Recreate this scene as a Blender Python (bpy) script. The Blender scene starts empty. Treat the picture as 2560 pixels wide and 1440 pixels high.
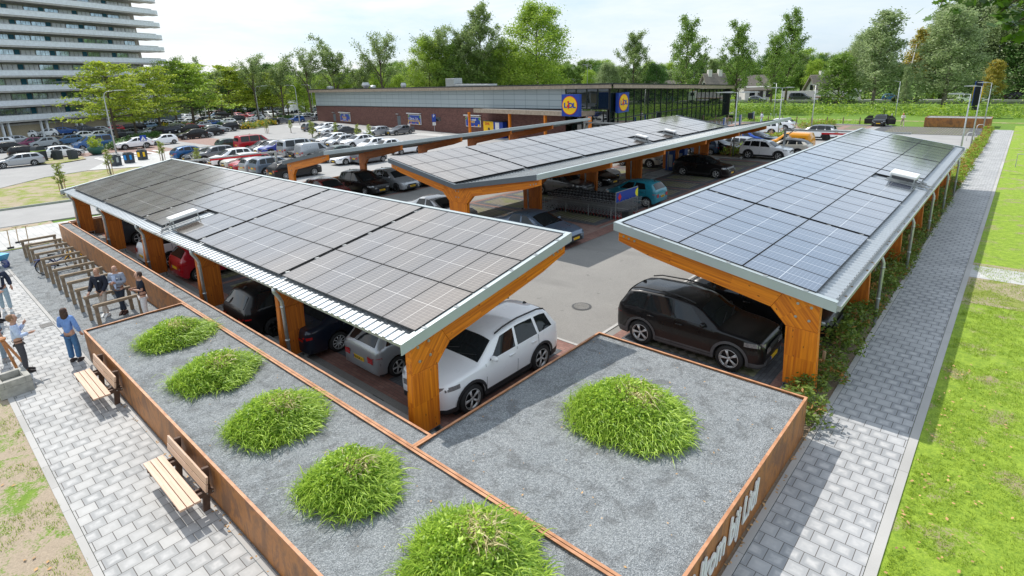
import bpy, math, random
from mathutils import Vector, Matrix
import numpy as np
R_=random.Random(7)
C=bpy.context.scene.collection
SC=bpy.context.scene
# ---------------------------------------------------------------- camera (solved from the vanishing points)
F_,CX_,CY_,HC=1403.97,1280.,596.4,7.7
PIT,ROL,YAW=.27664,-.03315,-.73616
def _basis():
    cp,sp=math.cos(PIT),math.sin(PIT); cy,sy=math.cos(YAW),math.sin(YAW)
    fw=Vector((sy*cp,cy*cp,-sp)); rt=Vector((cy,-sy,0)); up=rt.cross(fw)
    return (rt*math.cos(ROL)+up*math.sin(ROL)), (up*math.cos(ROL)-rt*math.sin(ROL)), fw
RT,UP,FW=_basis()
def ray(px,py): return FW+RT*((px-CX_)/F_)-UP*((py-CY_)/F_)
def G(px,py,z=0.):
    d=ray(px,py); t=(z-HC)/d.z; return (d.x*t,d.y*t)
def pj(x,y,z):
    v=Vector((x,y,z-HC)); k=v.dot(FW); return CX_+F_*v.dot(RT)/k, CY_-F_*v.dot(UP)/k
def Z(px,py,x,y):
    lo,hi=-5.,90.
    for _ in range(50):
        m=(lo+hi)/2
        if pj(x,y,m)[1]>py: lo=m
        else: hi=m
    return lo
cam=bpy.data.cameras.new('camera'); camo=bpy.data.objects.new('camera',cam); C.objects.link(camo)
cam.sensor_width=36; cam.lens=F_/2560*36; cam.shift_y=(CY_-720)/2560; cam.clip_end=3000; cam.clip_start=.1
M=Matrix((RT,UP,-FW)).transposed().to_4x4(); M.translation=Vector((0,0,HC)); camo.matrix_world=M
SC.camera=camo
# ---------------------------------------------------------------- sky, sun, exposure
SUNDIR=Vector((-.787,.06,1)).normalized()          # towards the sun
EL=math.asin(SUNDIR.z); AZ=math.atan2(SUNDIR.x,SUNDIR.y)
W=bpy.data.worlds.new('World'); SC.world=W; W.use_nodes=True
nt=W.node_tree; nt.nodes.clear(); N=nt.nodes.new; L=nt.links.new
sky=N('ShaderNodeTexSky'); sky.sky_type='NISHITA'; sky.sun_disc=False; sky.sun_elevation=EL; sky.sun_rotation=AZ
sky.air_density=1.0; sky.dust_density=1.2; sky.ozone_density=1.2
tc=N('ShaderNodeTexCoord'); mp=N('ShaderNodeMapping'); mp.inputs['Scale'].default_value=(1.0,1.0,4.5); L(tc.outputs['Generated'],mp.inputs[0])
nz=N('ShaderNodeTexNoise'); nz.inputs['Scale'].default_value=2.3; nz.inputs['Detail'].default_value=9; nz.inputs['Roughness'].default_value=.62; nz.inputs['Distortion'].default_value=.35; L(mp.outputs[0],nz.inputs[0])
cr=N('ShaderNodeValToRGB'); cr.color_ramp.elements[0].position=.36; cr.color_ramp.elements[1].position=.62; L(nz.outputs[0],cr.inputs[0])
nz2=N('ShaderNodeTexNoise'); nz2.inputs['Scale'].default_value=1.1; L(mp.outputs[0],nz2.inputs[0])
mul=N('ShaderNodeMath'); mul.operation='MULTIPLY'; L(cr.outputs[0],mul.inputs[0])
sx=N('ShaderNodeSeparateXYZ'); L(tc.outputs['Generated'],sx.inputs[0]); ga=N('ShaderNodeMapRange'); ga.inputs['From Min'].default_value=-.35; ga.inputs['From Max'].default_value=-.95; ga.inputs['To Min'].default_value=.45; ga.inputs['To Max'].default_value=1.0; L(sx.outputs[0],ga.inputs[0]); L(ga.outputs[0],mul.inputs[1])
mx=N('ShaderNodeMixRGB'); mx.inputs[2].default_value=(5.3,5.28,5.25,1); L(mul.outputs[0],mx.inputs[0])
hz=N('ShaderNodeMixRGB'); hz.inputs[0].default_value=.8; hz.inputs[2].default_value=(3.15,3.85,4.6,1); L(sky.outputs[0],hz.inputs[1]); L(hz.outputs[0],mx.inputs[1])
bg=N('ShaderNodeBackground'); bg.inputs[1].default_value=.15; L(mx.outputs[0],bg.inputs[0])
wo=N('ShaderNodeOutputWorld'); L(bg.outputs[0],wo.inputs[0])
sl=bpy.data.lights.new('sun','SUN'); sl.energy=3.0; sl.angle=math.radians(.53); sl.color=(1,.95,.88)
so=bpy.data.objects.new('sun',sl); C.objects.link(so); so.rotation_euler=SUNDIR.to_track_quat('Z','Y').to_euler(); so.location=(-40,0,60)
SC.view_settings.view_transform='Standard'; SC.view_settings.look='None'; SC.view_settings.exposure=.52; SC.view_settings.gamma=1
SC.cycles.max_bounces=6; SC.cycles.diffuse_bounces=4; SC.cycles.glossy_bounces=3; SC.cycles.transparent_max_bounces=8; SC.cycles.use_denoising=True
# ---------------------------------------------------------------- materials
MC={}
def new_mat(name):
    m=bpy.data.materials.new(name); m.use_nodes=True; return m,m.node_tree,m.node_tree.nodes['Principled BSDF']
def ramp(nt,src,stops):
    r=nt.nodes.new('ShaderNodeValToRGB'); e=r.color_ramp.elements
    while len(e)<len(stops): e.new(.5)
    for i,(p,c) in enumerate(stops): e[i].position=p; e[i].color=(*c,1) if len(c)==3 else c
    nt.links.new(src,r.inputs[0]); return r.outputs[0]
def wpos(nt,scale=(1,1,1),obj=False,rot=(0,0,0)):
    if obj: s=nt.nodes.new('ShaderNodeTexCoord').outputs['Object']
    else: s=nt.nodes.new('ShaderNodeNewGeometry').outputs['Position']
    m=nt.nodes.new('ShaderNodeMapping'); m.inputs['Scale'].default_value=scale; m.inputs['Rotation'].default_value=rot; nt.links.new(s,m.inputs[0]); return m.outputs[0]
def noise(nt,vec,scale,detail=4,rough=.55,dist=0):
    n=nt.nodes.new('ShaderNodeTexNoise'); n.inputs['Scale'].default_value=scale; n.inputs['Detail'].default_value=detail; n.inputs['Roughness'].default_value=rough; n.inputs['Distortion'].default_value=dist
    nt.links.new(vec,n.inputs['Vector']); return n.outputs[0]
def mixc(nt,fac,a,b,mode='MIX'):
    m=nt.nodes.new('ShaderNodeMixRGB'); m.blend_type=mode
    for i,v in ((0,fac),(1,a),(2,b)):
        if hasattr(v,'links') or hasattr(v,'is_linked'): nt.links.new(v,m.inputs[i])
        elif isinstance(v,(int,float)): m.inputs[i].default_value=v
        else: m.inputs[i].default_value=(*v,1)
    return m.outputs[0]
def bump(nt,b,h,st=.3,d=.02):
    n=nt.nodes.new('ShaderNodeBump'); n.inputs['Strength'].default_value=st; n.inputs['Distance'].default_value=d; nt.links.new(h,n.inputs['Height']); nt.links.new(n.outputs[0],b.inputs['Normal'])
def mat(name,col,rough=.6,metal=0,var=.12,scale=6,bmp=0,coat=0,obj=True,spec=None,trans=0):
    if name in MC: return MC[name]
    m,nt,b=new_mat(name)
    if var>0:
        n=noise(nt,wpos(nt,obj=obj),scale,5)
        o=ramp(nt,n,[(.3,tuple(c*(1-var) for c in col)),(.7,tuple(min(1,c*(1+var)) for c in col))]); nt.links.new(o,b.inputs['Base Color'])
        if bmp: bump(nt,b,n,bmp)
    else: b.inputs['Base Color'].default_value=(*col,1)
    b.inputs['Roughness'].default_value=rough; b.inputs['Metallic'].default_value=metal; b.inputs['Coat Weight'].default_value=coat; b.inputs['Coat Roughness'].default_value=.04
    if spec is not None: b.inputs['Specular IOR Level'].default_value=spec
    MC[name]=m; return m
def paint(col,metal=.0):
    k='paint_%.3f_%.3f_%.3f'%col
    if k not in MC:
        m,nt,b=new_mat(k); b.inputs['Base Color'].default_value=(*col,1)
        n=noise(nt,wpos(nt,obj=True),3,3)
        L2=nt.links.new; L2(ramp(nt,n,[(.3,(.26,)*3),(.7,(.36,)*3)]),b.inputs['Roughness'])
        b.inputs['Metallic'].default_value=metal; b.inputs['Specular IOR Level'].default_value=.25; b.inputs['Coat Weight'].default_value=.45 if max(col)<.03 else 1; b.inputs['Coat Roughness'].default_value=.03; MC[k]=m
    return MC[k]
def wood_glulam(name='wood_glulam',c0=(.50,.115,.004),c1=(.86,.27,.008),axis=0):
    m,nt,b=new_mat(name)
    sc=[1,1,1]; v=wpos(nt,obj=True)
    lam=nt.nodes.new('ShaderNodeTexWhiteNoise'); lam.noise_dimensions='3D'
    # lamellas: snap across the grain
    mp=nt.nodes.new('ShaderNodeVectorMath'); mp.operation='SNAP'; mp.inputs[1].default_value=(1.7,.05,.045) ; nt.links.new(v,mp.inputs[0]); nt.links.new(mp.outputs[0],lam.inputs[0])
    mg=nt.nodes.new('ShaderNodeMapping'); mg.inputs['Scale'].default_value=(1.2,26,26); nt.links.new(v,mg.inputs[0])
    g=noise(nt,mg.outputs[0],1.4,5,.6,.4)
    ml=nt.nodes.new('ShaderNodeMath'); ml.operation='MULTIPLY_ADD'; ml.inputs[1].default_value=.45; nt.links.new(lam.outputs[0],ml.inputs[0]); nt.links.new(g,ml.inputs[2])
    c=ramp(nt,ml.outputs[0],[(.4,c0),(1.0,c1)])
    kn=nt.nodes.new('ShaderNodeTexVoronoi'); kn.inputs['Scale'].default_value=1; mk=nt.nodes.new('ShaderNodeMapping'); mk.inputs['Scale'].default_value=(3,8,8); nt.links.new(v,mk.inputs[0]); nt.links.new(mk.outputs[0],kn.inputs['Vector'])
    kf=ramp(nt,kn.outputs['Distance'],[(.06,(1,)*3),(.13,(0,)*3)])
    c=mixc(nt,kf,c,(.05,.018,.006)); nt.links.new(c,b.inputs['Base Color'])
    b.inputs['Roughness'].default_value=.5; bump(nt,b,g,.12,.004); MC[name]=m; return m
# ---------------------------------------------------------------- mesh helpers
class MB:
    def __init__(s): s.v=[]; s.f=[]; s.m=[]
    def add(s,vs,fs,mi=0):
        o=len(s.v); s.v+= [tuple(p) for p in vs]; s.f+=[tuple(o+i for i in f) for f in fs]; s.m+=[mi]*len(fs); return s
    def box(s,c,d,mi=0,rz=0,T=None):
        x,y,z=d[0]/2,d[1]/2,d[2]/2; P=[(-x,-y,-z),(x,-y,-z),(x,y,-z),(-x,y,-z),(-x,-y,z),(x,-y,z),(x,y,z),(-x,y,z)]
        cr,sr=math.cos(rz),math.sin(rz)
        if T is not None: P=[tuple(T@Vector(p)) for p in P]
        P=[(c[0]+p[0]*cr-p[1]*sr,c[1]+p[0]*sr+p[1]*cr,c[2]+p[2]) for p in P]
        return s.add(P,[(0,3,2,1),(4,5,6,7),(0,1,5,4),(1,2,6,5),(2,3,7,6),(3,0,4,7)],mi)
    def bb(s,a,b,mi=0): return s.box([(a[i]+b[i])/2 for i in range(3)],[abs(b[i]-a[i]) for i in range(3)],mi)
    def bar(s,p,q,w,h,mi=0,upv=(0,0,1)):
        p,q=Vector(p),Vector(q); d=(q-p); n=d.normalized(); a=n.cross(Vector(upv))
        if a.length<1e-3: a=n.cross(Vector((1,0,0)))
        a.normalize(); u=a.cross(n); vs=[]
        for e in (p,q):
            for sa,su in ((-1,-1),(1,-1),(1,1),(-1,1)): vs.append(e+a*(sa*w/2)+u*(su*h/2))
        return s.add(vs,[(3,2,1,0),(4,5,6,7),(0,1,5,4),(1,2,6,5),(2,3,7,6),(3,0,4,7)],mi)
    def tube(s,path,r,n=8,mi=0,cap=True):
        path=[Vector(p) for p in path]; k=len(path); rr=r if isinstance(r,(list,tuple)) else [r]*k; vs=[];a=None
        for i,p in enumerate(path):
            d=(path[min(i+1,k-1)]-path[max(i-1,0)]).normalized()
            if a is None: a=d.cross(Vector((.3,.1,1))); a=a if a.length>1e-2 else d.cross(Vector((1,0,0)))
            a=(a-d*a.dot(d)).normalized(); b=d.cross(a)
            for j in range(n):
                t=2*math.pi*j/n; vs.append(p+(a*math.cos(t)+b*math.sin(t))*rr[i])
        fs=[(i*n+j,i*n+(j+1)%n,(i+1)*n+(j+1)%n,(i+1)*n+j) for i in range(k-1) for j in range(n)]
        if cap: fs+=[tuple(range(n-1,-1,-1)),tuple(range((k-1)*n,k*n))]
        return s.add(vs,fs,mi)
    def lathe(s,prof,n=16,mi=0,T=None,caps=True):   # prof (r,z) about z
        vs=[(r*math.cos(2*math.pi*j/n),r*math.sin(2*math.pi*j/n),z) for r,z in prof for j in range(n)]
        if T is not None: vs=[tuple(T@Vector(v)) for v in vs]
        k=len(prof); fs=[(i*n+j,i*n+(j+1)%n,(i+1)*n+(j+1)%n,(i+1)*n+j) for i in range(k-1) for j in range(n)]
        if caps: fs+=[tuple(range(n-1,-1,-1)),tuple(range((k-1)*n,k*n))]
        return s.add(vs,fs,mi)
    def prism(s,poly,a,b,T,mi=0):   # poly 2d (u,w); extruded a..b along the third; T(u,w,t)->xyz
        n=len(poly); vs=[T(u,w,a) for u,w in poly]+[T(u,w,b) for u,w in poly]
        return s.add(vs,[tuple(range(n-1,-1,-1)),tuple(range(n,2*n))]+[(i,(i+1)%n,n+(i+1)%n,n+i) for i in range(n)],mi)
    def build(s,name,mats,parent=None,smooth=False,loc=None,bev=0,rz=0):
        me=bpy.data.meshes.new(name); me.from_pydata(s.v,[],s.f)
        for m in (mats if isinstance(mats,(list,tuple)) else [mats]): me.materials.append(m)
        if any(s.m): me.polygons.foreach_set('material_index',s.m)
        if smooth: me.polygons.foreach_set('use_smooth',[True]*len(me.polygons))
        me.update(); return obj(name,me,parent,loc,rz,bev)
def obj(name,me,parent=None,loc=None,rz=0,bev=0):
    o=bpy.data.objects.new(name,me); C.objects.link(o)
    if parent: o.parent=parent
    if loc: o.location=loc
    if rz: o.rotation_euler=(0,0,rz)
    if bev:
        b=o.modifiers.new('b','BEVEL'); b.width=bev; b.segments=2; b.limit_method='ANGLE'; b.angle_limit=.6
    return o
def tag(o,label,cat,group=None):
    o['label']=label; o['category']=cat
    if group: o['group']=group
    return o
def thing(name,label,cat,loc=(0,0,0),rz=0,group=None):
    o=bpy.data.objects.new(name,None); C.objects.link(o); o.location=loc; o.rotation_euler=(0,0,rz); o.empty_display_size=.2
    return tag(o,label,cat,group)
def struct(o): o['kind']='structure'; return o
def stuff(o): o['kind']='stuff'; return o
def copy_tree(o,parent=None):
    c=o.copy(); C.objects.link(c)
    if parent is not None: c.parent=parent; c.matrix_parent_inverse=o.matrix_parent_inverse
    for k in KIDS.get(o.name,list(o.children)): copy_tree(k,c)
    return c
KIDS={}
def dup(o,loc,rz=0,label=None,group=None,scale=None):
    c=copy_tree(o); c.location=loc; c.rotation_euler=(0,0,rz)
    if label: c['label']=label
    if group: c['group']=group
    if scale: c.scale=scale
    return c
def text(s,name,size,mt,parent,loc,rot,ext=.01,align='CENTER',bold=0,sx=1,shear=0):
    cu=bpy.data.curves.new(name,'FONT'); cu.body=s; cu.size=size; cu.extrude=ext; cu.align_x=align; cu.align_y='CENTER'; cu.offset=bold; cu.shear=shear; cu.materials.append(mt)
    o=bpy.data.objects.new(name,cu); C.objects.link(o); o.location=loc; o.rotation_euler=rot; o.scale=(sx,1,1)
    if parent: o.parent=parent
    bpy.context.view_layer.update(); me=bpy.data.meshes.new_from_object(o.evaluated_get(bpy.context.evaluated_depsgraph_get())); me.name=name
    q=bpy.data.objects.new(name,me); C.objects.link(q); q.location=loc; q.rotation_euler=rot; q.scale=(sx,1,1); q.parent=parent; bpy.data.objects.remove(o); return q
# ================================================================ ground and paving
def ground_mats():
    # asphalt
    m,nt,b=new_mat('asphalt'); p=wpos(nt)
    a=noise(nt,p,.25,5,.6); f=noise(nt,p,60,3,.7)
    c=ramp(nt,a,[(.3,(.20,.19,.176)),(.7,(.30,.286,.262))]); c=mixc(nt,.35,c,ramp(nt,f,[(.35,(.1,.1,.1)),(.65,(.4,.39,.37))]))
    st=noise(nt,wpos(nt,(.5,3,1),rot=(0,0,.6)),1.6,4,.7,1.2); c=mixc(nt,ramp(nt,st,[(.68,(0,)*3),(.74,(.5,)*3)]),c,(.42,.38,.33))
    wv=nt.nodes.new('ShaderNodeTexWave'); wv.wave_type='RINGS'; wv.inputs['Scale'].default_value=.11; wv.inputs['Distortion'].default_value=5; wv.inputs['Detail'].default_value=1.5; wv.inputs['Detail Scale'].default_value=.25; nt.links.new(wpos(nt,(1,.6,1)),wv.inputs['Vector'])
    fade=ramp(nt,noise(nt,p,.5,3),[(.45,(0,)*3),(.65,(1,)*3)]); tm=ramp(nt,wv.outputs['Fac'],[(.93,(0,)*3),(.985,(.45,)*3)]); c=mixc(nt,mixc(nt,1,tm,fade,'MULTIPLY'),c,(.13,.125,.12))
    ol=ramp(nt,noise(nt,p,2.2,2,.4),[(.70,(0,)*3),(.76,(.5,)*3)]); c=mixc(nt,ol,c,(.12,.115,.11))
    nt.links.new(c,b.inputs['Base Color']); b.inputs['Roughness'].default_value=.92; bump(nt,b,f,.25,.01); MC['asphalt']=m
    # road asphalt lighter
    m,nt,b=new_mat('road_asphalt'); p=wpos(nt); a=noise(nt,p,.5,5,.6); f=noise(nt,p,50,3,.7)
    c=ramp(nt,a,[(.35,(.27,.265,.26)),(.65,(.33,.325,.315))]); nt.links.new(mixc(nt,.2,c,f),b.inputs['Base Color']); b.inputs['Roughness'].default_value=.9; MC['road']=m
    # tiles 30x30 in half bond
    def tiles(name,w,h,rot,c1,c2,mortar=.012,haze=True,mc=(.12,.11,.1),off=(0,0,0)):
        m,nt,b=new_mat(name); p=wpos(nt,rot=(0,0,rot)); 
        v=nt.nodes.new('ShaderNodeVectorMath'); v.operation='ADD'; v.inputs[1].default_value=off; nt.links.new(p,v.inputs[0]); p=v.outputs[0]
        def brick(ms,sm,ca,cb,cm):
            t=nt.nodes.new('ShaderNodeTexBrick'); t.inputs['Scale'].default_value=1; t.inputs['Brick Width'].default_value=w; t.inputs['Row Height'].default_value=h; t.inputs['Mortar Size'].default_value=ms; t.inputs['Mortar Smooth'].default_value=sm
            t.inputs['Color1'].default_value=(*ca,1); t.inputs['Color2'].default_value=(*cb,1); t.inputs['Mortar'].default_value=(*cm,1); nt.links.new(p,t.inputs['Vector']); return t
        t=brick(mortar*.5,.1,c1,c2,mc); c=t.outputs['Color']
        if haze:
            t2=brick(.12,.9,(1,)*3,(.15,)*3,(0,)*3)
            n=noise(nt,wpos(nt),6,4,.6); sh=ramp(nt,t2.outputs['Fac'],[(.25,(1,)*3),(.8,(0,)*3)])
            mm=mixc(nt,1,sh,ramp(nt,n,[(.35,(.2,)*3),(.6,(.9,)*3)]),'MULTIPLY'); mm=mixc(nt,.5,mm,t2.outputs['Color'],'MULTIPLY')
            c2_=mixc(nt,mm,c,(.57,.565,.555)); c=mixc(nt,t.outputs['Fac'],c2_,mc)
        n3=noise(nt,wpos(nt),.7,4); c=mixc(nt,.35,c,ramp(nt,n3,[(.3,(.55,)*3),(.7,(1,)*3)]),'MULTIPLY')
        nt.links.new(c,b.inputs['Base Color']); b.inputs['Roughness'].default_value=.85
        inv=nt.nodes.new('ShaderNodeMath'); inv.operation='SUBTRACT'; inv.inputs[0].default_value=1; nt.links.new(t.outputs['Fac'],inv.inputs[1]); bump(nt,b,inv.outputs[0],.5,.008); MC[name]=m
    tiles('path_tiles',.314,.3,0,(.32,.33,.34),(.44,.445,.45),off=(.157,0,0))
    tiles('path_tiles_b',.314,.3,math.pi/2,(.34,.345,.345),(.50,.495,.48),off=(0,.1,0))
    tiles('far_tiles',.6,.3,0,(.5,.5,.49),(.58,.58,.56),haze=False,mc=(.3,.3,.3))
    tiles('brick_red',.21,.105,0,(.25,.125,.10),(.34,.185,.15),.012,False,(.16,.12,.1))
    tiles('brick_dark',.21,.105,math.pi/2,(.085,.09,.1),(.14,.145,.155),.012,False,(.06,.06,.06))
    tiles('brick_plaza',.21,.105,.5,(.30,.18,.15),(.38,.25,.21),.012,False,(.22,.17,.15))
    tiles('kerb',1.0,4.0,0,(.42,.41,.39),(.5,.49,.47),.01,False,(.2,.2,.2))
    # open pavers (grass cells)
    m,nt,b=new_mat('open_pavers'); p=wpos(nt,rot=(0,0,.785)); v=nt.nodes.new('ShaderNodeTexChecker'); v.inputs['Scale'].default_value=5; nt.links.new(p,v.inputs[0])
    c=mixc(nt,v.outputs['Fac'],(.26,.235,.19),(.12,.115,.08)); n=noise(nt,wpos(nt),1.1,4); g=mixc(nt,ramp(nt,n,[(.45,(0,)*3),(.65,(.55,)*3)]),c,(.17,.2,.05)); nt.links.new(g,b.inputs['Base Color']); b.inputs['Roughness'].default_value=.95; MC['open_pavers']=m
    # gravel
    m,nt,b=new_mat('gravel'); p=wpos(nt); vo=nt.nodes.new('ShaderNodeTexVoronoi'); vo.inputs['Scale'].default_value=62; nt.links.new(p,vo.inputs['Vector'])
    c=ramp(nt,vo.outputs['Color'],[(.1,(.18,.195,.205)),(.55,(.30,.322,.33)),(.95,(.50,.52,.535))]); lo=noise(nt,p,2.4,7,.68,.5)
    c=mixc(nt,ramp(nt,lo,[(.38,(.45,)*3),(.52,(0,)*3)]),c,(.085,.087,.085)); nt.links.new(c,b.inputs['Base Color']); b.inputs['Roughness'].default_value=.9
    ad=nt.nodes.new('ShaderNodeMath'); ad.operation='MULTIPLY_ADD'; ad.inputs[1].default_value=.25; nt.links.new(vo.outputs['Distance'],ad.inputs[0]); nt.links.new(lo,ad.inputs[2]); bump(nt,b,ad.outputs[0],1.0,.08); MC['gravel']=m
    # lawn and soil
    def grassy(name,g0,g1,soil,th,sc=1.2):
        m,nt,b=new_mat(name); p=wpos(nt); n=noise(nt,p,sc,6,.62,.3); f=noise(nt,p,25,4,.7); d=noise(nt,p,90,2,.6); f2=noise(nt,p,3.5,5,.75); fm=nt.nodes.new('ShaderNodeMath'); fm.operation='MULTIPLY_ADD'; fm.inputs[1].default_value=.5; nt.links.new(f2,fm.inputs[0]); fh=nt.nodes.new('ShaderNodeMath'); fh.operation='MULTIPLY'; fh.inputs[1].default_value=.5; nt.links.new(f,fh.inputs[0]); nt.links.new(fh.outputs[0],fm.inputs[2])
        g=ramp(nt,fm.outputs[0],[(.38,g0),(.6,g1)]); s=ramp(nt,f,[(.3,tuple(x*.8 for x in soil)),(.7,tuple(x*1.15 for x in soil))])
        mm=nt.nodes.new('ShaderNodeMath'); mm.operation='MULTIPLY_ADD'; mm.inputs[1].default_value=.45; nt.links.new(f,mm.inputs[0]); nt.links.new(n,mm.inputs[2])
        c=mixc(nt,ramp(nt,mm.outputs[0],[(th,(0,)*3),(th+.09,(1,)*3)]),g,s); nt.links.new(c,b.inputs['Base Color']); b.inputs['Roughness'].default_value=.95; bump(nt,b,d,.6,.03); MC[name]=m
    grassy('lawn',(.13,.23,.014),(.32,.45,.04),(.33,.27,.16),.79,.9)
    grassy('meadow',(.075,.16,.012),(.17,.29,.03),(.2,.18,.08),.95,.2)
    grassy('verge_dry',(.16,.21,.03),(.30,.33,.07),(.40,.33,.23),.68,.8)
    grassy('soil_weeds',(.12,.22,.02),(.22,.33,.04),(.42,.34,.25),.62,1.4)
    grassy('soil',(.10,.12,.03),(.16,.18,.05),(.26,.2,.14),.42,2)
ground_mats()
def sheet(name,pts,z,m,kind=True):
    o=MB().add([(x,y,z) for x,y in pts],[tuple(range(len(pts)))]).build(name,MC[m])
    a=o.data.polygons[0].normal.z
    if a<0: o.data.flip_normals()
    return struct(o) if kind else o
def rect(name,x0,y0,x1,y1,z,m): return sheet(name,[(x0,y0),(x1,y0),(x1,y1),(x0,y1)],z,m)
def kerb(name,pts,w=.12,z0=-.05,z1=.06):
    b=MB()
    for a,c in zip(pts,pts[1:]): b.bar((a[0],a[1],(z0+z1)/2),(c[0],c[1],(z0+z1)/2),w,z1-z0)
    return struct(b.build(name,MC['kerb']))
rect('parking_west',-230,-60,-58,13.5,-.028,'road')
rect('ground',-900,-300,600,900,-.06,'meadow')
rect('parking_asphalt',-42,6.0,-2.6,62,-.024,'asphalt')
rect('parking_lot',-230,13.5,-42,120,-.028,'road')
rect('parking_apron',-42,62,-2.6,91,-.028,'road')
# path on the right, lawn
rect('path',-2.3,-12,-.75,89.5,.0,'path_tiles')
kerb('kerb_path_inner',[(-2.37,-12),(-2.37,89)],.12,-.05,.012); kerb('kerb_path_outer',[(-.66,-12),(-.66,89)],.16,-.05,.012)
rect('lawn',-.58,-12,45,96,-.012,'lawn')
rect('bare_soil',-.58,23.2,45,28.3,-.006,'verge_dry'); rect('crossing_path',-.58,26.2,30,27.9,.0,'far_tiles')
rect('shrub_bed',-3.3,12.0,-2.43,90,-.008,'soil'); rect('wall_foot_soil',-2.56,-12,-2.43,12.0,-.006,'soil')
# path on the left with gravel bed
rect('path',-75,.90,-1,2.66,.0,'path_tiles_b')
kerb('kerb_left_path_outer',[(-36,.83),(-1,.83)],.12,-.05,.012); kerb('kerb_left_path_inner',[(-44,2.72),(-1,2.72)],.1,-.05,.012)
sheet('soil_verge',[(-75,-40),(-1,-40),(-1,.77),(-75,.77)],-.01,'soil_weeds')
rect('gravel_bed',-38.0,2.78,-19.5,5.5,.0,'gravel'); rect('gravel_foot',-19.5,2.6,-2.6,2.92,-.004,'gravel')
rect('gravel_under_carport',-38.4,6.05,-7.9,6.75,-.004,'gravel')
rect('cross_path',-44,2.78,-38.4,12.8,.0,'far_tiles')
# service road at the left
rr=[G(0,505),G(185,497),G(640,520),G(640,560),G(185,532),G(0,567)]
rect('soil_far',-46.0,-6,-38.2,6.2,-.012,'soil_weeds')
sheet('service_road',[(-53.5,-20),(-46.2,-20),(-45.0,6.8),(-43.5,14),(-43.5,40),(-51,40),(-51.5,14)],-.006,'road')
kerb('kerb_road',[(-53.5,-20),(-52.3,8.7),(-51.5,14)],.14,-.05,.1); kerb('kerb_road_inner',[(-46.3,-4),(-45.0,6.8),(-44.4,11)],.12,-.05,.03)
vg=[G(0,471),G(111,444),G(218,427),G(340,418),G(420,412)]
sheet('verge',[( -53.5,-20),(-52.35,8.7),(-51.6,14),(-51.1,20)]+vg[::-1]+[(-70,-20)],-.002,'verge_dry')
kerb('kerb_verge',[(-70,-20)]+vg,.12,-.05,.05)
sheet('bin_pavement',[G(218,427),G(262,405),G(330,394),G(440,374),G(520,392),G(460,412),G(340,418)],.0,'far_tiles')
sheet('bin_island',[G(82,402),G(98,412),G(150,409),G(216,398),G(206,392),G(120,398)],.06,'verge_dry')
sheet('brick_apron',[G(84,398),G(216,391),G(330,374),G(300,368),G(180,388)],-.003,'brick_plaza')
# zebra crossing bars
for i in range(7):
    a=G(252+i*24,398-i*3.4); b=MB(); x,y=a; b.bb((x-2.2,y-.25,-.004),(x+2.2,y+.25,.004)); struct(b.build('road_marking',mat('white_paint_road',(.75,.75,.73),.8,var=.15)))
# bays under the carports
def bays(x0,x1,y0,y1,n,along='x'):
    rect('bay_paving',x0-.3,y0-.5,x1+.3,y1+.5,-.012,'brick_red')
    for i in range(n):
        if along=='x': a,b=x0+(x1-x0)*i/n+.12,x0+(x1-x0)*(i+1)/n-.12; rect('bay_border',a,y0,b,y1,-.008,'brick_dark'); rect('bay_grid',a+.45,y0+.45,b-.45,y1-.45,-.004,'open_pavers')
        else: a,b=y0+(y1-y0)*i/n+.12,y0+(y1-y0)*(i+1)/n-.12; rect('bay_border',x0,a,x1,b,-.008,'brick_dark'); rect('bay_grid',x0+.45,a+.45,x1-.45,b-.45,-.004,'open_pavers')
bays(-38.2,-8.9,7.75,12.0,10,'x'); kerb('kerb_bays_front',[(-38.4,6.85),(-7.9,6.85)],.14,-.05,.1); kerb('kerb_bays_back',[(-38.4,12.55),(-8.2,12.55)],.1,-.05,.0)
bays(-8.1,-3.75,13.3,45.6,11,'y'); kerb('kerb_bays_side',[(-8.72,12.6),(-8.72,46)],.1,-.05,.0); kerb('kerb_bed',[(-3.4,12.2),(-3.4,46)],.12,-.05,.1)
bays(-26.0,-21.9,19.2,51,11,'y'); bays(-20.3,-16.2,24.5,51,9,'y'); struct(MB().bb((-21.75,24.8,-.05),(-20.4,51.5,.1)).build('kerb_island',MC['gravel']))
rect('plaza',-21.8,18.9,-15.6,24.4,-.005,'brick_plaza')
rect('plaza_walk',-15.7,12.7,-14.9,56,-.007,'brick_red')
sheet('trolley_triangle',[(-20.6,19.4),(-16.0,19.4),(-16.0,21.6),(-18.6,21.6)],.0,'open_pavers')
bays(-37.7,-33.3,19.2,48.0,10,'y'); rect('lane',-33.0,17.8,-26.4,52,-.016,'asphalt')
struct(MB().bb((-38.6,18.6,-.05),(-37.9,48,.0)).build('kerb_strip_far',MC['far_tiles']))
# bays right at the back, by the verge
rect('bay_paving',-14,81,-3.1,91,-.010,'brick_dark'); 
for i in range(6): rect('bay_grid',-12.6,81.6+i*1.55,-4.6,82.5+i*1.55,-.004,'open_pavers')
rect('bay_paving',-33,84,-15,90.6,-.010,'brick_plaza')
for i in range(6): rect('bay_grid',-32+i*2.9,85,-30+i*2.9,90,-.004,'open_pavers')
kerb('kerb_back',[(-60,91),(-13,91)],.25,-.05,.12)
kerb('kerb_lane',[(-3.0,46),(-3.0,90)],.25,-.05,.1)
# row strips in the far lots
rect('bay_paving',-112,21.5,-44,27,-.02,'brick_plaza'); rect('bay_paving',-112,31.5,-52,36.5,-.02,'brick_plaza'); rect('walk_front',-110,54.5,-38,57,-.01,'far_tiles')
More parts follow.
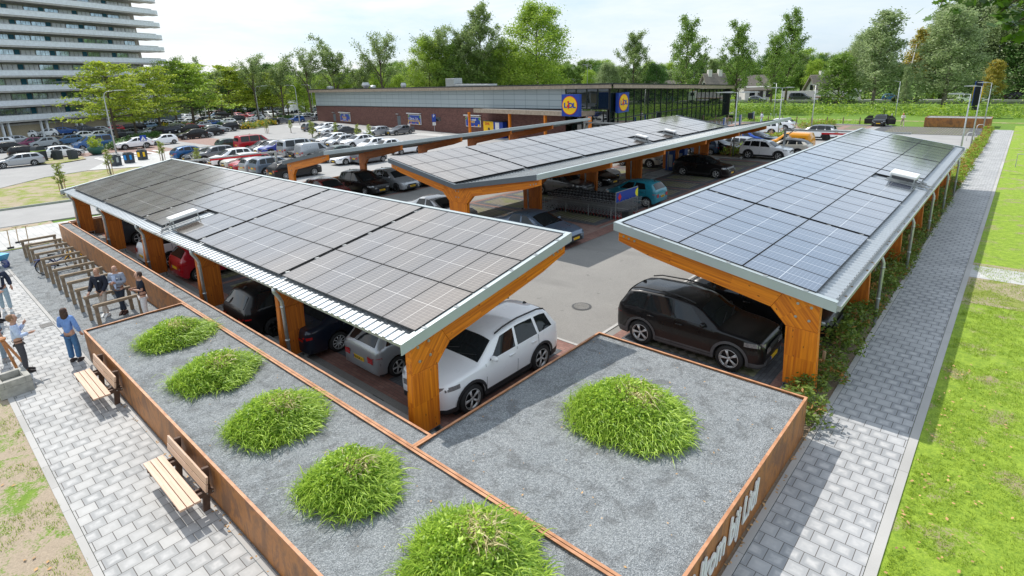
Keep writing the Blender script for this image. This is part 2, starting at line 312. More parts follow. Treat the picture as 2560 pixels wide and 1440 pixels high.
# manhole
def manhole(x,y):
    t=thing('manhole_cover','round cast iron manhole cover set in the sunlit asphalt between the two front carports','manhole cover',(x,y,-.022))
    b=MB(); b.lathe([(.001,.0),(.33,.0),(.345,.012),(.28,.012)],28); b.build('rim',mat('cast_iron',(.1,.1,.1),.6,.4),t)
    b=MB()
    for i in range(-6,7):
        h=math.sqrt(max(0,.27**2-(i*.042)**2)); b.bb((i*.042-.012,-h,.004),(i*.042+.012,h,.02))
    b.build('grate',mat('cast_iron2',(.36,.34,.31),.5,.5),t)
manhole(*G(1454,765))
def drain(x,y,lab,rz=0):
    t=thing('drain_cover',lab,'drain cover',(x,y,.001),rz); b=MB()
    for i in range(7): b.bb((-.2,-.2+i*.06,0),(.2,-.17+i*.06,.012))
    b.bb((-.22,-.22,-.01),(.22,.22,.006)); b.build('grate',mat('cast_iron',(.1,.1,.1),.6,.4),t)
drain(*G(120,812),'small square drain cover in the pavers beside the standing woman')
drain(*G(928,1003),'square drain grate beside the silver hatchback under the carport')
drain(*G(22,690),'narrow drain grate in the pavers beside the man in the white T-shirt')
# ================================================================ carports
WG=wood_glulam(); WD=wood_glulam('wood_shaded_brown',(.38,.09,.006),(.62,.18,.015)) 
ZINC=mat('zinc_trim',(.50,.56,.57),.42,.35,var=.06,scale=1); ZD=mat('dark_grey_trim',(.13,.155,.175),.5,.2,var=.06); STEEL=mat('galvanised_steel',(.48,.5,.5),.42,.7,var=.15,scale=9)
SHEET=mat('corrugated_sheet',(.50,.53,.55),.4,.6,var=.05,scale=2); BLK=mat('black_rubber',(.015,.015,.016),.7,var=0); BOLT=mat('bolt_steel',(.5,.52,.5),.35,.8,var=0)
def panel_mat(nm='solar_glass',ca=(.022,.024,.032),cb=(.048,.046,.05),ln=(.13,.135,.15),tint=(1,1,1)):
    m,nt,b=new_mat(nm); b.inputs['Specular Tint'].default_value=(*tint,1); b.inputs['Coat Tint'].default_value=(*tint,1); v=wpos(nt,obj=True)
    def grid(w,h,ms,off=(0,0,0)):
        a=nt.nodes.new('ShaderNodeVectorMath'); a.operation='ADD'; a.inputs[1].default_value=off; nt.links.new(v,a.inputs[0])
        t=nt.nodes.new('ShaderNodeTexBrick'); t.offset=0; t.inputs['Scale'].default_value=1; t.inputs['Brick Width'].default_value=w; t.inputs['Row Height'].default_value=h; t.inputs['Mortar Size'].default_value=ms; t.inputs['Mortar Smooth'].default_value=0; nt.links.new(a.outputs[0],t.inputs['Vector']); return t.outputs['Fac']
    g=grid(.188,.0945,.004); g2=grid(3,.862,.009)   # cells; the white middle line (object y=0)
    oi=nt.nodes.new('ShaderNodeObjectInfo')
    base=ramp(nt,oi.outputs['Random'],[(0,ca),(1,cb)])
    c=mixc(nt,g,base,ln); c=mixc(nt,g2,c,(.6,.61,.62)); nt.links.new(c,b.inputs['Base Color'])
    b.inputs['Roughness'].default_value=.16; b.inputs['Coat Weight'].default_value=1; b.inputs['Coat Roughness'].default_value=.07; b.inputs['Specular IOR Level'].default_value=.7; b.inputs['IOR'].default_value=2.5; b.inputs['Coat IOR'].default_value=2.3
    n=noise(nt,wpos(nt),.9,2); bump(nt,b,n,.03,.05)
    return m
PV=panel_mat(ca=(.045,.037,.03),cb=(.085,.07,.058),ln=(.34,.32,.30),tint=(1,.93,.86)); PV2=panel_mat('solar_glass_blue_reflection',(.022,.032,.06),(.05,.055,.08),(.28,.31,.37),(.95,.97,1))  # warm and blue sky reflections put into the cell colours and tints
PW,PH=1.134,1.724
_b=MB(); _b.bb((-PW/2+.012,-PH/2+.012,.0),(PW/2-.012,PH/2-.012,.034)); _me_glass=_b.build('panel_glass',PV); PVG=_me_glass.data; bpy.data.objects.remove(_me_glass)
_b=MB()
for a,c in (((-PW/2,-PH/2),(PW/2,-PH/2+.012)),((-PW/2,PH/2-.012),(PW/2,PH/2)),((-PW/2,-PH/2+.012),(-PW/2+.012,PH/2-.012)),((PW/2-.012,-PH/2+.012),(PW/2,PH/2-.012))): _b.bb((*a,0),(*c,.036))
_o=_b.build('panel_frame',mat('panel_frame_black',(.03,.03,.032),.4,.5,var=0)); PVF=_o.data; bpy.data.objects.remove(_o)
# portal profile in (u,z): u grows from the outer face of the column towards the free end
COLP=[(.12,.22),(.86,.22),(.92,1.72),(.20,1.72)]
KNEE=[(.20,1.726),(.924,1.726),(1.30,2.12),(.955,2.70),(.22,2.57)]
BEAM=[(.961,2.70),(1.306,2.124),(4.65,2.80),(5.62,3.08),(5.62,3.36),(5.62,3.505)]
def zroof(u): return 2.62+u*.178
def carport(name,label,loc,rz,LEN,nf,pitch,full,inverters=(),sides=(-1,),panels=True,fasc=None,partial=0,blue=False,downs=True,endtrim=True):
    """local frame: y along the length (0 = front gable), x = -u (roof rises towards -x); sides: 0 = rises to -x, 1 = mirrored wing too"""
    t=thing(name,label,'carport',loc,rz); fasc=fasc or ZINC
    for sg in sides:
        X=lambda u: sg*u
        T=lambda u,w,y: (X(u),y,w)
        for i in range(nf):
            y=.18+i*pitch; th=.20; bt=.05 if len(sides)>1 else 0
            if i and abs(y-LEN)<.6: y=LEN-.45
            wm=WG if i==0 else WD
            def piece(nm,poly,axis):
                # own local axes so the grain follows the timber
                cx=sum(p[0] for p in poly)/len(poly); cz=sum(p[1] for p in poly)/len(poly); ca,sa=math.cos(axis),math.sin(axis)
                pl=[((p[0]-cx)*ca+(p[1]-cz)*sa,-(p[0]-cx)*sa+(p[1]-cz)*ca) for p in poly]
                b=MB(); n=len(pl); vs=[(a,-th/2,c) for a,c in pl]+[(a,th/2,c) for a,c in pl]
                b.add(vs,[tuple(range(n)),tuple(range(2*n-1,n-1,-1))]+[(k,n+k,n+(k+1)%n,(k+1)%n) for k in range(n)])
                o=b.build(nm,wm,t,bev=.008); o.location=(X(cx),y+th/2,cz); o.rotation_euler=(0,-axis*sg,0)
                if sg<0:
                    for v in o.data.vertices: v.co.x=-v.co.x
                    o.data.flip_normals()
                return o
            cu=[(u-(.14 if len(sides)>1 else 0),w) for u,w in COLP] if len(sides)==1 else [(.0,.22),(.62,.22),(.66,1.72),(.0,1.72)]
            kn=KNEE if len(sides)==1 else [(.0,1.726),(.664,1.726),(1.1,2.14),(.8,2.67),(.0,2.56)]
            bm=BEAM if len(sides)==1 else [(.806,2.67),(1.106,2.144),(4.6,2.86),(5.38,3.1),(5.38,3.48)]
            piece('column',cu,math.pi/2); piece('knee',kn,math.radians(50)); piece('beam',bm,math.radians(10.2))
            b=MB(); w0=cu[0][0]+.03; w1=cu[1][0]-.03
            b.bb((X(w0),y+.02,0),(X(w1),y+th-.02,.02)); 
            for q in (w0,(w0+w1)/2,w1): b.bb((X(q)-.01,y-.03,.02),(X(q)+.01,y+th+.03,.22))
            b.bb((X(w0),y+.0,.2),(X(w1),y+th,.218)); b.build('column_shoe',STEEL if i else ZD,t)
            if i==0:
                for (u,w) in ((.42,1.98),(.72,2.02),(.40,2.32),(.70,2.36),(5.1,3.16),(5.28,3.2),(5.45,3.24)) if len(sides)==1 else ((.1,1.98),(.1,2.3),(4.9,3.1),(5.08,3.14),(5.22,3.18)):
                    b=MB(); b.lathe([(.034,0),(.034,.012),(.018,.014),(.018,.03)],10,T=Matrix.Rotation(math.pi/2,4,'X')); b.build('bolt',BOLT,t,loc=(X(u),y-.002,w))
            if i and sg==sides[0] and downs:
                b=MB(); yy=y-.35; b.tube([(-.02,yy,2.5),(-.02,yy,2.4),(.10 if len(sides)==1 else 0,yy+.02,2.2),(.16 if len(sides)==1 else 0,yy+.03,2.05),(.16 if len(sides)==1 else 0,yy+.03,.02)],.052,10)
                for h in (.9,1.9): b.lathe([(.062,-.03),(.062,.03)],10,T=Matrix.Translation((.16 if len(sides)==1 else 0,yy+.03,h)))
                b.build('downpipe',STEEL,t,smooth=True)
        U1=5.66 if len(sides)==1 else 5.4
        # purlins
        b=MB()
        for u in (.9,2.1,3.3,4.5,U1-.25): b.bb((X(u)-.03,.42,zroof(u)-.2),(X(u)+.03,LEN-.45,zroof(u)-.075))
        b.build('purlin',mat('purlin_steel',(.3,.31,.31),.5,.4),t)
        # corrugated deck: real ribs across the eave
        b=MB(); n=int(LEN/.25); vs=[];us=[-.03,U1-.02]
        for i in range(n):
            y0=.06+i*(LEN-.12)/n; d=(LEN-.12)/n
            for k,(dy,dz) in enumerate(((0,0),(.5,0),(.6,.03),(.9,.03))):
                for u in us: vs.append((X(u),y0+dy*d,zroof(u)-.075+dz))
        k=len(vs)//2; fs=[(2*j,2*j+1,2*j+3,2*j+2) for j in range(k-1)]
        o=b.add(vs,fs).build('roof_deck',SHEET if len(sides)==1 else mat('wet_sheet',(.26,.28,.29),.22,.5,var=.2,scale=1.5),t); sm=o.modifiers.new('s','SOLIDIFY'); sm.thickness=.012; sm.offset=-1
        # fascias
        def band(poly3,nm,mt,thk=.03):
            bb_=MB()
            for a,c,h,w in poly3: bb_.bar(a,c,w,h)
            return bb_.build(nm,mt,t)
        zt=lambda u: zroof(u)+.035
        h=.235
        def gable(yy,s):
            b=MB(); ue=-.14 if len(sides)==1 else 0
            p=[(X(ue),zt(ue)),(X(U1),zt(U1)),(X(U1),zt(U1)-h),(X(ue),zt(ue)-h)]
            b.prism(p,yy,yy+s*.03,lambda u,w,y:(u,y,w)); q=[(X(ue),zt(ue)-.004),(X(U1),zt(U1)-.004),(X(U1),zt(U1)+.008),(X(ue),zt(ue)+.008)]
            b.prism(q,yy,yy+s*.16,lambda u,w,y:(u,y,w)); b.build('gable_fascia',fasc,t)
        gable(0,1); gable(LEN,-1); pass
        b=MB(); b.bb((X(U1),.0,zt(U1)-h),(X(U1+.03),LEN,zt(U1)+.006)); b.bb((X(U1-.12),.0+.162,zt(U1)-.02),(X(U1)-.001*sg,LEN-.162,zt(U1)+.004)); b.build('high_fascia',ZINC,t)
        if len(sides)==1:
            b=MB(); gz=2.46
            g=[(.05,gz+.1),(.05,gz-.02),(.20,gz-.02),(.22,gz+.1),(.232,gz+.1),(.212,gz-.034),(.036,gz-.034),(.036,gz+.1)]
            b.prism(g,.03,LEN-.03,lambda u,w,y:(u,y,w)); b.prism([(.04,gz-.03),(.21,gz-.03),(.226,gz+.1),(.04,gz+.1)],.028,.04,lambda u,w,y:(u,y,w)); b.build('gutter',STEEL,t)
            b=MB()
            for i in range(int(LEN*1.3)): 
                yy=R_.uniform(.2,LEN-.2); b.box((R_.uniform(.07,.19),yy,gz-.012),(.05,.04,.01),rz=R_.uniform(0,3))
            b.build('leaf_litter',mat('dead_leaf',(.3,.17,.05),.8,var=.3),t)
        if len(sides)>1 and sg==sides[0]:
            b=MB(); b.bb((-.14,.02,zroof(0)-.12),(.14,LEN-.02,zroof(0)-.1)); b.build('valley_gutter',ZINC,t)
        # solar panels
        if panels and sg==sides[0]:
            al=math.atan(.178); s0=.33; row=PH+.022
            cols=[]; y=.13
            for bay in range(full): cols+= [y+PW/2+k*(PW+.012) for k in range(5)]; y+=pitch
            for k in range(partial): cols.append(y+PW/2+k*(PW+.012))
            for ci,yc in enumerate(cols):
                for rI in range(3):
                    if (ci,rI) in [q[:2] for q in inverters]: continue
                    u=s0*math.cos(al)+ (rI+.5)*row*math.cos(al)
                    if len(sides)>1: u-=.1
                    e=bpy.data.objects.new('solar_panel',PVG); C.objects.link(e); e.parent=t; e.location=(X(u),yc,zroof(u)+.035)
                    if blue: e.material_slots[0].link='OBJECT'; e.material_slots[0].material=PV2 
                    e.rotation_euler=(Matrix.Rotation(-al*sg,3,'Y')@Matrix.Rotation(math.pi/2,3,'Z')).to_euler()
                    f=bpy.data.objects.new('panel_frame',PVF); C.objects.link(f); f.parent=e
            b=MB()
            for ci,yc in enumerate(cols):
                if ci%5==0 and 0: pass
            for bay in range(full+1):
                yy=.13-.06+bay*pitch
                for q in range(6):
                    u=.55+q*.92
                    if yy<LEN-.3: MB().bb((X(u)-.06,yy-.05,zroof(u)-.02),(X(u)+.06,yy+.05,zroof(u)+.05)).build('panel_clamp',STEEL,t)
        for (ci,rI,*r) in inverters:
            if sg!=sides[0]: continue
            yc=.13+PW/2+(ci//5)*pitch+(ci%5)*(PW+.012); u=s_u=.33+(rI+.5)*1.72-.25
            for k in range(r[0] if r else 1):
                e=thing('inverter','','x',(0,0,0)); 
                for kk in ('label','category'): del e[kk]
                e.parent=t; e.location=(X(u),yc+k*.62-.1,zroof(u)); e.rotation_euler=(0,-.178*sg,0)
                b=MB(); b.box((0,0,.36),(1.02,.46,.13)); b.build('inverter_case',mat('white_plastic',(.78,.78,.77),.4,var=.03),e,bev=.04)
                b=MB(); b.box((0,0,.24),(.8,.34,.12)); b.build('heat_sink',mat('sink_dark',(.09,.09,.1),.5,.4,var=0),e)
                b=MB()
                for xx in (-.45,.45):
                    for yy in (-.2,.2): b.box((xx,yy,.1),(.03,.03,.36))
                b.box((0,-.2,.03),(1.2,.04,.04)); b.box((0,.2,.03),(1.2,.04,.04)); b.build('inverter_stand',STEEL,e)
                b=MB(); b.tube([(-.3*sg,.1,.2),(-.6*sg,.05,.12),(-.85*sg,.0,.05),(-1.0*sg,-.1,.05),(-1.15*sg,-.02,.06)],.022,6); b.tube([(-.3*sg,-.1,.2),(-.65*sg,-.15,.3),(-.75*sg,-.12,.1),(-1.0*sg,-.3,.05)],.018,6); b.box((-.75*sg,-.05,.08),(.22,.13,.1)); b.build('cable',mat('cable_grey',(.35,.35,.35),.5,var=0),e,smooth=True)
    return t
# the four carports
c1=carport('carport','long solar carport on the left behind the corten planter with five grass tufts',(-8.6,6.21,0),math.pi/2,30.2,6,5.88,5,inverters=((12,0),),sides=(1,))
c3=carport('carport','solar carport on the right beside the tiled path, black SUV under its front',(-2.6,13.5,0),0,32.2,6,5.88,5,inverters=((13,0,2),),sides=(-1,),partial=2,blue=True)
c2=carport('carport','butterfly shaped carport in the middle, its two wings rising over the trolleys',(-20.95,18.9,0),0,36,6,5.88,6,inverters=((17,0),(21,0)),sides=(-1,1),fasc=ZD)
c0=carport('carport','narrow single wing carport furthest back, in front of the brick shop wall',(-38.5,18.7,0),0,30,5,5.88,5,sides=(1,),fasc=ZD,panels=True,downs=False)
for c in (c1,c2,c3,c0): c['group']='timber solar carports'
# ================================================================ corten planters
def corten():
    m,nt,b=new_mat('corten_steel'); v=wpos(nt); n=noise(nt,wpos(nt,(1,1,.5)),1.1,6,.62,1.6); f=noise(nt,v,14,4)
    c=ramp(nt,n,[(.28,(.12,.055,.028)),(.42,(.25,.11,.04)),(.52,(.48,.19,.045)),(.60,(.24,.105,.045)),(.8,(.17,.08,.04))]); c=mixc(nt,.25,c,ramp(nt,f,[(.3,(.16,.07,.03)),(.7,(.4,.19,.08))]))
    nt.links.new(c,b.inputs['Base Color']); b.inputs['Roughness'].default_value=.55; b.inputs['Metallic'].default_value=.15; bump(nt,b,f,.1,.01); MC['corten']=m
    m,nt,b=new_mat('corten_rim'); n=noise(nt,wpos(nt),5,4); nt.links.new(ramp(nt,n,[(.35,(.42,.19,.09)),(.65,(.6,.31,.17))]),b.inputs['Base Color']); b.inputs['Roughness'].default_value=.6; MC['corten_rim']=m
corten()
def planter(label,x0,y0,x1,y1,h,drop=.05,holes=(),under=.0):
    t=thing('corten_planter',label,'planter',(x0,y0,-.01),group='corten steel planters'); X,Y=x1-x0,y1-y0; w=.012
    b=MB()
    for a,c in (((0,0),(X,w)),((0,Y-w),(X,Y)),((0,w),(w,Y-w)),((X-w,w),(X,Y-w))): b.bb((*a,0),(*c,h))
    b.build('wall',MC['corten'],t)
    r=.05; b=MB()
    for a,c in (((-.002,-.002),(X+.002,r)),((-.002,Y-r),(X+.002,Y+.002)),((-.002,r),(r,Y-r)),((X-r,r),(X+.002,Y-r))): b.bb((*a,h+.002),(*c,h+.012))
    b.build('rim',MC['corten_rim'],t)
    nx=max(2,int(X/.25)); ny=max(2,int(Y/.25)); vs=[];rr=random.Random(int(x0*10)&255)
    from mathutils import noise as mn
    for j in range(ny+1):
        for i in range(nx+1):
            x=w+.002+(X-2*w-.004)*i/nx; y=w+.002+(Y-2*w-.004)*j/ny; e=min(i,nx-i,j,ny-j)
            k=mn.noise(Vector((x0+x,y0+y,0))*1.1)*.05+mn.noise(Vector((x0+x,y0+y,4))*3)*.02
            vs.append((x,y,h-drop+k*(1 if e>1 else .4)))
    MB().add(vs,[(j*(nx+1)+i,j*(nx+1)+i+1,(j+1)*(nx+1)+i+1,(j+1)*(nx+1)+i) for j in range(ny) for i in range(nx)]).build('gravel_fill',MC['gravel'],t,smooth=True)
    return t
PH_=1.06
planter('large corten planter in the foreground filled with gravel and five grass tufts, benches along it',-19.75,2.80,-2.50,5.50,.96)
planter('square corten planter with one big round grass tuft in front of the right carport',-7.76,5.515,-2.49,11.98,.965)
planter('long narrow corten planter filled with gravel behind the bicycle hoops, beside the left carport',-38.0,5.515,-7.775,6.02,.96)
planter('low corten planter wall at the far end of the left carport',-38.9,6.1,-38.4,13.4,.85)
planter('corten planter box at the far right end of the parking around the tall shop pylon',-9.6,91.6,-2.9,95.4,1.15)
# cut steel lettering on the planter wall by the path
WT=mat('white_letters',(.78,.79,.78),.4,var=.02)
sg_=thing('wall_lettering','white italic letters reading Welkom bij Lidl on the corten wall beside the path','lettering',(-2.49,0,0))
t_=text('Welkom bij Lidl','letters',.68,WT,sg_,(.03,8.93,.56),(math.pi/2,0,math.pi/2),.012,'RIGHT',.014,.72,.22)
# ================================================================ grass tufts
def leaf_mat(name,c0,c1,rough=.5,trans=.25,sc=3):
    m=bpy.data.materials.new(name); m.use_nodes=True; nt=m.node_tree; b=nt.nodes['Principled BSDF']
    g=nt.nodes.new('ShaderNodeNewGeometry'); n=noise(nt,wpos(nt,obj=True),sc,3,.6)
    ad=nt.nodes.new('ShaderNodeMath'); ad.operation='MULTIPLY_ADD'; ad.inputs[1].default_value=.5; nt.links.new(g.outputs['Random Per Island'],ad.inputs[0])
    m2=nt.nodes.new('ShaderNodeMath'); m2.operation='MULTIPLY'; m2.inputs[1].default_value=.6; nt.links.new(n,m2.inputs[0]); nt.links.new(m2.outputs[0],ad.inputs[2])
    col=ramp(nt,ad.outputs[0],[(.2,c0),(.75,c1)]); nt.links.new(col,b.inputs['Base Color']); b.inputs['Roughness'].default_value=rough
    tr=nt.nodes.new('ShaderNodeBsdfTranslucent'); nt.links.new(col,tr.inputs[0]); mix=nt.nodes.new('ShaderNodeMixShader'); mix.inputs[0].default_value=trans
    nt.links.new(b.outputs[0],mix.inputs[1]); nt.links.new(tr.outputs[0],mix.inputs[2]); nt.links.new(mix.outputs[0],nt.nodes['Material Output'].inputs[0]); MC[name]=m; return m
def leafquads(V,F,c,r,n,ls,rn,flat=1.0):
    for _ in range(n):
        d=Vector((rn.gauss(0,1),rn.gauss(0,1),rn.gauss(0,1)*flat)); p=Vector(c)+d*r*.55
        a=Vector((rn.uniform(-1,1),rn.uniform(-1,1),rn.uniform(-.6,.6))).normalized(); b_=a.cross(Vector((rn.uniform(-1,1),rn.uniform(-1,1),rn.uniform(-1,1)))).normalized(); s=ls*rn.uniform(.6,1.3); o=len(V)
        V+=[tuple(p-a*s),tuple(p+b_*s*.45),tuple(p+a*s),tuple(p-b_*s*.45)]; F.append((o,o+1,o+2,o+3))
GB=leaf_mat('grass_blade',(.08,.22,.012),(.56,.75,.10),.45,.4,9); GS=leaf_mat('straw',(.55,.45,.2),(.82,.72,.42),.6,.3)
def tuft_mesh(seed,n,rx,ry,h,straw=.08):
    r=random.Random(seed); V=[];F=[];Mi=[]
    lob=[(k*2.4+r.uniform(-.3,.3),math.sqrt((k+.5)/22)*r.uniform(.85,1.05),r.uniform(.75,1.12)) for k in range(22)]
    for i in range(n):
        la,lq,lh=lob[int(r.random()*len(lob))]; g=.27*(1.15-lq*.5)
        ux,uy=lq*.8*math.cos(la)+max(-2,min(2,r.gauss(0,1)))*g,lq*.8*math.sin(la)+max(-2,min(2,r.gauss(0,1)))*g; q=min(1.15,math.hypot(ux,uy)); a=math.atan2(uy,ux)
        bx,by=ux*rx,uy*ry; dome=h*.84*lh*max(.18,1-.8*min(1,q)**2.6)
        st=(bx-.1*rx)**2/(.34*rx)**2+(by-.12*ry)**2/(.3*ry)**2<1 and r.random()<straw*3.2
        z0=dome*(r.uniform(.75,1.05) if st else r.uniform(.0,.85)); ln=r.uniform(.10,.27)*(1.15 if q>.8 else 1)*(1.6 if r.random()<.06 else 1); dr=a+r.gauss(0,1.7) if q>.5 else r.uniform(0,6.28); up=r.uniform(.5,1.7); w=r.uniform(.006,.011); o=len(V); k=5; px,py=-math.sin(dr)*w,math.cos(dr)*w
        for j in range(k):
            s=j/(k-1); e=ln*(s*.75+.25*s*s); z=z0+ln*(up*s-1.15*up*s*s*.75); ww=(1-s**2)+.05; z=max(z,.01)
            V.append((bx+math.cos(dr)*e-px*ww,by+math.sin(dr)*e-py*ww,z)); V.append((bx+math.cos(dr)*e+px*ww,by+math.sin(dr)*e+py*ww,z+w*.6))
        for j in range(k-1): F.append((o+2*j,o+2*j+1,o+2*j+3,o+2*j+2)); Mi.append(1 if st else 0)
    for i in range(int(n*.09)):
        a=r.uniform(0,6.28); q=math.sqrt(r.random()); k=len(F); leafquads(V,F,(q*rx*.85*math.cos(a),q*ry*.85*math.sin(a),h*1.1*(1-.85*q**3)*r.uniform(.6,1.02)),.06,5,.035,r); Mi+=[0]*(len(F)-k)
    b=MB(); b.v=V;b.f=F;b.m=Mi; o=b.build('ornamental_grass',[GB,GS]); return o
def tuft(seed,n,px,py,rx,ry,h,label,rz=0):
    x,y=G(px,py,.93); o=tuft_mesh(seed,n,rx,ry,h); o.location=(x,y,.9); o.rotation_euler=(0,0,rz); tag(o,label,'grass tuft','ornamental grass tufts in the planters'); return o
tuft(1,9000,440,845,.8,0.93,0.52,'smallest grass tuft, nearest the standing people, first in the row of five')
tuft(2,10000,540,940,.8,0.93,0.55,'second grass tuft of the row, with a straw coloured patch on top')
tuft(3,12000,692,1055,.85,0.93,0.57,'middle grass tuft of the row in the long planter')
tuft(4,12000,876,1215,.8,0.7905,0.60,'fourth grass tuft of the row, left of the planter seam')
tuft(5,15000,1180,1405,.95,0.8835,0.68,'grass tuft cut off by the bottom edge of the photo')
tuft(6,24000,1570,1045,1.22,1.0416,0.72,'biggest round grass tuft, alone in the square planter')
# ================================================================ benches
BW=wood_glulam('bench_wood',(.52,.34,.22),(.66,.46,.34)); BD=mat('dark_timber',(.10,.055,.035),.7,var=.3,scale=9)
def bench(x,y,label,L_=2.03,rz=0):
    t=thing('park_bench',label,'bench',(x,y,0),rz,'timber benches along the planter')
    for k in range(3):
        o=MB().bb((-L_/2,-.057,-.022),(L_/2,.057,.022)).build('seat_plank',BW,t,bev=.006); o.location=(0,-.49+k*.125,.45)
    for k in range(2):
        o=MB().bb((-L_/2,-.02,-.07),(L_/2,.02,.07)).build('back_plank',BW,t,bev=.006); o.location=(0,-.06+k*.03,.62+k*.16); o.rotation_euler=(-.18,0,0)
    for sx in (-.72,.72):
        b=MB(); b.bar((sx,-.06,-.02),(sx,.06,.88),.07,.12,upv=(0,1,0)); b.build('leg',BD,t,bev=.006)
        b=MB(); b.bar((sx+.075,-.55,.405),(sx+.075,.1,.405),.07,.1); b.bar((sx-.075,-.55,.405),(sx-.075,.1,.405),.05,.1); b.build('seat_bearer',BD,t,bev=.006)
        for dy in (-.02,.08):
            b=MB(); b.lathe([(.014,0),(.014,.01)],8,T=Matrix.Translation((sx+.112,dy,.405))@Matrix.Rotation(math.pi/2,4,'Y')); b.build('bolt',BOLT,t)
    return t
bench(-16.95,2.66,'timber bench against the corten planter, nearer the standing woman')
bench(-11.15,2.66,'timber bench against the corten planter, lower left, nearer the camera')
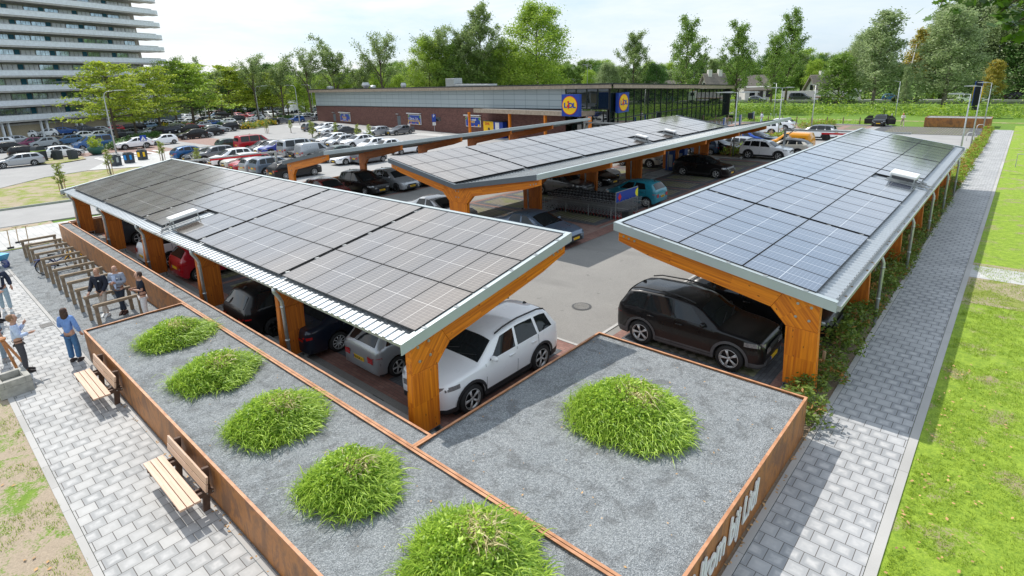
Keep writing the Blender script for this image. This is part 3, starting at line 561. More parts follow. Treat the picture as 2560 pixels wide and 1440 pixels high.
# ================================================================ cars
GLS=mat('car_glass',(.012,.015,.017),.03,var=0,spec=.55); TYR=mat('tyre_rubber',(.018,.018,.018),.8,var=0); RIM=mat('alloy',(.62,.62,.61),.35,.35,var=0); RIMD=mat('rim_dark',(.03,.03,.032),.35,.6,var=0)
CLAD=mat('black_cladding',(.028,.028,.03),.65,var=.1); CLADG=mat('grey_cladding',(.085,.087,.09),.6,var=.1); LAMP=mat('headlamp_glass',(.34,.35,.36),.1,.4,var=.3,scale=20,coat=1); RED=mat('tail_lamp',(.42,.008,.012),.15,var=0,coat=1); YPL=mat('plate_yellow',(.82,.5,.02),.4,var=0); BLUE_P=mat('plate_blue',(.02,.06,.4),.4,var=0); CHR=mat('chrome',(.75,.75,.75),.12,1,var=0); SEAM=mat('gap_black',(.006,.006,.006),.8,var=0)
TY=dict(
 hatch=dict(L=4.0,W=1.72,H=1.48,top=[(0,.5),(.04,.62),(.15,.72),(.45,.82),(.95,.93),(1.62,1.36),(1.85,1.43),(2.5,1.48),(3.2,1.45),(3.6,1.38),(3.88,1.02),(3.96,.9),(4.0,.6)],cowl=.97,rf=1.66,rr=3.58,rb=3.88,belt=(.93,1.02),wh=(.78,3.28),r=.30,win=[(1.35,2.25,1.95,2.32),(2.33,3.15,2.4,3.08),(3.22,3.62,3.16,3.42)]),
 suv=dict(L=4.35,W=1.84,H=1.7,top=[(0,.65),(.03,.88),(.12,.99),(.5,1.06),(1.15,1.12),(1.75,1.53),(2.0,1.62),(2.7,1.70),(3.6,1.67),(4.02,1.60),(4.22,1.2),(4.31,1.05),(4.35,.7)],cowl=1.17,rf=1.8,rr=4.0,rb=4.23,belt=(1.08,1.15),wh=(.86,3.49),r=.37,win=[(1.5,2.45,2.05,2.52),(2.55,3.33,2.6,3.28),(3.42,3.98,3.38,3.85)],clad=.42,rails=1),
 cross=dict(L=4.45,W=1.83,H=1.60,top=[(0,.6),(.04,.76),(.14,.86),(.5,.97),(1.15,1.05),(1.95,1.48),(2.2,1.55),(2.8,1.60),(3.5,1.54),(3.95,1.42),(4.3,1.12),(4.4,.98),(4.45,.7)],cowl=1.17,rf=2.0,rr=3.9,rb=4.28,belt=(1.02,1.16),wh=(.88,3.54),r=.34,win=[(1.6,2.5,2.3,2.58),(2.6,3.35,2.67,3.28),(3.44,3.95,3.38,3.7)],clad=.34,rails=1),
 estate=dict(L=4.65,W=1.80,H=1.47,top=[(0,.5),(.04,.62),(.15,.72),(.6,.84),(1.2,.93),(2.0,1.36),(2.3,1.43),(2.9,1.47),(3.9,1.44),(4.25,1.37),(4.55,1.02),(4.62,.9),(4.65,.6)],cowl=1.22,rf=2.05,rr=4.22,rb=4.55,belt=(.93,1.0),wh=(.9,3.6),r=.31,win=[(1.7,2.6,2.35,2.67),(2.7,3.4,2.77,3.36),(3.48,4.2,3.46,4.02)]),
 sedan=dict(L=4.65,W=1.80,H=1.43,top=[(0,.5),(.04,.62),(.15,.72),(.6,.84),(1.25,.92),(2.1,1.33),(2.4,1.40),(2.9,1.43),(3.4,1.38),(4.05,1.06),(4.2,1.02),(4.58,.98),(4.65,.65)],cowl=1.27,rf=2.15,rr=3.42,rb=4.02,belt=(.93,.98),wh=(.88,3.62),r=.31,win=[(1.75,2.65,2.42,2.72),(2.75,3.5,2.8,3.35)]),
 mpv=dict(L=4.4,W=1.82,H=1.64,top=[(0,.55),(.04,.7),(.15,.82),(.5,.93),(.95,1.02),(1.85,1.52),(2.1,1.6),(2.8,1.64),(3.7,1.6),(4.02,1.52),(4.3,1.08),(4.37,.95),(4.4,.65)],cowl=.97,rf=1.9,rr=4.0,rb=4.3,belt=(.98,1.05),wh=(.85,3.5),r=.32,win=[(1.5,2.45,2.2,2.52),(2.55,3.3,2.6,3.25),(3.38,4.0,3.34,3.8)]),
 city=dict(L=3.6,W=1.64,H=1.50,top=[(0,.5),(.04,.64),(.14,.75),(.4,.86),(.78,.96),(1.45,1.38),(1.65,1.45),(2.2,1.50),(2.9,1.46),(3.25,1.38),(3.5,1.02),(3.57,.9),(3.6,.6)],cowl=.8,rf=1.5,rr=3.22,rb=3.5,belt=(.94,1.04),wh=(.66,2.98),r=.29,win=[(1.15,2.1,1.72,2.15),(2.2,2.95,2.25,2.8)]),
 mini=dict(L=3.8,W=1.70,H=1.42,top=[(0,.55),(.04,.7),(.14,.78),(.5,.87),(.98,.94),(1.5,1.34),(1.7,1.4),(2.3,1.42),(3.1,1.39),(3.45,1.34),(3.68,1.0),(3.76,.85),(3.8,.6)],cowl=1.0,rf=1.55,rr=3.43,rb=3.68,belt=(.92,.98),wh=(.7,3.18),r=.31,win=[(1.3,2.3,1.72,2.3),(2.36,3.35,2.38,3.25)]),
 van=dict(L=4.9,W=1.92,H=1.96,top=[(0,.6),(.04,.8),(.16,.95),(.55,1.08),(.95,1.2),(1.7,1.82),(1.95,1.92),(2.6,1.96),(4.3,1.95),(4.68,1.9),(4.84,1.2),(4.88,1.0),(4.9,.6)],cowl=.97,rf=1.75,rr=4.69,rb=4.84,belt=(1.12,1.16),wh=(.95,3.9),r=.33,win=[(1.35,2.1,1.95,2.15),(2.25,3.4,2.25,3.4),(3.5,4.55,3.5,4.5)]),
 caddy=dict(L=4.4,W=1.79,H=1.82,top=[(0,.55),(.04,.72),(.16,.85),(.55,.97),(1.0,1.06),(1.75,1.66),(2.0,1.76),(2.6,1.82),(3.9,1.8),(4.2,1.76),(4.34,1.15),(4.38,.95),(4.4,.6)],cowl=1.02,rf=1.8,rr=4.2,rb=4.34,belt=(1.02,1.08),wh=(.85,3.5),r=.32,win=[(1.4,2.25,2.05,2.3)],rwin=0),
)
def interp(pts,x):
    if x<=pts[0][0]: return pts[0][1]
    for (a,b),(c,d) in zip(pts,pts[1:]):
        if x<=c:
            t=(x-a)/(c-a); return b+(d-b)*t
    return pts[-1][1]
class Car:
    def __init__(s,k):
        p=TY[k]; s.p=p; s.L,s.W,s.H=p['L'],p['W'],p['H']; s.k=k; s.r=p['r']; s.sill=.20 if k!='suv' else .24
        # smooth the top line
        xs=np.linspace(0,s.L,200); z=np.array([interp(p['top'],x) for x in xs]); zz=z.copy()
        for _ in range(3): zz[1:-1]=(zz[:-2]+zz[1:-1]*2+zz[2:])/4
        s.tx=xs; s.tz=zz
    def top(s,d): return float(np.interp(d,s.tx,s.tz))
    def cabin(s,d):
        p=s.p; return max(0.,min(1.,(d-p['cowl']+.05)/(p['rf']-p['cowl'])))*max(0.,min(1.,(p['rb']+.05-d)/max(.12,p['rb']-p['rr'])))
    def belt(s,d):
        b0,b1=s.p['belt']; b=b0+(b1-b0)*max(0,min(1,(d-s.p['cowl'])/(s.p['rb']-s.p['cowl']))); return min(b,s.top(d)-.055)
    def wl(s,d):
        f=interp([(0,.70),(.05,.80),(.15,.88),(.35,.95),(.7,.99),(1.1,1)],d); g=interp([(0,.80),(.04,.88),(.15,.945),(.4,.98),(.9,1)],s.L-d); return s.W/2*min(f,g)
    def wr(s,d): c=s.cabin(d); return s.wl(d)*(.90*(1-c)+(.76 if s.k not in('van','caddy') else .86)*c)
    def z0(s,d):
        z=s.sill+.0; 
        if d<.12: z=s.sill+.08*(1-d/.12)
        if s.L-d<.15: z=s.sill+.12*(1-(s.L-d)/.15)
        for w in s.p['wh']:
            q=abs(d-w); Rr=s.r+.065
            if q<Rr: z=max(z,s.r+math.sqrt(Rr*Rr-q*q))
        return min(z,s.belt(d)-.1)
    def y(s,d,z):
        b=s.belt(d); wl=s.wl(d)
        if z<=b: t=max(0,(z-s.sill)/(b-s.sill)); return wl*(.955+.045*math.sin(min(1,t*1.25)*math.pi*.5)-(.03*max(0,t-.72)/.28))
        zt=s.top(d)-s.e(d); t=min(1,(z-b)/max(.01,zt-b)); return wl*.97*(1-t)+s.wr(d)*t
    def e(s,d): return min(.075,max(.02,(s.top(d)-s.belt(d))*.35))
    def tz_(s,d,y): return s.top(d)-s.e(d)*min(1,abs(y)/s.wr(d))**3
    def P(s,d,y,z): return (s.L/2-d,y,z)
    def body(s,b,mi=(0,1,2)):
        ds=set(np.linspace(0,s.L,34).round(3))|{0,.02,.05,.1,.16,s.L-.02,s.L-.05,s.L-.1}
        for w in s.p['wh']:
            Rr=s.r+.065
            for t in (0,.15,.35,.6,.85,1,.9999): ds|={round(w+Rr*math.sin(t*math.pi/2),4),round(w-Rr*math.sin(t*math.pi/2),4)}
            ds|={round(w+Rr+.004,4),round(w-Rr-.004,4)}
        ds=sorted(x for x in ds if 0<=x<=s.L); cl=s.p.get('clad',.24)
        rows=[]
        for d in ds:
            z0,bt=s.z0(d),s.belt(d); zt=s.top(d); wr=s.wr(d); ring=[(0,z0),(s.y(d,z0)*.75,z0),(s.y(d,z0)-.01,z0)]
            for t in (.06,.2,.36,.52,.7,.86,1): z=z0+(bt-z0)*t; ring.append((s.y(d,z),z))
            for t in (.3,.65,1): z=bt+(zt-s.e(d)-bt)*t; ring.append((s.y(d,z),z))
            for f in (.93,.8,.55,.25,0): ring.append((wr*f,s.tz_(d,wr*f)))
            rows.append((d,ring))
        n=len(rows[0][1]); V=[];k2=2*n-2
        for d,ring in rows:
            full=ring+[(-y,z) for y,z in ring[-2:0:-1]]
            V+=[s.P(d,y,z) for y,z in full]
        F=[];Mi=[]
        for i in range(len(rows)-1):
            dm=(rows[i][0]+rows[i+1][0])/2
            for j in range(k2):
                a=(i*k2+j,i*k2+(j+1)%k2,(i+1)*k2+(j+1)%k2,(i+1)*k2+j); F.append(a[::-1]); z=sum(V[q][2] for q in a)/4
                Mi.append(mi[1] if z<cl or (j<2 or j>=k2-2) else (mi[2] if z>s.belt(dm)+.22 and s.cabin(dm)>.95 else mi[0]))
        # end caps as strips
        for base,rev in ((0,False),((len(rows)-1)*k2,True)):
            for j in range(n-1):
                a,b_=base+j,base+j+1; c,d_=base+(k2-j)%k2,base+(k2-j-1)%k2
                q=[a,b_,d_,c]; q=list(dict.fromkeys(q)); 
                if len(q)>2: F.append(tuple(q[::-1] if rev else q)); z=sum(V[t][2] for t in q)/len(q); Mi.append(mi[1] if z<cl+.04 else mi[0])
        o=len(b.v); b.v+=V; b.f+=[tuple(o+i for i in f) for f in F]; b.m+=Mi
    def grid(s,b,fn,nu,nv,mi=0,flip=False):
        vs=[fn(i/nu,j/nv) for j in range(nv+1) for i in range(nu+1)]; fs=[(j*(nu+1)+i,j*(nu+1)+i+1,(j+1)*(nu+1)+i+1,(j+1)*(nu+1)+i) for j in range(nv) for i in range(nu)]
        if flip: fs=[f[::-1] for f in fs]
        b.add(vs,fs,mi)
    def sidewin(s,b,w,sd,mi=0):
        a0,a1,c0,c1=w
        def fn(u,v):
            d=(a0+(a1-a0)*u)*(1-v)+(c0+(c1-c0)*u)*v; zb=s.belt(d)+.025; zt=s.top(d)-s.e(d)-.03; z=zb+(zt-zb)*v; return s.P(d,sd*(s.y(d,z)+.006),z)
        s.grid(b,fn,4,3,mi,flip=sd>0)
    def sidepatch(s,b,d0,d1,za,zb,sd,mi=0,off=.006,nu=5):
        def fn(u,v):
            d=d0+(d1-d0)*u; z=za+(zb-za)*v; return s.P(d,sd*(s.y(d,z)+off),z)
        s.grid(b,fn,nu,2,mi,flip=sd>0)
    def topwin(s,b,d0,d1,k,mi=0,off=(0,.01)):
        def fn(u,v):
            d=d0+(d1-d0)*v; y=(u*2-1)*s.wr(d)*k; dd=off[0]
            return s.P(d+dd,y,s.tz_(d,y)+off[1])
        s.grid(b,fn,8,4,mi,flip=(d1>d0))
    def lights(s,b,front,sd,mi=0,split=None):
        h=s.top(.25 if front else s.L-.12)
        if front:
            za,zb=h-.2,h-.07; s.sidepatch(b,.03,.5,za+.02,zb,sd,mi); w=s.wl(0)
            y0,y1=sd*w*.45,sd*w*.95; z1,z2=za-.02,min(zb,s.top(0)-.0); vs=[s.P(-.006,y0,z1+.03),s.P(-.006,y1,z1),s.P(-.006,y1,z2),s.P(-.006,y0,z2-.01)]; b.add(vs,[(0,1,2,3) if sd<0 else (3,2,1,0)],mi)
        else:
            za,zb=s.belt(s.L-.3)-.26,s.belt(s.L-.3)-.03
            if s.k in('van','caddy'): za,zb=.75,1.1
            zb=min(zb,s.top(s.L-.03)-.02); s.sidepatch(b,s.L-.22,s.L-.012,za,zb,sd,mi); w=s.wl(s.L)
            y0,y1=sd*w*.62,sd*w*.98; vs=[s.P(s.L+.006,y0,za+.03),s.P(s.L+.006,y1,za),s.P(s.L+.006,y1,min(zb,s.top(s.L)-.01)),s.P(s.L+.006,y0,min(zb,s.top(s.L)-.01))]; b.add(vs,[(3,2,1,0) if sd<0 else (0,1,2,3)],mi)
CC={}; CM={}
def car_shape(k):
    if k not in CC: CC[k]=Car(k)
    return CC[k]
def cmesh(key,fn,mats,smooth=True):
    if key not in CM:
        b=MB(); fn(b); o=b.build(key[0],mats,smooth=smooth); CM[key]=o.data; bpy.data.objects.remove(o)
    return CM[key]
def wheel_parts(b,r,ns,dark,mi=(0,1,2),seg=24):
    T=Matrix.Rotation(-math.pi/2,4,'X'); w=.1
    b.lathe([(r*.62,-w),(r*.93,-w),(r,-w*.7),(r,w*.7),(r*.93,w),(r*.62,w)],seg,mi[0],T,caps=False)
def rim_parts(b,r,ns,mi=(0,1)):
    T=Matrix.Rotation(-math.pi/2,4,'X'); w=.1
    b.lathe([(r*.60,w*.5),(r*.66,w*1.0),(r*.70,w*1.03),(r*.70,w*.9)],24,mi[0],T,caps=False)
    b.lathe([(0,.02),(r*.66,.02)],20,mi[1],T,caps=False); b.lathe([(r*.15,w*.7),(r*.15,w*.86),(.001,w*.9)],10,mi[0],T,caps=False)
    for i in range(ns):
        a=2*math.pi*i/ns
        for q in ((-.09,.09) if ns<8 else (0,)):
            p0=(math.cos(a)*r*.1,w*.78,math.sin(a)*r*.1); p1=(math.cos(a+q)*r*.64,w*.92,math.sin(a+q)*r*.64); b.bar(p0,p1,r*.085,.02,mi[0],upv=(0,1,0))
def car(kind,col,x,y,h,label,lv=1,group=None,roof=None,clad=None,rim='s',ns=5,scale=1,plate=None,metal=0,name=None,flares=False,grp=True):
    s=car_shape(kind); rz={'E':0,'N':math.pi/2,'W':math.pi,'S':-math.pi/2}.get(h,h) if isinstance(h,str) else math.radians(h)
    nm=name or 'parked_car'; PT=paint(col,metal); RF=paint(roof) if roof else PT; CL=clad or CLAD
    if lv==0:
        def far(b):
            s.body(b); 
            for sd in (1,-1):
                for w in s.p['win']: s.sidewin(b,w,sd,3)
                for f in (True,False): s.lights(b,f,sd,4 if f else 5)
                for d in s.p['wh']:
                    o=len(b.v); T=Matrix.Translation(s.P(d,sd*(s.W/2-.12),s.r))@Matrix.Rotation(-math.pi/2,4,'X'); b.lathe([(s.r,-.1),(s.r,.1)],14,6,T); b.lathe([(s.r*.65,.0),(s.r*.6,.115*sd)],12,7,T)
            s.topwin(b,s.p['cowl']+.04,s.p['rf']-.03,.93,3); s.topwin(b,s.p['rb']-.02,s.p['rr']+.03,.86,3,(.012,.004)) if s.p.get('rwin',1) else None
            b.box(s.P(s.L+.008,0,.62 if kind!='suv' else .8),(.012,.5,.11),8); b.box(s.P(-.008,0,.42),(.012,.5,.11),8)
        me=cmesh((nm+'_far',kind),far,[PT,CLAD,PT,GLS,LAMP,RED,TYR,RIM,YPL]); o=obj(nm,me,None,(x,y,-.01),rz)
        for i,m_ in ((0,PT),(2,RF)): o.material_slots[i].link='OBJECT'; o.material_slots[i].material=m_
        tag(o,label,'car',group); 
        if scale!=1: o.scale=(scale,)*3
        return o
    t=thing(nm,label,'car' if nm!='delivery_van' else 'van',(x,y,-.012),rz,group)
    if scale!=1: t.scale=(scale,)*3
    def sub(part,key,fn,mats,par=None,loc=None,r=0,smooth=True):
        me=cmesh((part,kind)+key,fn,mats,smooth); o=obj(part,me,par or t,loc,r); return o
    o=sub('body',(),lambda b:s.body(b),[PT,CL,RF])
    for i,m_ in ((0,PT),(1,CL),(2,RF)): o.material_slots[i].link='OBJECT'; o.material_slots[i].material=m_
    sub('windshield',(),lambda b:s.topwin(b,s.p['cowl']+.04,s.p['rf']-.03,.93),[GLS])
    if s.p.get('rwin',1): sub('rear_window',(),lambda b:s.topwin(b,s.p['rb']-.02,s.p['rr']+.04,.86,0,(.012,.004)),[GLS])
    for sd in (1,-1):
        for i,w in enumerate(s.p['win']): sub('side_window',(i,sd),lambda b,w=w,sd=sd:s.sidewin(b,w,sd),[GLS])
        sub('headlight',(sd,),lambda b,sd=sd:s.lights(b,True,sd),[LAMP]); sub('tail_light',(sd,),lambda b,sd=sd:s.lights(b,False,sd),[RED])
        def mir(b,sd=sd):
            d=s.p['cowl']+.42; z=s.belt(d)+.07; b.lathe([(.0,-.07),(.07,-.05),(.085,0),(.07,.05),(.0,.07)],10,0,Matrix.Translation(s.P(d,sd*(s.y(d,z)+.12),z))@Matrix.Diagonal((.8,1.35,.95,1)))
        o=sub('mirror',(sd,),mir,[PT]); o.material_slots[0].link='OBJECT'; o.material_slots[0].material=PT
        for d in s.p['wh']:
            rm=RIMD if rim=='d' else RIM
            wb=cmesh(('tyre',s.r),lambda b:wheel_parts(b,s.r,ns,0),[TYR]); e=obj('wheel',wb,t,s.P(d,sd*(s.W/2-.115),s.r),0 if sd>0 else math.pi)
            rb_=cmesh(('rim',s.r,ns),lambda b:rim_parts(b,s.r,ns),[RIM,RIMD]); q=obj('rim',rb_,e); q.material_slots[0].link='OBJECT'; q.material_slots[0].material=rm
            if flares or s.p.get('clad'):
                def fl(b,d=d,sd=sd):
                    r0,r1=s.r+.06,s.r+.135
                    def fn(u,v):
                        a=math.pi*(-.06+1.12*u); rr=r0+(r1-r0)*v; dd=d+math.cos(a)*rr; z=max(s.sill-.02,s.r+math.sin(a)*rr); return s.P(dd,sd*(s.y(dd,z)+.016),z)
                    s.grid(b,fn,14,1,0,flip=sd<0)
                o=sub('wheel_arch',(sd,round(d,2)),fl,[CLAD]); o.material_slots[0].link='OBJECT'; o.material_slots[0].material=CL
        if lv>1:
            def gaps(b,sd=sd):
                w=s.p['win']; ed=[s.p['cowl']+.18,(w[0][1]+w[1][0])/2 if len(w)>1 else w[0][1]+.1]+([s.p['wh'][1]-.02-s.r*.3 if len(w)>2 else w[1][1]] if len(w)>1 else [])
                for i,d in enumerate(ed):
                    za=s.sill+.1 if i<2 else max(s.z0(d)+.02,.7); s.sidepatch(b,d,d+.012,za,s.belt(d),sd,0,.004,1)
                s.sidepatch(b,ed[0],ed[-1],s.sill+.1,s.sill+.112,sd,0,.004,8)
            sub('door_gap',(sd,),gaps,[SEAM])
            def hd(b,sd=sd):
                w=s.p['win']
                for wi in w[:2]:
                    d=wi[1]-.16; z=s.belt(d)-.13; b.box(s.P(d,sd*(s.y(d,z)+.018),z),(.2,.03,.032))
            o=sub('door_handle',(sd,),hd,[PT]); o.material_slots[0].link='OBJECT'; o.material_slots[0].material=PT
            if s.p.get('rails'):
                def rl(b,sd=sd):
                    dd=np.linspace(s.p['rf']+.15,s.p['rr']-.1,8); b.tube([s.P(d,sd*s.wr(d)*.92,s.top(d)+(.0 if i in(0,7) else .03)) for i,d in enumerate(dd)],.022,6)
                sub('roof_rail',(sd,),rl,[CLAD])
    def gr(b):
        h=s.top(.1); b.box(s.P(-.004,0,h-.16),(.012,s.W*.42,.12)); b.box(s.P(-.002,0,.36),(.012,s.W*.56,.16))
    sub('grille',(),gr,[CLAD],smooth=False)
    if lv>1:
        b=MB
        def wipe(b):
            for y0 in (-.55,.05): b.bar(s.P(s.p['cowl']+.03,y0,s.tz_(s.p['cowl']+.03,y0)+.03),s.P(s.p['cowl']+.16,y0+.55,s.tz_(s.p['cowl']+.16,y0+.55)+.035),.02,.012)
        sub('wiper',(),wipe,[CLAD],smooth=False)
        def ant(b): b.prism([(0,0),(.16,0),(.12,.07),(.09,.07)],-.012,.012,lambda u,w,q:(s.L/2-s.p['rr']+.05+u,q,s.top(s.p['rr']-.15)+w-.005))
        sub('antenna',(),ant,[CLAD],smooth=False)
    for fr in (1,0):
        z=(.42 if fr else (.62 if kind not in('suv','van','caddy') else .78)); px=s.P(-.012,0,z) if fr else s.P(s.L+.012,0,z)
        def pl(b,fr=fr): b.box((0,0,0),(.014,.52,.11),0); b.box((0,-.24 if fr else .24,0),(.018,.04,.106),1) if 0 else None; b.box((0,(.24 if fr else -.24)*-1,0),(.018,.042,.1),1)
        o=obj('number_plate',cmesh(('number_plate',fr),pl,[YPL,BLUE_P],False),t,px)
        if plate and (fr==(plate[0]=='F')): text(plate[1:],'plate_characters',.1,SEAM,o,(.011 if fr else -.011,0,0),(math.pi/2,0,math.pi/2 if fr else -math.pi/2),.001,'CENTER',.002,.95)
    return t
NS={'E':(1,0),'W':(-1,0),'N':(0,1),'S':(0,-1)}
def car_px(kind,col,px,py,h,label,off=0,**k):
    """px,py: where the near side of the car meets the ground; off: metres to slide forward along the heading"""
    x,y=G(px,py); w=TY[kind]['W']/2-.05; dx,dy=NS[h]
    if dx: y+= w
    else: x-= w
    return car(kind,col,x+dx*off,y+dy*off,h,label,**k)
BK=(.008,.008,.009); WH=(.93,.94,.95); SI=(.42,.44,.46); GY=(.13,.14,.155); DG=(.045,.05,.058); DB=(.012,.018,.035); BL=(.03,.10,.32); RD=(.42,.01,.02); LB=(.16,.26,.38)
g1='cars parked under the carports'
car_px('suv',BK,1704,890,'E','black SUV with grey cladding and tinted windows under the right carport, beside the square planter',lv=2,clad=CLADG,scale=1.0,ns=5,group=g1)
car('cross',BK,-5.3,17.45,'E','black car half hidden behind the black SUV with grey cladding',lv=2,group=g1,metal=0)
car_px('suv',WH,1273,973,'S','white crossover with black wheel arches facing the camera beside the front timber column',lv=2,group=g1,ns=5,flares=True)
x,y=G(995,941); car('hatch',SI,x-.80,y+1.28,'N','silver hatchback seen from behind next to the front column of the left carport',lv=2,group=g1,metal=.5,plate='B96-KGK-3',scale=.96)
x,y=G(850,877); car('sedan',DB,x-.85,y+1.3,'N','dark blue saloon with many spoke wheels, between the silver hatchback and the black people carrier',lv=2,group=g1,ns=10,metal=.3)
x,y=G(698,836); car('mpv',BK,x-.86,y+1.2,'N','black people carrier seen from behind under the left carport',lv=2,group=g1,rim='d',plate='B8-ZXP-56')
x,y=G(502,702); car('city',RD,x-.78,y+1.2,'N','small bright red car under the left carport',lv=2,group=g1,ns=5,scale=1.02)
car('cross',WH,-28.5,8.95,'N','white electric car with sloping tail under the left carport, left of the red car',lv=2,group=g1)
car('cross',DG,-34.4,9.3,'N','dark grey crossover in the second bay from the far end of the left carport',lv=2,group=g1,rim='s')
x,y=G(917,491); car('mpv',BK,x-1.5,y+.85,'E','black people carrier with chrome window line facing the aisle, left of the silver hatchback',lv=2,group=g1,plate='FKR-871-L')
car('hatch',(.12,.012,.012),x-1.7,y-2.0,'E','dark red car half hidden behind the ridge of the left carport',lv=1,group=g1)
x,y=G(992,480); car('hatch',SI,x-1.28,y+.85,'E','silver hatchback facing the aisle with black wheels, right of the black people carrier',lv=2,group=g1,metal=.5,rim='d',scale=1.04,plate='F77-KJN-8')
x,y=G(1050,467); car('hatch',BK,x-1.28,y+.85,'E','black car hidden behind the high tip of the middle carport roof',lv=1,group=g1)
x,y=G(1338,608); car('sedan',(.13,.18,.25),x-.4,y+.7,'E','old grey blue saloon seen over the ridge of the left carport',lv=2,group=g1,metal=.4)
x,y=G(1085,555); car('sedan',SI,x,y+.6,'E','silver grey car of which only the roof shows left of the middle carport column',lv=1,group=g1,metal=.4)
car_px('suv',DG,1390,492,'E','black SUV behind the shopping trolleys under the middle carport',lv=1,group=g1,off=0)
x,y=G(1500,470); car('hatch',BK,x-1.3,y+.85,'E','glossy black car nose between two columns behind the trolleys',lv=1,group=g1)
x,y=G(1502,456); car('hatch',WH,x-1.2,y+.9,'E','white car with black bumpers behind the middle carport columns',lv=1,group=g1,flares=True)
x,y=G(1622,420); car('cross',(.5,.46,.38),x-1.3,y+.9,'E','beige crossover seen between the middle carport columns',lv=1,group=g1)
car_px('cross',BK,1746,442,'E','black electric crossover under the middle carport near the charging post',lv=2,group=g1)
x,y=G(1608,517); car('city',(.02,.22,.30),x-1.05,y+.78,'W','turquoise small car beside the trolley sign',lv=2,group=g1,ns=10,scale=1.04,plate='B2-TXG-48')
# lot on the right
g2='cars parked in the lot behind the carports'
car_px('suv',WH,1906,398,'E','white SUV side on in front of the yellow van',lv=2,group=g2)
car_px('cross',(.55,.52,.45),1955,390,'W','cream crossover with black roof behind the red height bar',lv=1,group=g2,roof=BK)
o=car_px('caddy',(.80,.33,.01),1965,377,'W','orange yellow delivery van with company lettering MOURIK',lv=1,name='delivery_van',group=g2)
text('MOURIK','lettering',.3,SEAM,o,(-.95,.905,1.22),(math.pi/2,0,math.pi),.004,'CENTER',.006,1.3)
LOGO=mat('white_plastic',(.78,.78,.77),.4,var=.03); MB().prism([(-.28,1.2),(.12,1.2),(.12,1.35),(0,1.35),(0,1.52),(-.3,1.52),(-.1,1.45),(-.4,1.38)],.902,.906,lambda u,w,q:(u,q,w)).build('lettering',LOGO,o)
car_px('suv',WH,2030,350,'W','white SUV with black roof rails behind the orange van',lv=1,group=g2,roof=DG,rim='d')
car_px('suv',WH,1900,338,'W','white SUV with tall red tail lamps behind the right wing tip of the middle carport',lv=1,group=g2)
car_px('cross',WH,1935,326,'W','white crossover furthest back in the group right of the middle carport',lv=1,group=g2)
car_px('sedan',DB,1885,362,'E','dark blue car behind the end of the middle carport',lv=1,group=g2)
car_px('hatch',(.01,.07,.4),1862,362,'E','bright blue car roof behind the end of the middle carport',lv=1,group=g2)
car_px('estate',SI,1818,378,'W','pale silver car under the far end of the middle carport',lv=1,group=g2)
car_px('cross',BK,1780,386,'E','black crossover behind the planting bed with stakes',lv=1,group=g2)
car_px('city',(.05,.09,.16),1747,386,'W','grey blue small car seen from behind beyond the black electric crossover',lv=1,group=g2)
# open door car at the back
x,y=G(2197,315); t=car('city',BK,x,y+.9,'S','dark small car with both front doors open on the far bays',lv=1,group=g2)
for sd in (1,-1):
    b=MB(); b.prism([(0,.25),(1.0,.25),(1.05,.95),(0,.95)],0,.05,lambda u,w,q:(.55-0*u,sd*(.80+u),w)if 0 else (.62+q,sd*(.80+u),w)); b.prism([(0,.97),(1.0,.97),(.6,1.38),(.05,1.38)],.01,.04,lambda u,w,q:(.62+q,sd*(.80+u),w),1); b.build('door',[paint(BK),GLS],t)
b=MB(); b.bar((-1.6,0,1.46),(-1.95,0,1.95),1.25,.05,0,upv=(0,1,0)) ; b.build('tailgate',[GLS],t)
# ================================================================ far rows of cars
rc=random.Random(11)
PAL=[('white',WH),('black',BK),('silver',SI),('grey',GY),('dark grey',DG),('dark blue',DB),('blue',BL),('red',RD),('pale blue',LB),('white',WH),('silver',SI),('black',BK),('white',WH)]
KN={'hatch':'hatchback','suv':'SUV','cross':'crossover','estate':'estate car','sedan':'saloon','mpv':'people carrier','city':'small car','mini':'small square car','van':'van','caddy':'small van'}
g3='cars parked in rows on the far lot'
def cpx(k,c,px,py,h,label,off=0,lv=1,**kw): return car_px(k,c,px,py,h,label,off=off,lv=lv,group=g3,**kw)
# row in front of the far planting, noses to the left or right (read off the photograph)
cpx('cross',(.01,.10,.28),492,398,'N','blue crossover seen from behind, first on the left in the row beyond the solar roof',metal=.2)
cpx('hatch',DG,515,402,'S','dark grey hatchback second from the left in the row beyond the solar roof')
cpx('suv',GY,543,404,'S','grey SUV third from the left in the row beyond the solar roof',metal=.3)
cpx('mpv',WH,588,411,'S','white people carrier in the row behind the grey height barrier beam')
cpx('mini',(.6,.58,.5),615,418,'S','cream small square car next to the red car behind the barrier beam',roof=(.7,.7,.68))
cpx('hatch',RD,640,424,'S','bright red hatchback in the row behind the barrier beam')
cpx('hatch',SI,668,430,'N','pale silver hatchback seen from behind, right of the bright red one')
cpx('suv',(.14,.18,.23),703,436,'N','blue grey SUV seen from behind above the red height bar',metal=.3)
cpx('cross',BK,752,444,'N','black crossover with silver wheels beside the barrier post',ns=10)
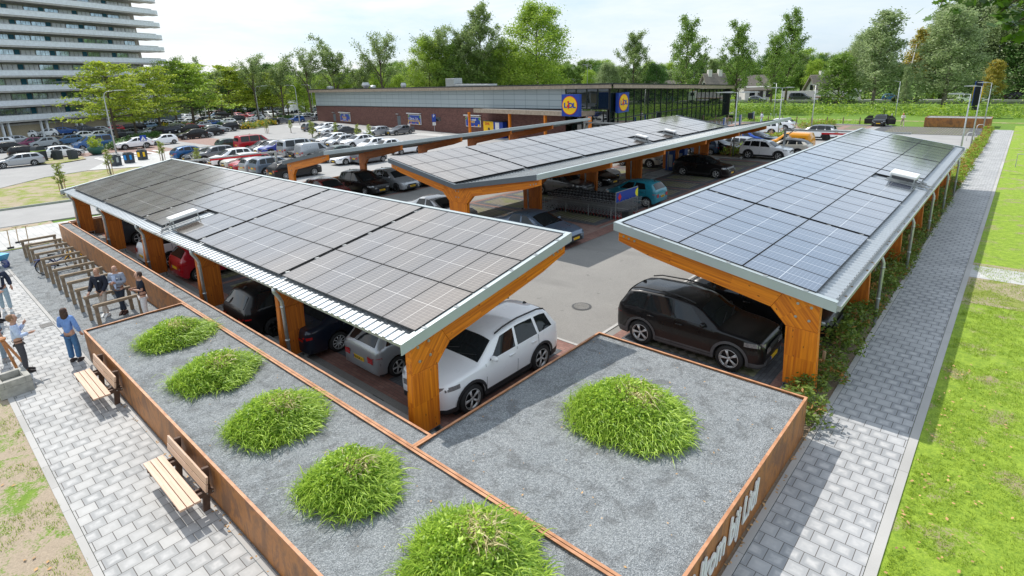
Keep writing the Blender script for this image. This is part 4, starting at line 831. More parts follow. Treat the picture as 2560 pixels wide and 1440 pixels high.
# second row
cpx('city',(.02,.05,.03),604,372,'N','dark green small car mostly hidden left of the red minibus',off=-1)
cpx('van',RD,648,374,'N','red minibus in the second row of the lot',name='minibus')
cpx('hatch',BK,668,381,'S','black hatchback between the red minibus and the blue crossover')
cpx('hatch',WH,688,383,'S','white hatchback squeezed behind the blue crossover nose')
cpx('cross',(.02,.04,.30),706,385,'S','deep blue crossover in the second row of the lot')
cpx('van',SI,762,388,'N','silver passenger van seen from behind in the second row',metal=.3,name='minibus')
cpx('cross',BK,783,394,'S','black crossover with black wheels right of the silver van',rim='d')
cpx('caddy',SI,802,396,'N','silver box shaped car with roof rack bars seen from behind')
cpx('cross',(.01,.045,.035),850,402,'S','dark green crossover in the second row of the lot')
cpx('estate',WH,896,408,'S','white estate car behind the roof edge of the rear carport')
cpx('city',GY,935,408,'N','grey small car whose rear window shows above the rear carport roof')
# third row
cpx('hatch',DG,820,358,'S','dark hatchback third row, left of two white ones')
cpx('cross',WH,842,362,'S','white crossover third row behind the silver van')
cpx('hatch',SI,862,366,'S','silver hatchback third row behind the box shaped car')
cpx('cross',WH,905,368,'S','white crossover under the thin young tree')
cpx('city',WH,940,376,'S','white small car between the two staked young trees')
cpx('city',WH,975,380,'S','rounded white small car beside the right staked tree')
cpx('mini',WH,1025,384,'S','white retro small car alone above the rear carport roof')
# along the shop wall
cpx('hatch',GY,790,327,'N','dark grey hatchback seen from behind left of the shop wall',metal=.2)
cpx('hatch',WH,820,328,'S','white hatchback near the left door of the shop wall')
cpx('cross',WH,838,336,'S','white car half covered by the dark saloon by the shop wall')
cpx('sedan',DG,875,337,'N','dark grey saloon parked nose towards the brick wall')
cpx('hatch',SI,950,340,'S','silver hatchback between thin trees by the brick wall')
cpx('sedan',GY,1010,336,'S','metallic grey coupe beside the man in light clothes at the brick wall',metal=.5)
# left lot
cpx('estate',SI,52,417,'S','silver estate car at the left edge beyond the road',metal=.3,lv=1)
cpx('hatch',WH,168,392,'N','white hatchback behind the dark waste containers',lv=1)
cpx('van',(.02,.10,.28),240,373,'S','blue van in the left lot behind the green plant pot',name='delivery_van')
cpx('cross',WH,342,372,'S','white crossover with its side to us behind the crossing sign')
cpx('city',WH,415,361,'S','white small car right of the white crossover in the left lot')
cpx('hatch',BK,35,380,'N','black hatchback at the left edge of the left lot')
cpx('hatch',BK,75,392,'N','black hatchback behind the tall waste container')
cpx('city',(.22,.02,.09),80,369,'S','plum coloured small car in the left lot')
cpx('city',(.35,.38,.4),115,368,'S','grey retro small car next to the plum coloured one')
cpx('city',(.26,.19,.12),150,363,'N','light brown small car in the left lot')
cpx('hatch',(.06,.16,.32),175,361,'S','sky blue hatchback in the left lot')
cpx('cross',BK,487,347,'S','black SUV at the front of the block of cars by the yellow shrubs')
cpx('hatch',SI,505,345,'N','silver car behind the black SUV by the yellow shrubs')
cpx('sedan',BK,527,340,'S','black saloon in the block of cars by the yellow shrubs')
cpx('hatch',DB,540,336,'N','dark blue hatchback in the block by the yellow shrubs')
cpx('estate',SI,549,331,'N','silver estate in the block by the yellow shrubs')
cpx('suv',BK,570,329,'S','black SUV at the right end of the block by the yellow shrubs')
cpx('cross',BK,592,323,'E','black crossover facing the lane beside the yellow shrubs')
def filler(px0,py0,px1,py1,n,hs='NS',where='',lv=0,skip=.04):
    a,b=G(px0,py0),G(px1,py1)
    for i in range(n):
        if rc.random()<skip: continue
        t=i/(n-1) if n>1 else 0; x=a[0]+(b[0]-a[0])*t; y=a[1]+(b[1]-a[1])*t
        nm,c=rc.choice(PAL); k=rc.choice(['hatch','hatch','suv','cross','estate','sedan','mpv','city','cross']); h=rc.choice(hs)
        nth=['first','second','third','fourth','fifth','sixth','seventh','eighth','ninth','tenth','eleventh','twelfth','thirteenth','fourteenth','fifteenth','sixteenth','seventeenth','eighteenth'][i]
        car(k,c,x+rc.uniform(-.1,.1),y+rc.uniform(-.3,.3),h,f'{nm} {KN[k]}, {nth} along {where}',lv=lv,group=g3)
filler(0,350,240,331,10,where='the row under the apartment block wall')
filler(5,367,60,361,3,where='the row left of the plum car')
filler(10,342,270,322,10,where='the back row against the apartment block')
filler(200,352,470,331,9,where='the row behind the white crossover')
filler(230,336,440,318,9,where='the row beyond the oak strip')
filler(430,333,560,313,7,where='the row before the yellow shrubs')
filler(330,318,640,302,12,where='the row behind the yellow shrubs',hs='NS')
filler(300,308,560,294,10,where='the row left of the lamp by the shrubs')
filler(520,290,830,277,16,where='the long row under the bright trees')
filler(640,316,800,300,6,where='the row right of the yellow shrubs')
filler(560,280,760,271,9,where='the furthest row before the wood')
filler(350,296,500,286,7,where='the far row left of the trunks')
filler(760,300,800,294,3,where='the row at the shop corner')
filler(600,297,700,291,5,hs='E',where='the lane in front of the lorry')
# box lorry in the far lot
x,y=G(735,283); t=thing('box_lorry','white box lorry parked under the bright trees left of the shop','lorry',(x,y,0),-1.2)
MB().bb((-3.8,-1.15,.9),(.9,1.15,3.7)).build('cargo_box',mat('lorry_white',(.72,.73,.74),.4,var=.03),t,bev=.05)
b=MB(); b.prism([(.95,.5),(2.7,.5),(2.8,1.2),(2.6,1.5),(1.9,2.5),(.95,2.6)],-1,1,lambda u,w,q:(u,q,w)); b.build('cab',paint(WH),t,bev=.06)
b=MB(); b.add([(2.63,-.85,1.5),(2.63,.85,1.5),(1.97,.8,2.42),(1.97,-.8,2.42)],[(0,1,2,3)]); b.build('windshield',GLS,t)
for sx in (-2.6,1.9):
    for sy in (-1,1): MB().lathe([(.45,-.15),(.45,.15)],16,T=Matrix.Translation((sx,sy*.95,.45))@Matrix.Rotation(math.pi/2,4,'X')).build('wheel',TYR,t)
# road traffic
def road_car(k,c,px,py,h,label,**kw): x,y=G(px,py,.5); o=car(k,c,x,y,h,label,lv=1,group='vehicles on the far road',**kw); o.location.z=.5; return o
RH=2
road_car('van',DG,2000,252,RH,'dark van with a green stripe on the far road behind the trees')
road_car('hatch',GY,1893,255,RH,'grey car on the far road left of the dark van')
road_car('city',(.03,.14,.25),2228,251,RH,'blue car on the far road behind the lamp post')
road_car('estate',BK,2262,256,RH,'dark car on the far road right of the blue one')
road_car('mpv',WH,2425,256,RH,'white car on the far road behind the pylon sign')
road_car('sedan',BK,2545,247,RH,'black saloon on the far road at the right edge')
x,y=G(2110,253,.5); t=thing('flatbed_lorry','white tow lorry with flat bed on the far road','lorry',(x,y,.5),0,'vehicles on the far road')
MB().bb((-6,-1.2,.8),(.2,1.2,1.0)).build('flatbed',mat('rust_bed',(.25,.15,.1),.7),t); b=MB(); b.prism([(.3,.5),(2.4,.5),(2.4,1.6),(1.9,2.7),(.3,2.8)],-1.15,1.15,lambda u,w,q:(u,q,w)); b.build('cab',paint(WH),t,bev=.05)
b=MB(); b.bb((.7,-1.17,1.6),(1.7,-1.155,2.4)); b.build('side_window',GLS,t); MB().bb((1,-.5,2.8),(1.3,.5,2.95)).build('beacon',mat('amber',(.8,.3,.02),.3,var=0),t)
for sx in (-4.6,-3.4,1.5):
    for sy in (-1,1): MB().lathe([(.5,-.15),(.5,.15)],16,T=Matrix.Translation((sx,sy*.98,.5))@Matrix.Rotation(math.pi/2,4,'X')).build('wheel',TYR,t)
# ================================================================ supermarket
WOODW=mat('weathered_larch',(.36,.29,.22),.8,var=.22,scale=3); CLP=None
def sup_mats():
    m,nt,b=new_mat('shop_brick'); v=wpos(nt); t=nt.nodes.new('ShaderNodeTexBrick'); mp=nt.nodes.new('ShaderNodeMapping'); mp.inputs['Rotation'].default_value=(math.pi/2,0,0); nt.links.new(v,mp.inputs[0]); nt.links.new(mp.outputs[0],t.inputs['Vector'])
    t.inputs['Scale'].default_value=1; t.inputs['Brick Width'].default_value=.42; t.inputs['Row Height'].default_value=.13; t.inputs['Mortar Size'].default_value=.012; t.inputs['Color1'].default_value=(.13,.055,.045,1); t.inputs['Color2'].default_value=(.20,.09,.07,1); t.inputs['Mortar'].default_value=(.09,.05,.045,1)
    n=noise(nt,v,2,4); nt.links.new(mixc(nt,.4,t.outputs[0],ramp(nt,n,[(.3,(.6,)*3),(.7,(1.2,)*3)]),'MULTIPLY'),b.inputs['Base Color']); b.inputs['Roughness'].default_value=.85; MC['shop_brick']=m
    m,nt,b=new_mat('shop_panel'); v=wpos(nt); t=nt.nodes.new('ShaderNodeTexBrick'); t.offset=0; mp=nt.nodes.new('ShaderNodeMapping'); mp.inputs['Rotation'].default_value=(math.pi/2,0,0); nt.links.new(v,mp.inputs[0]); nt.links.new(mp.outputs[0],t.inputs['Vector'])
    t.inputs['Scale'].default_value=1; t.inputs['Brick Width'].default_value=2.2; t.inputs['Row Height'].default_value=.72; t.inputs['Mortar Size'].default_value=.035; t.inputs['Color1'].default_value=(.40,.46,.48,1); t.inputs['Color2'].default_value=(.42,.48,.50,1); t.inputs['Mortar'].default_value=(.2,.25,.28,1)
    nt.links.new(t.outputs[0],b.inputs['Base Color']); b.inputs['Roughness'].default_value=.4; b.inputs['Metallic'].default_value=.1; MC['shop_panel']=m
    m,nt,b=new_mat('shop_glass'); b.inputs['Base Color'].default_value=(.012,.022,.02,1); b.inputs['Roughness'].default_value=.02; b.inputs['IOR'].default_value=2.3; n=noise(nt,wpos(nt),.35,2); bump(nt,b,n,.04,.1); MC['shop_glass']=m
sup_mats()
DARKM=mat('dark_profile',(.03,.033,.037),.5,.3,var=0); LB_=mat('logo_blue',(.003,.045,.33),.4,var=0); LY=mat('logo_yellow',(.9,.55,.0),.45,var=0); LR=mat('logo_red',(.62,.012,.012),.45,var=0)
PL=Vector((*G(795,302),0)); PM=Vector((*G(1165,335),0)); dv=(PM-PL).normalized(); 
def hit(px,py,A,d):   # pixel on the vertical plane through A along d -> (s,z)
    r=ray(px,py); n=Vector((d.y,-d.x,0)); t=n.dot(Vector((A.x,A.y,0)))/n.dot(Vector((r.x,r.y,0))); p=r*t; return (Vector((p.x,p.y,0))-Vector((A.x,A.y,0))).dot(d), HC+p.z
sC=hit(1523,300,PL,dv)[0]; PC=PL+dv*sC; PR=Vector((*G(1814,287),0)); gv=(PR-PC).normalized(); LG=(PR-PC).length
n1=Vector((dv.y,-dv.x,0)); n2=Vector((gv.y,-gv.x,0))   # outward normals
if n1.dot(-PC)<0: n1=-n1
if n2.dot(-PC)<0: n2=-n2
shop=thing('supermarket','long supermarket with brick base, grey panels, larch eaves and a tall glass front','shop building',(0,0,0))
def W1(s,z,o=0): p=PL+dv*s+n1*o; return (p.x,p.y,z)
def W2(s,z,o=0): p=PC+gv*s+n2*o; return (p.x,p.y,z)
def slab(nm,m,Wf,q,o0=0.,o1=-.12,par=None):   # q: four (s,z) corners
    b=MB(); vs=[Wf(s,z,o1) for s,z in q]+[Wf(s,z,o0) for s,z in q]; b.add(vs,[(3,2,1,0),(4,5,6,7),(0,1,5,4),(1,2,6,5),(2,3,7,6),(3,0,4,7)]); return b.build(nm,m,par or shop)
zL,zC,zR=Z(785,223,PL.x,PL.y),Z(1532,208,PC.x,PC.y),Z(1830,213,PR.x,PR.y); zLb,zCb,zRb=Z(785,231,PL.x,PL.y),Z(1530,220,PC.x,PC.y),Z(1821,222,PR.x,PR.y)
h1=lambda px,py: hit(px,py,PL,dv); h2=lambda px,py: hit(px,py,PC,gv)
s0,zb0=h1(793,264); sg1,zbg=h1(1413,272)
slab('brick_wall',MC['shop_brick'],W1,[(0,-.1),(sg1,-.1),(sg1,zbg-.12),(0,zb0-.12)])
slab('coping',DARKM,W1,[(0,zb0-.115),(sg1,zbg-.115),(sg1,zbg+.0),(0,zb0+.0)],.06,-.1)
slab('panel_cladding',MC['shop_panel'],W1,[(0.2,zb0+.004),(sg1,zbg+.004),(sg1,zCb-.02),(0.2,zLb-.02)],.02,-.1)
slab('eaves',WOODW,W1,[(-1.0,zLb),(sC+.9,zCb),(sC+.9,zC-.12),(-1.0,zL-.12)],.9,.75)
slab('roof_edge',DARKM,W1,[(-1.05,zL-.118),(sC+.95,zC-.118),(sC+.95,zC+.02),(-1.05,zL+.02)],.95,.6)
slab('eaves',WOODW,W2,[(-.75,zCb),(LG+1.5,zRb),(LG+1.5,zR-.12),(-.75,zC-.12)],.9,.75)
slab('roof_edge',DARKM,W2,[(-.6,zC-.118),(LG+1.55,zR-.118),(LG+1.55,zR+.02),(-.6,zC+.02)],.95,.6)
b=MB(); P3=PL-n1*46; cn=[W1(-1,zL-.1,.6),W1(sC+.6,zC-.1,.6),(*(W2(LG+1.5,0,.6)[:2]),zR-.1),(P3.x,P3.y,zL-1.2)]; b.add(cn,[(0,1,2,3)]); b.build('roof',mat('roof_felt',(.2,.2,.2),.9),shop)
b=MB(); b.add([(P3.x,P3.y,0),W1(0,0,-.12),W1(0,zLb,-.12),(P3.x,P3.y,zL-1.25)],[(0,1,2,3)]); b.build('end_wall',DARKM,shop)
slab('back_glass',DARKM,W2,[(.2,0),(LG,0),(LG,zRb),(.2,zCb)],-.25,-.4)
# upper corner glazing + lower shopfront on the entrance side
def glaze(Wf,s0,s1,n,zf0,zf1,rows,o=0):
    for i in range(n):
        a=s0+(s1-s0)*i/n; c=s0+(s1-s0)*(i+1)/n
        for (f0,f1) in rows:
            q=[(a+.04,zf0(a)+(zf1(a)-zf0(a))*f0+.05),(c-.05,zf0(c)+(zf1(c)-zf0(c))*f0+.05),(c-.05,zf0(c)+(zf1(c)-zf0(c))*f1-.05),(a+.05,zf0(a)+(zf1(a)-zf0(a))*f1-.05)]
            b=MB(); b.add([Wf(s,z,o-.05) for s,z in q],[(0,1,2,3)]); b.build('window_pane',MC['shop_glass'],shop)
    for i in range(n+1):
        a=s0+(s1-s0)*i/n; slab('mullion',DARKM,Wf,[(a-.04,zf0(a)),(a+.04,zf0(a)),(a+.04,zf1(a)),(a-.04,zf1(a))],o+.02,o-.04)
    for f in [r[0] for r in rows]+[rows[-1][1]]:
        slab('transom',DARKM,Wf,[(s0,zf0(s0)+(zf1(s0)-zf0(s0))*f-.05),(s1,zf0(s1)+(zf1(s1)-zf0(s1))*f-.05),(s1,zf0(s1)+(zf1(s1)-zf0(s1))*f+.05),(s0,zf0(s0)+(zf1(s0)-zf0(s0))*f+.05)],o+.045,o-.035)
lin=lambda a,b,L_: (lambda s: a+(b-a)*s/L_)
glaze(W1,sg1+.1,sC-.1,4,lambda s:zbg+.05,lambda s:zCb-.05,[(0,1)])
glaze(W1,sg1+.1,sC-.1,4,lambda s:.05,lambda s:zbg-.3,[(0,.62),(.62,1)],-1.0)
glaze(W2,.15,LG,22,lambda s:.05,lin(zCb-.05,zRb-.05,LG),[(0,.47),(.47,1)])
slab('corner_post',DARKM,W2,[(LG,0),(LG+.6,0),(LG+.6,zRb),(LG,zRb)],.5,-.3)
# canopy over the entrance
zc=h1(1405,276)[1]; fr=3.6
A_=Vector((*G(1164,275,zc),0)); B_=Vector((*G(1480,279,zc),0)); D_=Vector((*G(1525,274,zc),0))
sa=(A_-PL).dot(dv); sb=(B_-PL).dot(dv); oo=(B_-PL).dot(n1); oo=max(2.5,oo)
canopy=MB(); 
b=MB(); b.add([W1(sa,zc+.02,0.1),W1(sb,zc+.02,.1),W1(sb,zc+.02,oo),W1(sa,zc+.02,oo),W1(sa,zc-.12,0.1),W1(sb,zc-.12,.1),W1(sb,zc-.12,oo),W1(sa,zc-.12,oo)],[(0,1,2,3),(7,6,5,4)]); b.build('canopy_roof',mat('roof_felt',(.2,.2,.2),.9),shop)
slab('canopy_edge',WOODW,W1,[(sa-.1,zc-.42),(sb+.1,zc-.42),(sb+.1,zc+.1),(sa-.1,zc+.1)],oo+.15,oo)
b=MB(); b.add([W1(sb,zc-.42,.1),W1(sb,zc-.42,oo-.01),W1(sb,zc+.1,oo-.01),W1(sb,zc+.1,.1),W1(sb+.1,zc-.42,.1),W1(sb+.1,zc-.42,oo-.01),W1(sb+.1,zc+.1,oo-.01),W1(sb+.1,zc+.1,.1)],[(0,1,2,3),(7,6,5,4)]); b.build('canopy_edge',WOODW,shop)
for px in (1172,1273,1362,1474):
    s_=hit(px,290,PL+n1*(oo-.1),dv)[0]; slab('canopy_post',WG,W1,[(s_-.14,0),(s_+.14,0),(s_+.14,zc-.43),(s_-.14,zc-.43)],oo-.02,oo-.3)
# doors, window, wall lamps
def wallrect(nm,m,px0,py0,px1,py1,o0=.03,par=None):
    a=h1(px0,py0); c=h1(px1,py1); return slab(nm,m,W1,[(a[0],c[1]),(c[0],c[1]),(c[0],a[1]),(a[0],a[1])],o0,-.02,par)
DOOR=mat('grey_door',(.10,.12,.14),.5,var=.04)
wallrect('door',DOOR,833,284,841,303); wallrect('door',DOOR,993,289,1003,313); wallrect('window',GLS,1081,292,1102,303); wallrect('wall_lamp',STEEL,832,280,837,282,.25); wallrect('wall_lamp',STEEL,992,284,998,286,.25)
# posters
def poster(px0,py0,px1,py1,lines,label):
    a=h1(px0,py0); c=h1(px1,py1); p=PL+dv*a[0]+n1*.16; t=thing('wall_poster',label,'poster',(p.x,p.y,c[1]),math.atan2(dv.y,dv.x),'blue advertising boards on the brick wall'); w,h=c[0]-a[0],a[1]-c[1]
    MB().bb((0,-.0,0),(w,.1,h)).build('frame',mat('white_plastic',(.78,.78,.77),.4,var=.03),t); MB().bb((.08,-.012,.08),(w-.08,-.004,h-.08)).build('picture',LB_,t)
    MB().bb((-.2,-.25,h+.15),(w+.1,.1,h+.28)).build('awning_lamp',mat('white_plastic',(.78,.78,.77),.4,var=.03),t)
    for i,(s_,z,sz,m) in enumerate(lines): text(s_,'poster_text',sz,m,t,(w*.45,-.02,h*z),(math.pi/2,0,0),.002,'CENTER',.004)
    b=MB()
    for (x,z,r,mi) in ((.88,.15,.2,0),(.06,.82,.2,1),(.2,.12,.14,2),(.6,.1,.12,2),(.94,.8,.22,1)): b.lathe([(r,0),(r,.01)],12,mi,Matrix.Translation((w*x,-.014,h*z))@Matrix.Rotation(math.pi/2,4,'X'))
    b.build('picture_motif',[LY,mat('leaf_print',(.12,.3,.05),.5,var=.3),mat('fruit_orange',(.8,.2,.02),.5,var=0)],t)
poster(851,283,878,304,[('Lidl',.84,.6,WT),('Punten.',.52,.75,LY),('spaar mee',.28,.35,WT)],'blue advertising board reading Punten, leftmost on the brick wall')
poster(1022,286,1055,312,[('De nr. 1 in',.60,.62,WT),('groente & fruit.',.38,.62,LY)],'blue board about groente and fruit behind the grey coupe')
poster(1166,291,1204,318,[('Elke week',.72,.5,WT),('gratis',.52,.6,LY)],'blue advertising board behind the first canopy post')
# logo signs
def logo(W_,s,zlo,zhi,w,o,label,nm='shop_logo_sign'):
    h=zhi-zlo; p=Vector(W_(s,zlo,o)); d=dv if W_ is W1 else gv; t=thing(nm,label,'logo sign',p,math.atan2(d.y,d.x),'square shop logo signs')
    MB().bb((0,0,0),(w,.35,h)).build('sign_box',LB_,t); cx,cz=w*.47,h*.5; r=min(w,h)*.43; Tm=Matrix.Translation((cx,-.01,cz))@Matrix.Diagonal((w/min(w,h),1,h/min(w,h),1))@Matrix.Rotation(math.pi/2,4,'X')
    b=MB(); b.lathe([(r,0),(r,.02)],40,0,Tm); b.build('red_ring',LR,t); b=MB(); b.lathe([(r*.94,.0),(r*.94,.03)],40,0,Tm); b.build('yellow_disc',LY,t)
    q=w/min(w,h)
    for s_,x in (('L',-.56),('D',.14),('L',.60)):
        text(s_,'letter',r*.72,LB_,t,(cx+x*r*q,-.05,cz-.02*r),(math.pi/2,0,0),.008,'CENTER',.03*r,1.15*q)
    b=MB(); X=cx-.17*r*q; k=r*.2; b.prism([(X,cz-.42*r),(X+.9*k*q,cz-.08*r),(X+.05*k,cz+.22*r),(X-.9*k*q,cz-.08*r)],-.06,-.04,lambda u,w2,y:(u,y,w2)); b.lathe([(k*.65,0),(k*.65,.02)],14,0,Matrix.Translation((X,-.04,cz+.36*r))@Matrix.Rotation(math.pi/2,4,'X')); b.build('letter',LR,t)
sA=hit(1405,290,PL+n1*(oo+.5),dv); sB=hit(1449,236,PL+n1*(oo+.5),dv); logo(W1,sA[0],sA[1],sB[1],sB[0]-sA[0],oo+.55,'square blue logo sign with yellow disc on the canopy edge, left of the two')
sA=hit(1546,284,PC+n2*.6,gv); sB=hit(1573,230,PC+n2*.6,gv); logo(W2,sA[0],sA[1]+.05,sB[1],sB[0]-sA[0],.6,'square blue logo sign with yellow disc hung on the glass front')
# rooftop equipment
def roofthing(px,pt,pb,w,kind,label):
    r=ray(px,pb); k=(zC-HC-.2)/r.z if r.z<0 else 120; s_,z_=hit(px,pb,PL-n1*6,dv); p=PL+dv*s_-n1*6; z0=z_; z1=hit(px,pt,PL-n1*6,dv)[1]; h=max(.5,z1-z0+.4); t=thing('roof_vent' if kind!='box' else 'air_handling_unit',label,'roof equipment',(p.x,p.y,z0-.4),math.atan2(dv.y,dv.x),'vents and units on the shop roof')
    if kind=='cone': MB().lathe([(.35,0),(.35,.3),(w*.5,.5*h),(w*.55,.62*h),(w*.4,h)],14).build('cowl',STEEL,t)
    elif kind=='drum': MB().lathe([(.4,0),(.4,.4*h),(w*.6,.45*h),(w*.6,.8*h),(w*.3,h)],14).build('cowl',STEEL,t)
    else: MB().bb((-w/2,-.8,0),(w/2,.8,h)).build('casing',STEEL,t,bev=.04); MB().lathe([(w*.3,0),(w*.3,.08)],14,0,Matrix.Translation((0,0,h))).build('fan',DARKM,t)
roofthing(826,215,222,1.5,'drum','flat round vent at the left end of the shop roof'); roofthing(915,206,219,1.6,'cone','large cone shaped vent on the shop roof'); roofthing(933,213,219,1.0,'drum','small vent just right of the large cone vent'); roofthing(1009,207,218,1.0,'cone','cone shaped vent alone in the middle of the shop roof')
roofthing(1135,196,214,2.6,'box','tall white unit on the shop roof'); 
for i in range(6): roofthing(1150+i*15,210,213,1.6,'box',['first','second','third','fourth','fifth','sixth'][i]+' low white fan unit right of the tall roof unit')
# parcel locker
YM=mat('locker_yellow',(.85,.52,.01),.4,var=.04)
a=h1(1208,302); c=h1(1262,327); p=PL+dv*hit(1208,302,PL+n1*1.0,dv)[0]+n1*1.0; w=hit(1262,302,PL+n1,dv)[0]-hit(1208,302,PL+n1,dv)[0]; t=thing('parcel_locker','yellow and blue parcel locker wall under the shop canopy','parcel locker',(p.x,p.y,.02),math.atan2(dv.y,dv.x)); h=2.15
MB().bb((0,0,0),(w*.47,.7,h)).build('yellow_cabinet',YM,t,bev=.01); MB().bb((w*.475,0,0),(w*.9,.7,h)).build('blue_cabinet',LB_,t,bev=.01); MB().bb((w*.56,-.015,.1),(w*.74,-.002,h-.1)).build('screen_panel',mat('white_plastic',(.78,.78,.77),.4,var=.03),t); MB().bb((w*.22,-.015,h*.45),(w*.3,-.002,h*.6)).build('screen_panel',DARKM,t)
text('DHL','lettering',.45,LR,t,(w*.2,-.012,h-.35),(math.pi/2,0,0),.002,'CENTER',.01,1.2); MB().bb((-.05,-.2,h+.01),(w*.95,.72,h+.08)).build('cover',DARKM,t)
# signs
def pole_sign(px,py,ptop,label,kind='P'):
    x,y=G(px,py); zt=Z(px,ptop,x,y); t=thing('parking_sign' if kind=='P' else 'crossing_sign',label,'road sign',(x,y,0),YAW*-1+.0 if 0 else math.radians(-42 if px>1000 else -62)*-1-0)
    t.rotation_euler=(0,0,math.atan2(y,x)-math.pi/2); MB().tube([(0,0,0),(0,0,zt)],.035,8).build('pole',STEEL,t)
    if kind=='P':
        MB().bb((-.3,-.06,zt-1.25),(.3,-.04,zt-.1)).build('sign_plate',LB_,t); text('P','sign_letter',.55,WT,t,(0,-.07,zt-.4),(math.pi/2,0,0),.003,'CENTER',.01); MB().bb((-.25,-.06,zt-1.8),(.25,-.04,zt-1.35)).build('sub_plate',WT,t)
        b=MB(); b.lathe([(.12,0),(.12,.004),(.09,.004),(.09,0)],16,0,Matrix.Translation((0,-.064,zt-1.6))@Matrix.Rotation(math.pi/2,4,'X'),caps=False); b.build('sign_symbol',SEAM,t)
    else:
        MB().bb((-.36,-.06,zt-.75),(.36,-.04,zt)).build('sign_plate',LB_,t); MB().prism([(-.29,zt-.68),(.29,zt-.68),(0,zt-.12)],-.07,-.062,lambda u,w2,y_:(u,y_,w2)).build('sign_triangle',WT,t)
        b=MB(); b.bar((0,-.075,zt-.35),(.02,-.075,zt-.5),.05,.01,upv=(0,1,0)); b.bar((.02,-.075,zt-.5),(.1,-.075,zt-.62),.04,.01,upv=(0,1,0)); b.bar((.02,-.075,zt-.5),(-.08,-.075,zt-.62),.04,.01,upv=(0,1,0)); b.lathe([(.035,0),(.035,.006)],10,0,Matrix.Translation((0,-.072,zt-.29))@Matrix.Rotation(math.pi/2,4,'X')); b.build('sign_figure',SEAM,t)
pole_sign(1087,331,284,'disabled parking sign on a pole at the brick wall, left of the two'); pole_sign(1156,333,285,'disabled parking sign at the brick wall, right of the two, by the canopy')
pole_sign(365,381,338,'blue pedestrian crossing sign above the waste containers','Z')
# hoops in front of the shop glass
HW=mat('hoop_timber',(.24,.18,.12),.8,var=.3,scale=6,bmp=.2)
def hoop_obj(label,group,Wd=1.2):
    t=thing('bicycle_hoop',label,'bicycle stand',(0,0,0),0,group)
    for sy in (-1,1): MB().bb((-.055,sy*Wd/2-.055,0),(.055,sy*Wd/2+.055,.80)).build('post',HW,t,bev=.01)
    o=MB().bb((-.06,-Wd/2-.08,-.05),(.06,Wd/2+.08,.05)).build('rail',HW,t,bev=.01); o.location=(0,0,.85); return t
a,c=G(1822,309),G(1630,342)
for i in range(17):
    t_=i/16; 
    if i==0: hp=hoop_obj('','timber bicycle hoops in front of the shop glass',1.6); o=hp
    else: o=copy_tree(hp)
    o.location=(a[0]+(c[0]-a[0])*t_,a[1]+(c[1]-a[1])*t_,0); o.rotation_euler=(0,0,.9); o['label']=('timber hoop, %s from the far end of the row before the shop glass'%(['first','second','third','fourth','fifth','sixth','seventh','eighth','ninth','tenth','eleventh','twelfth','thirteenth','fourteenth','fifteenth','sixteenth','seventeenth'][i])); o['group']='timber bicycle hoops in front of the shop glass'
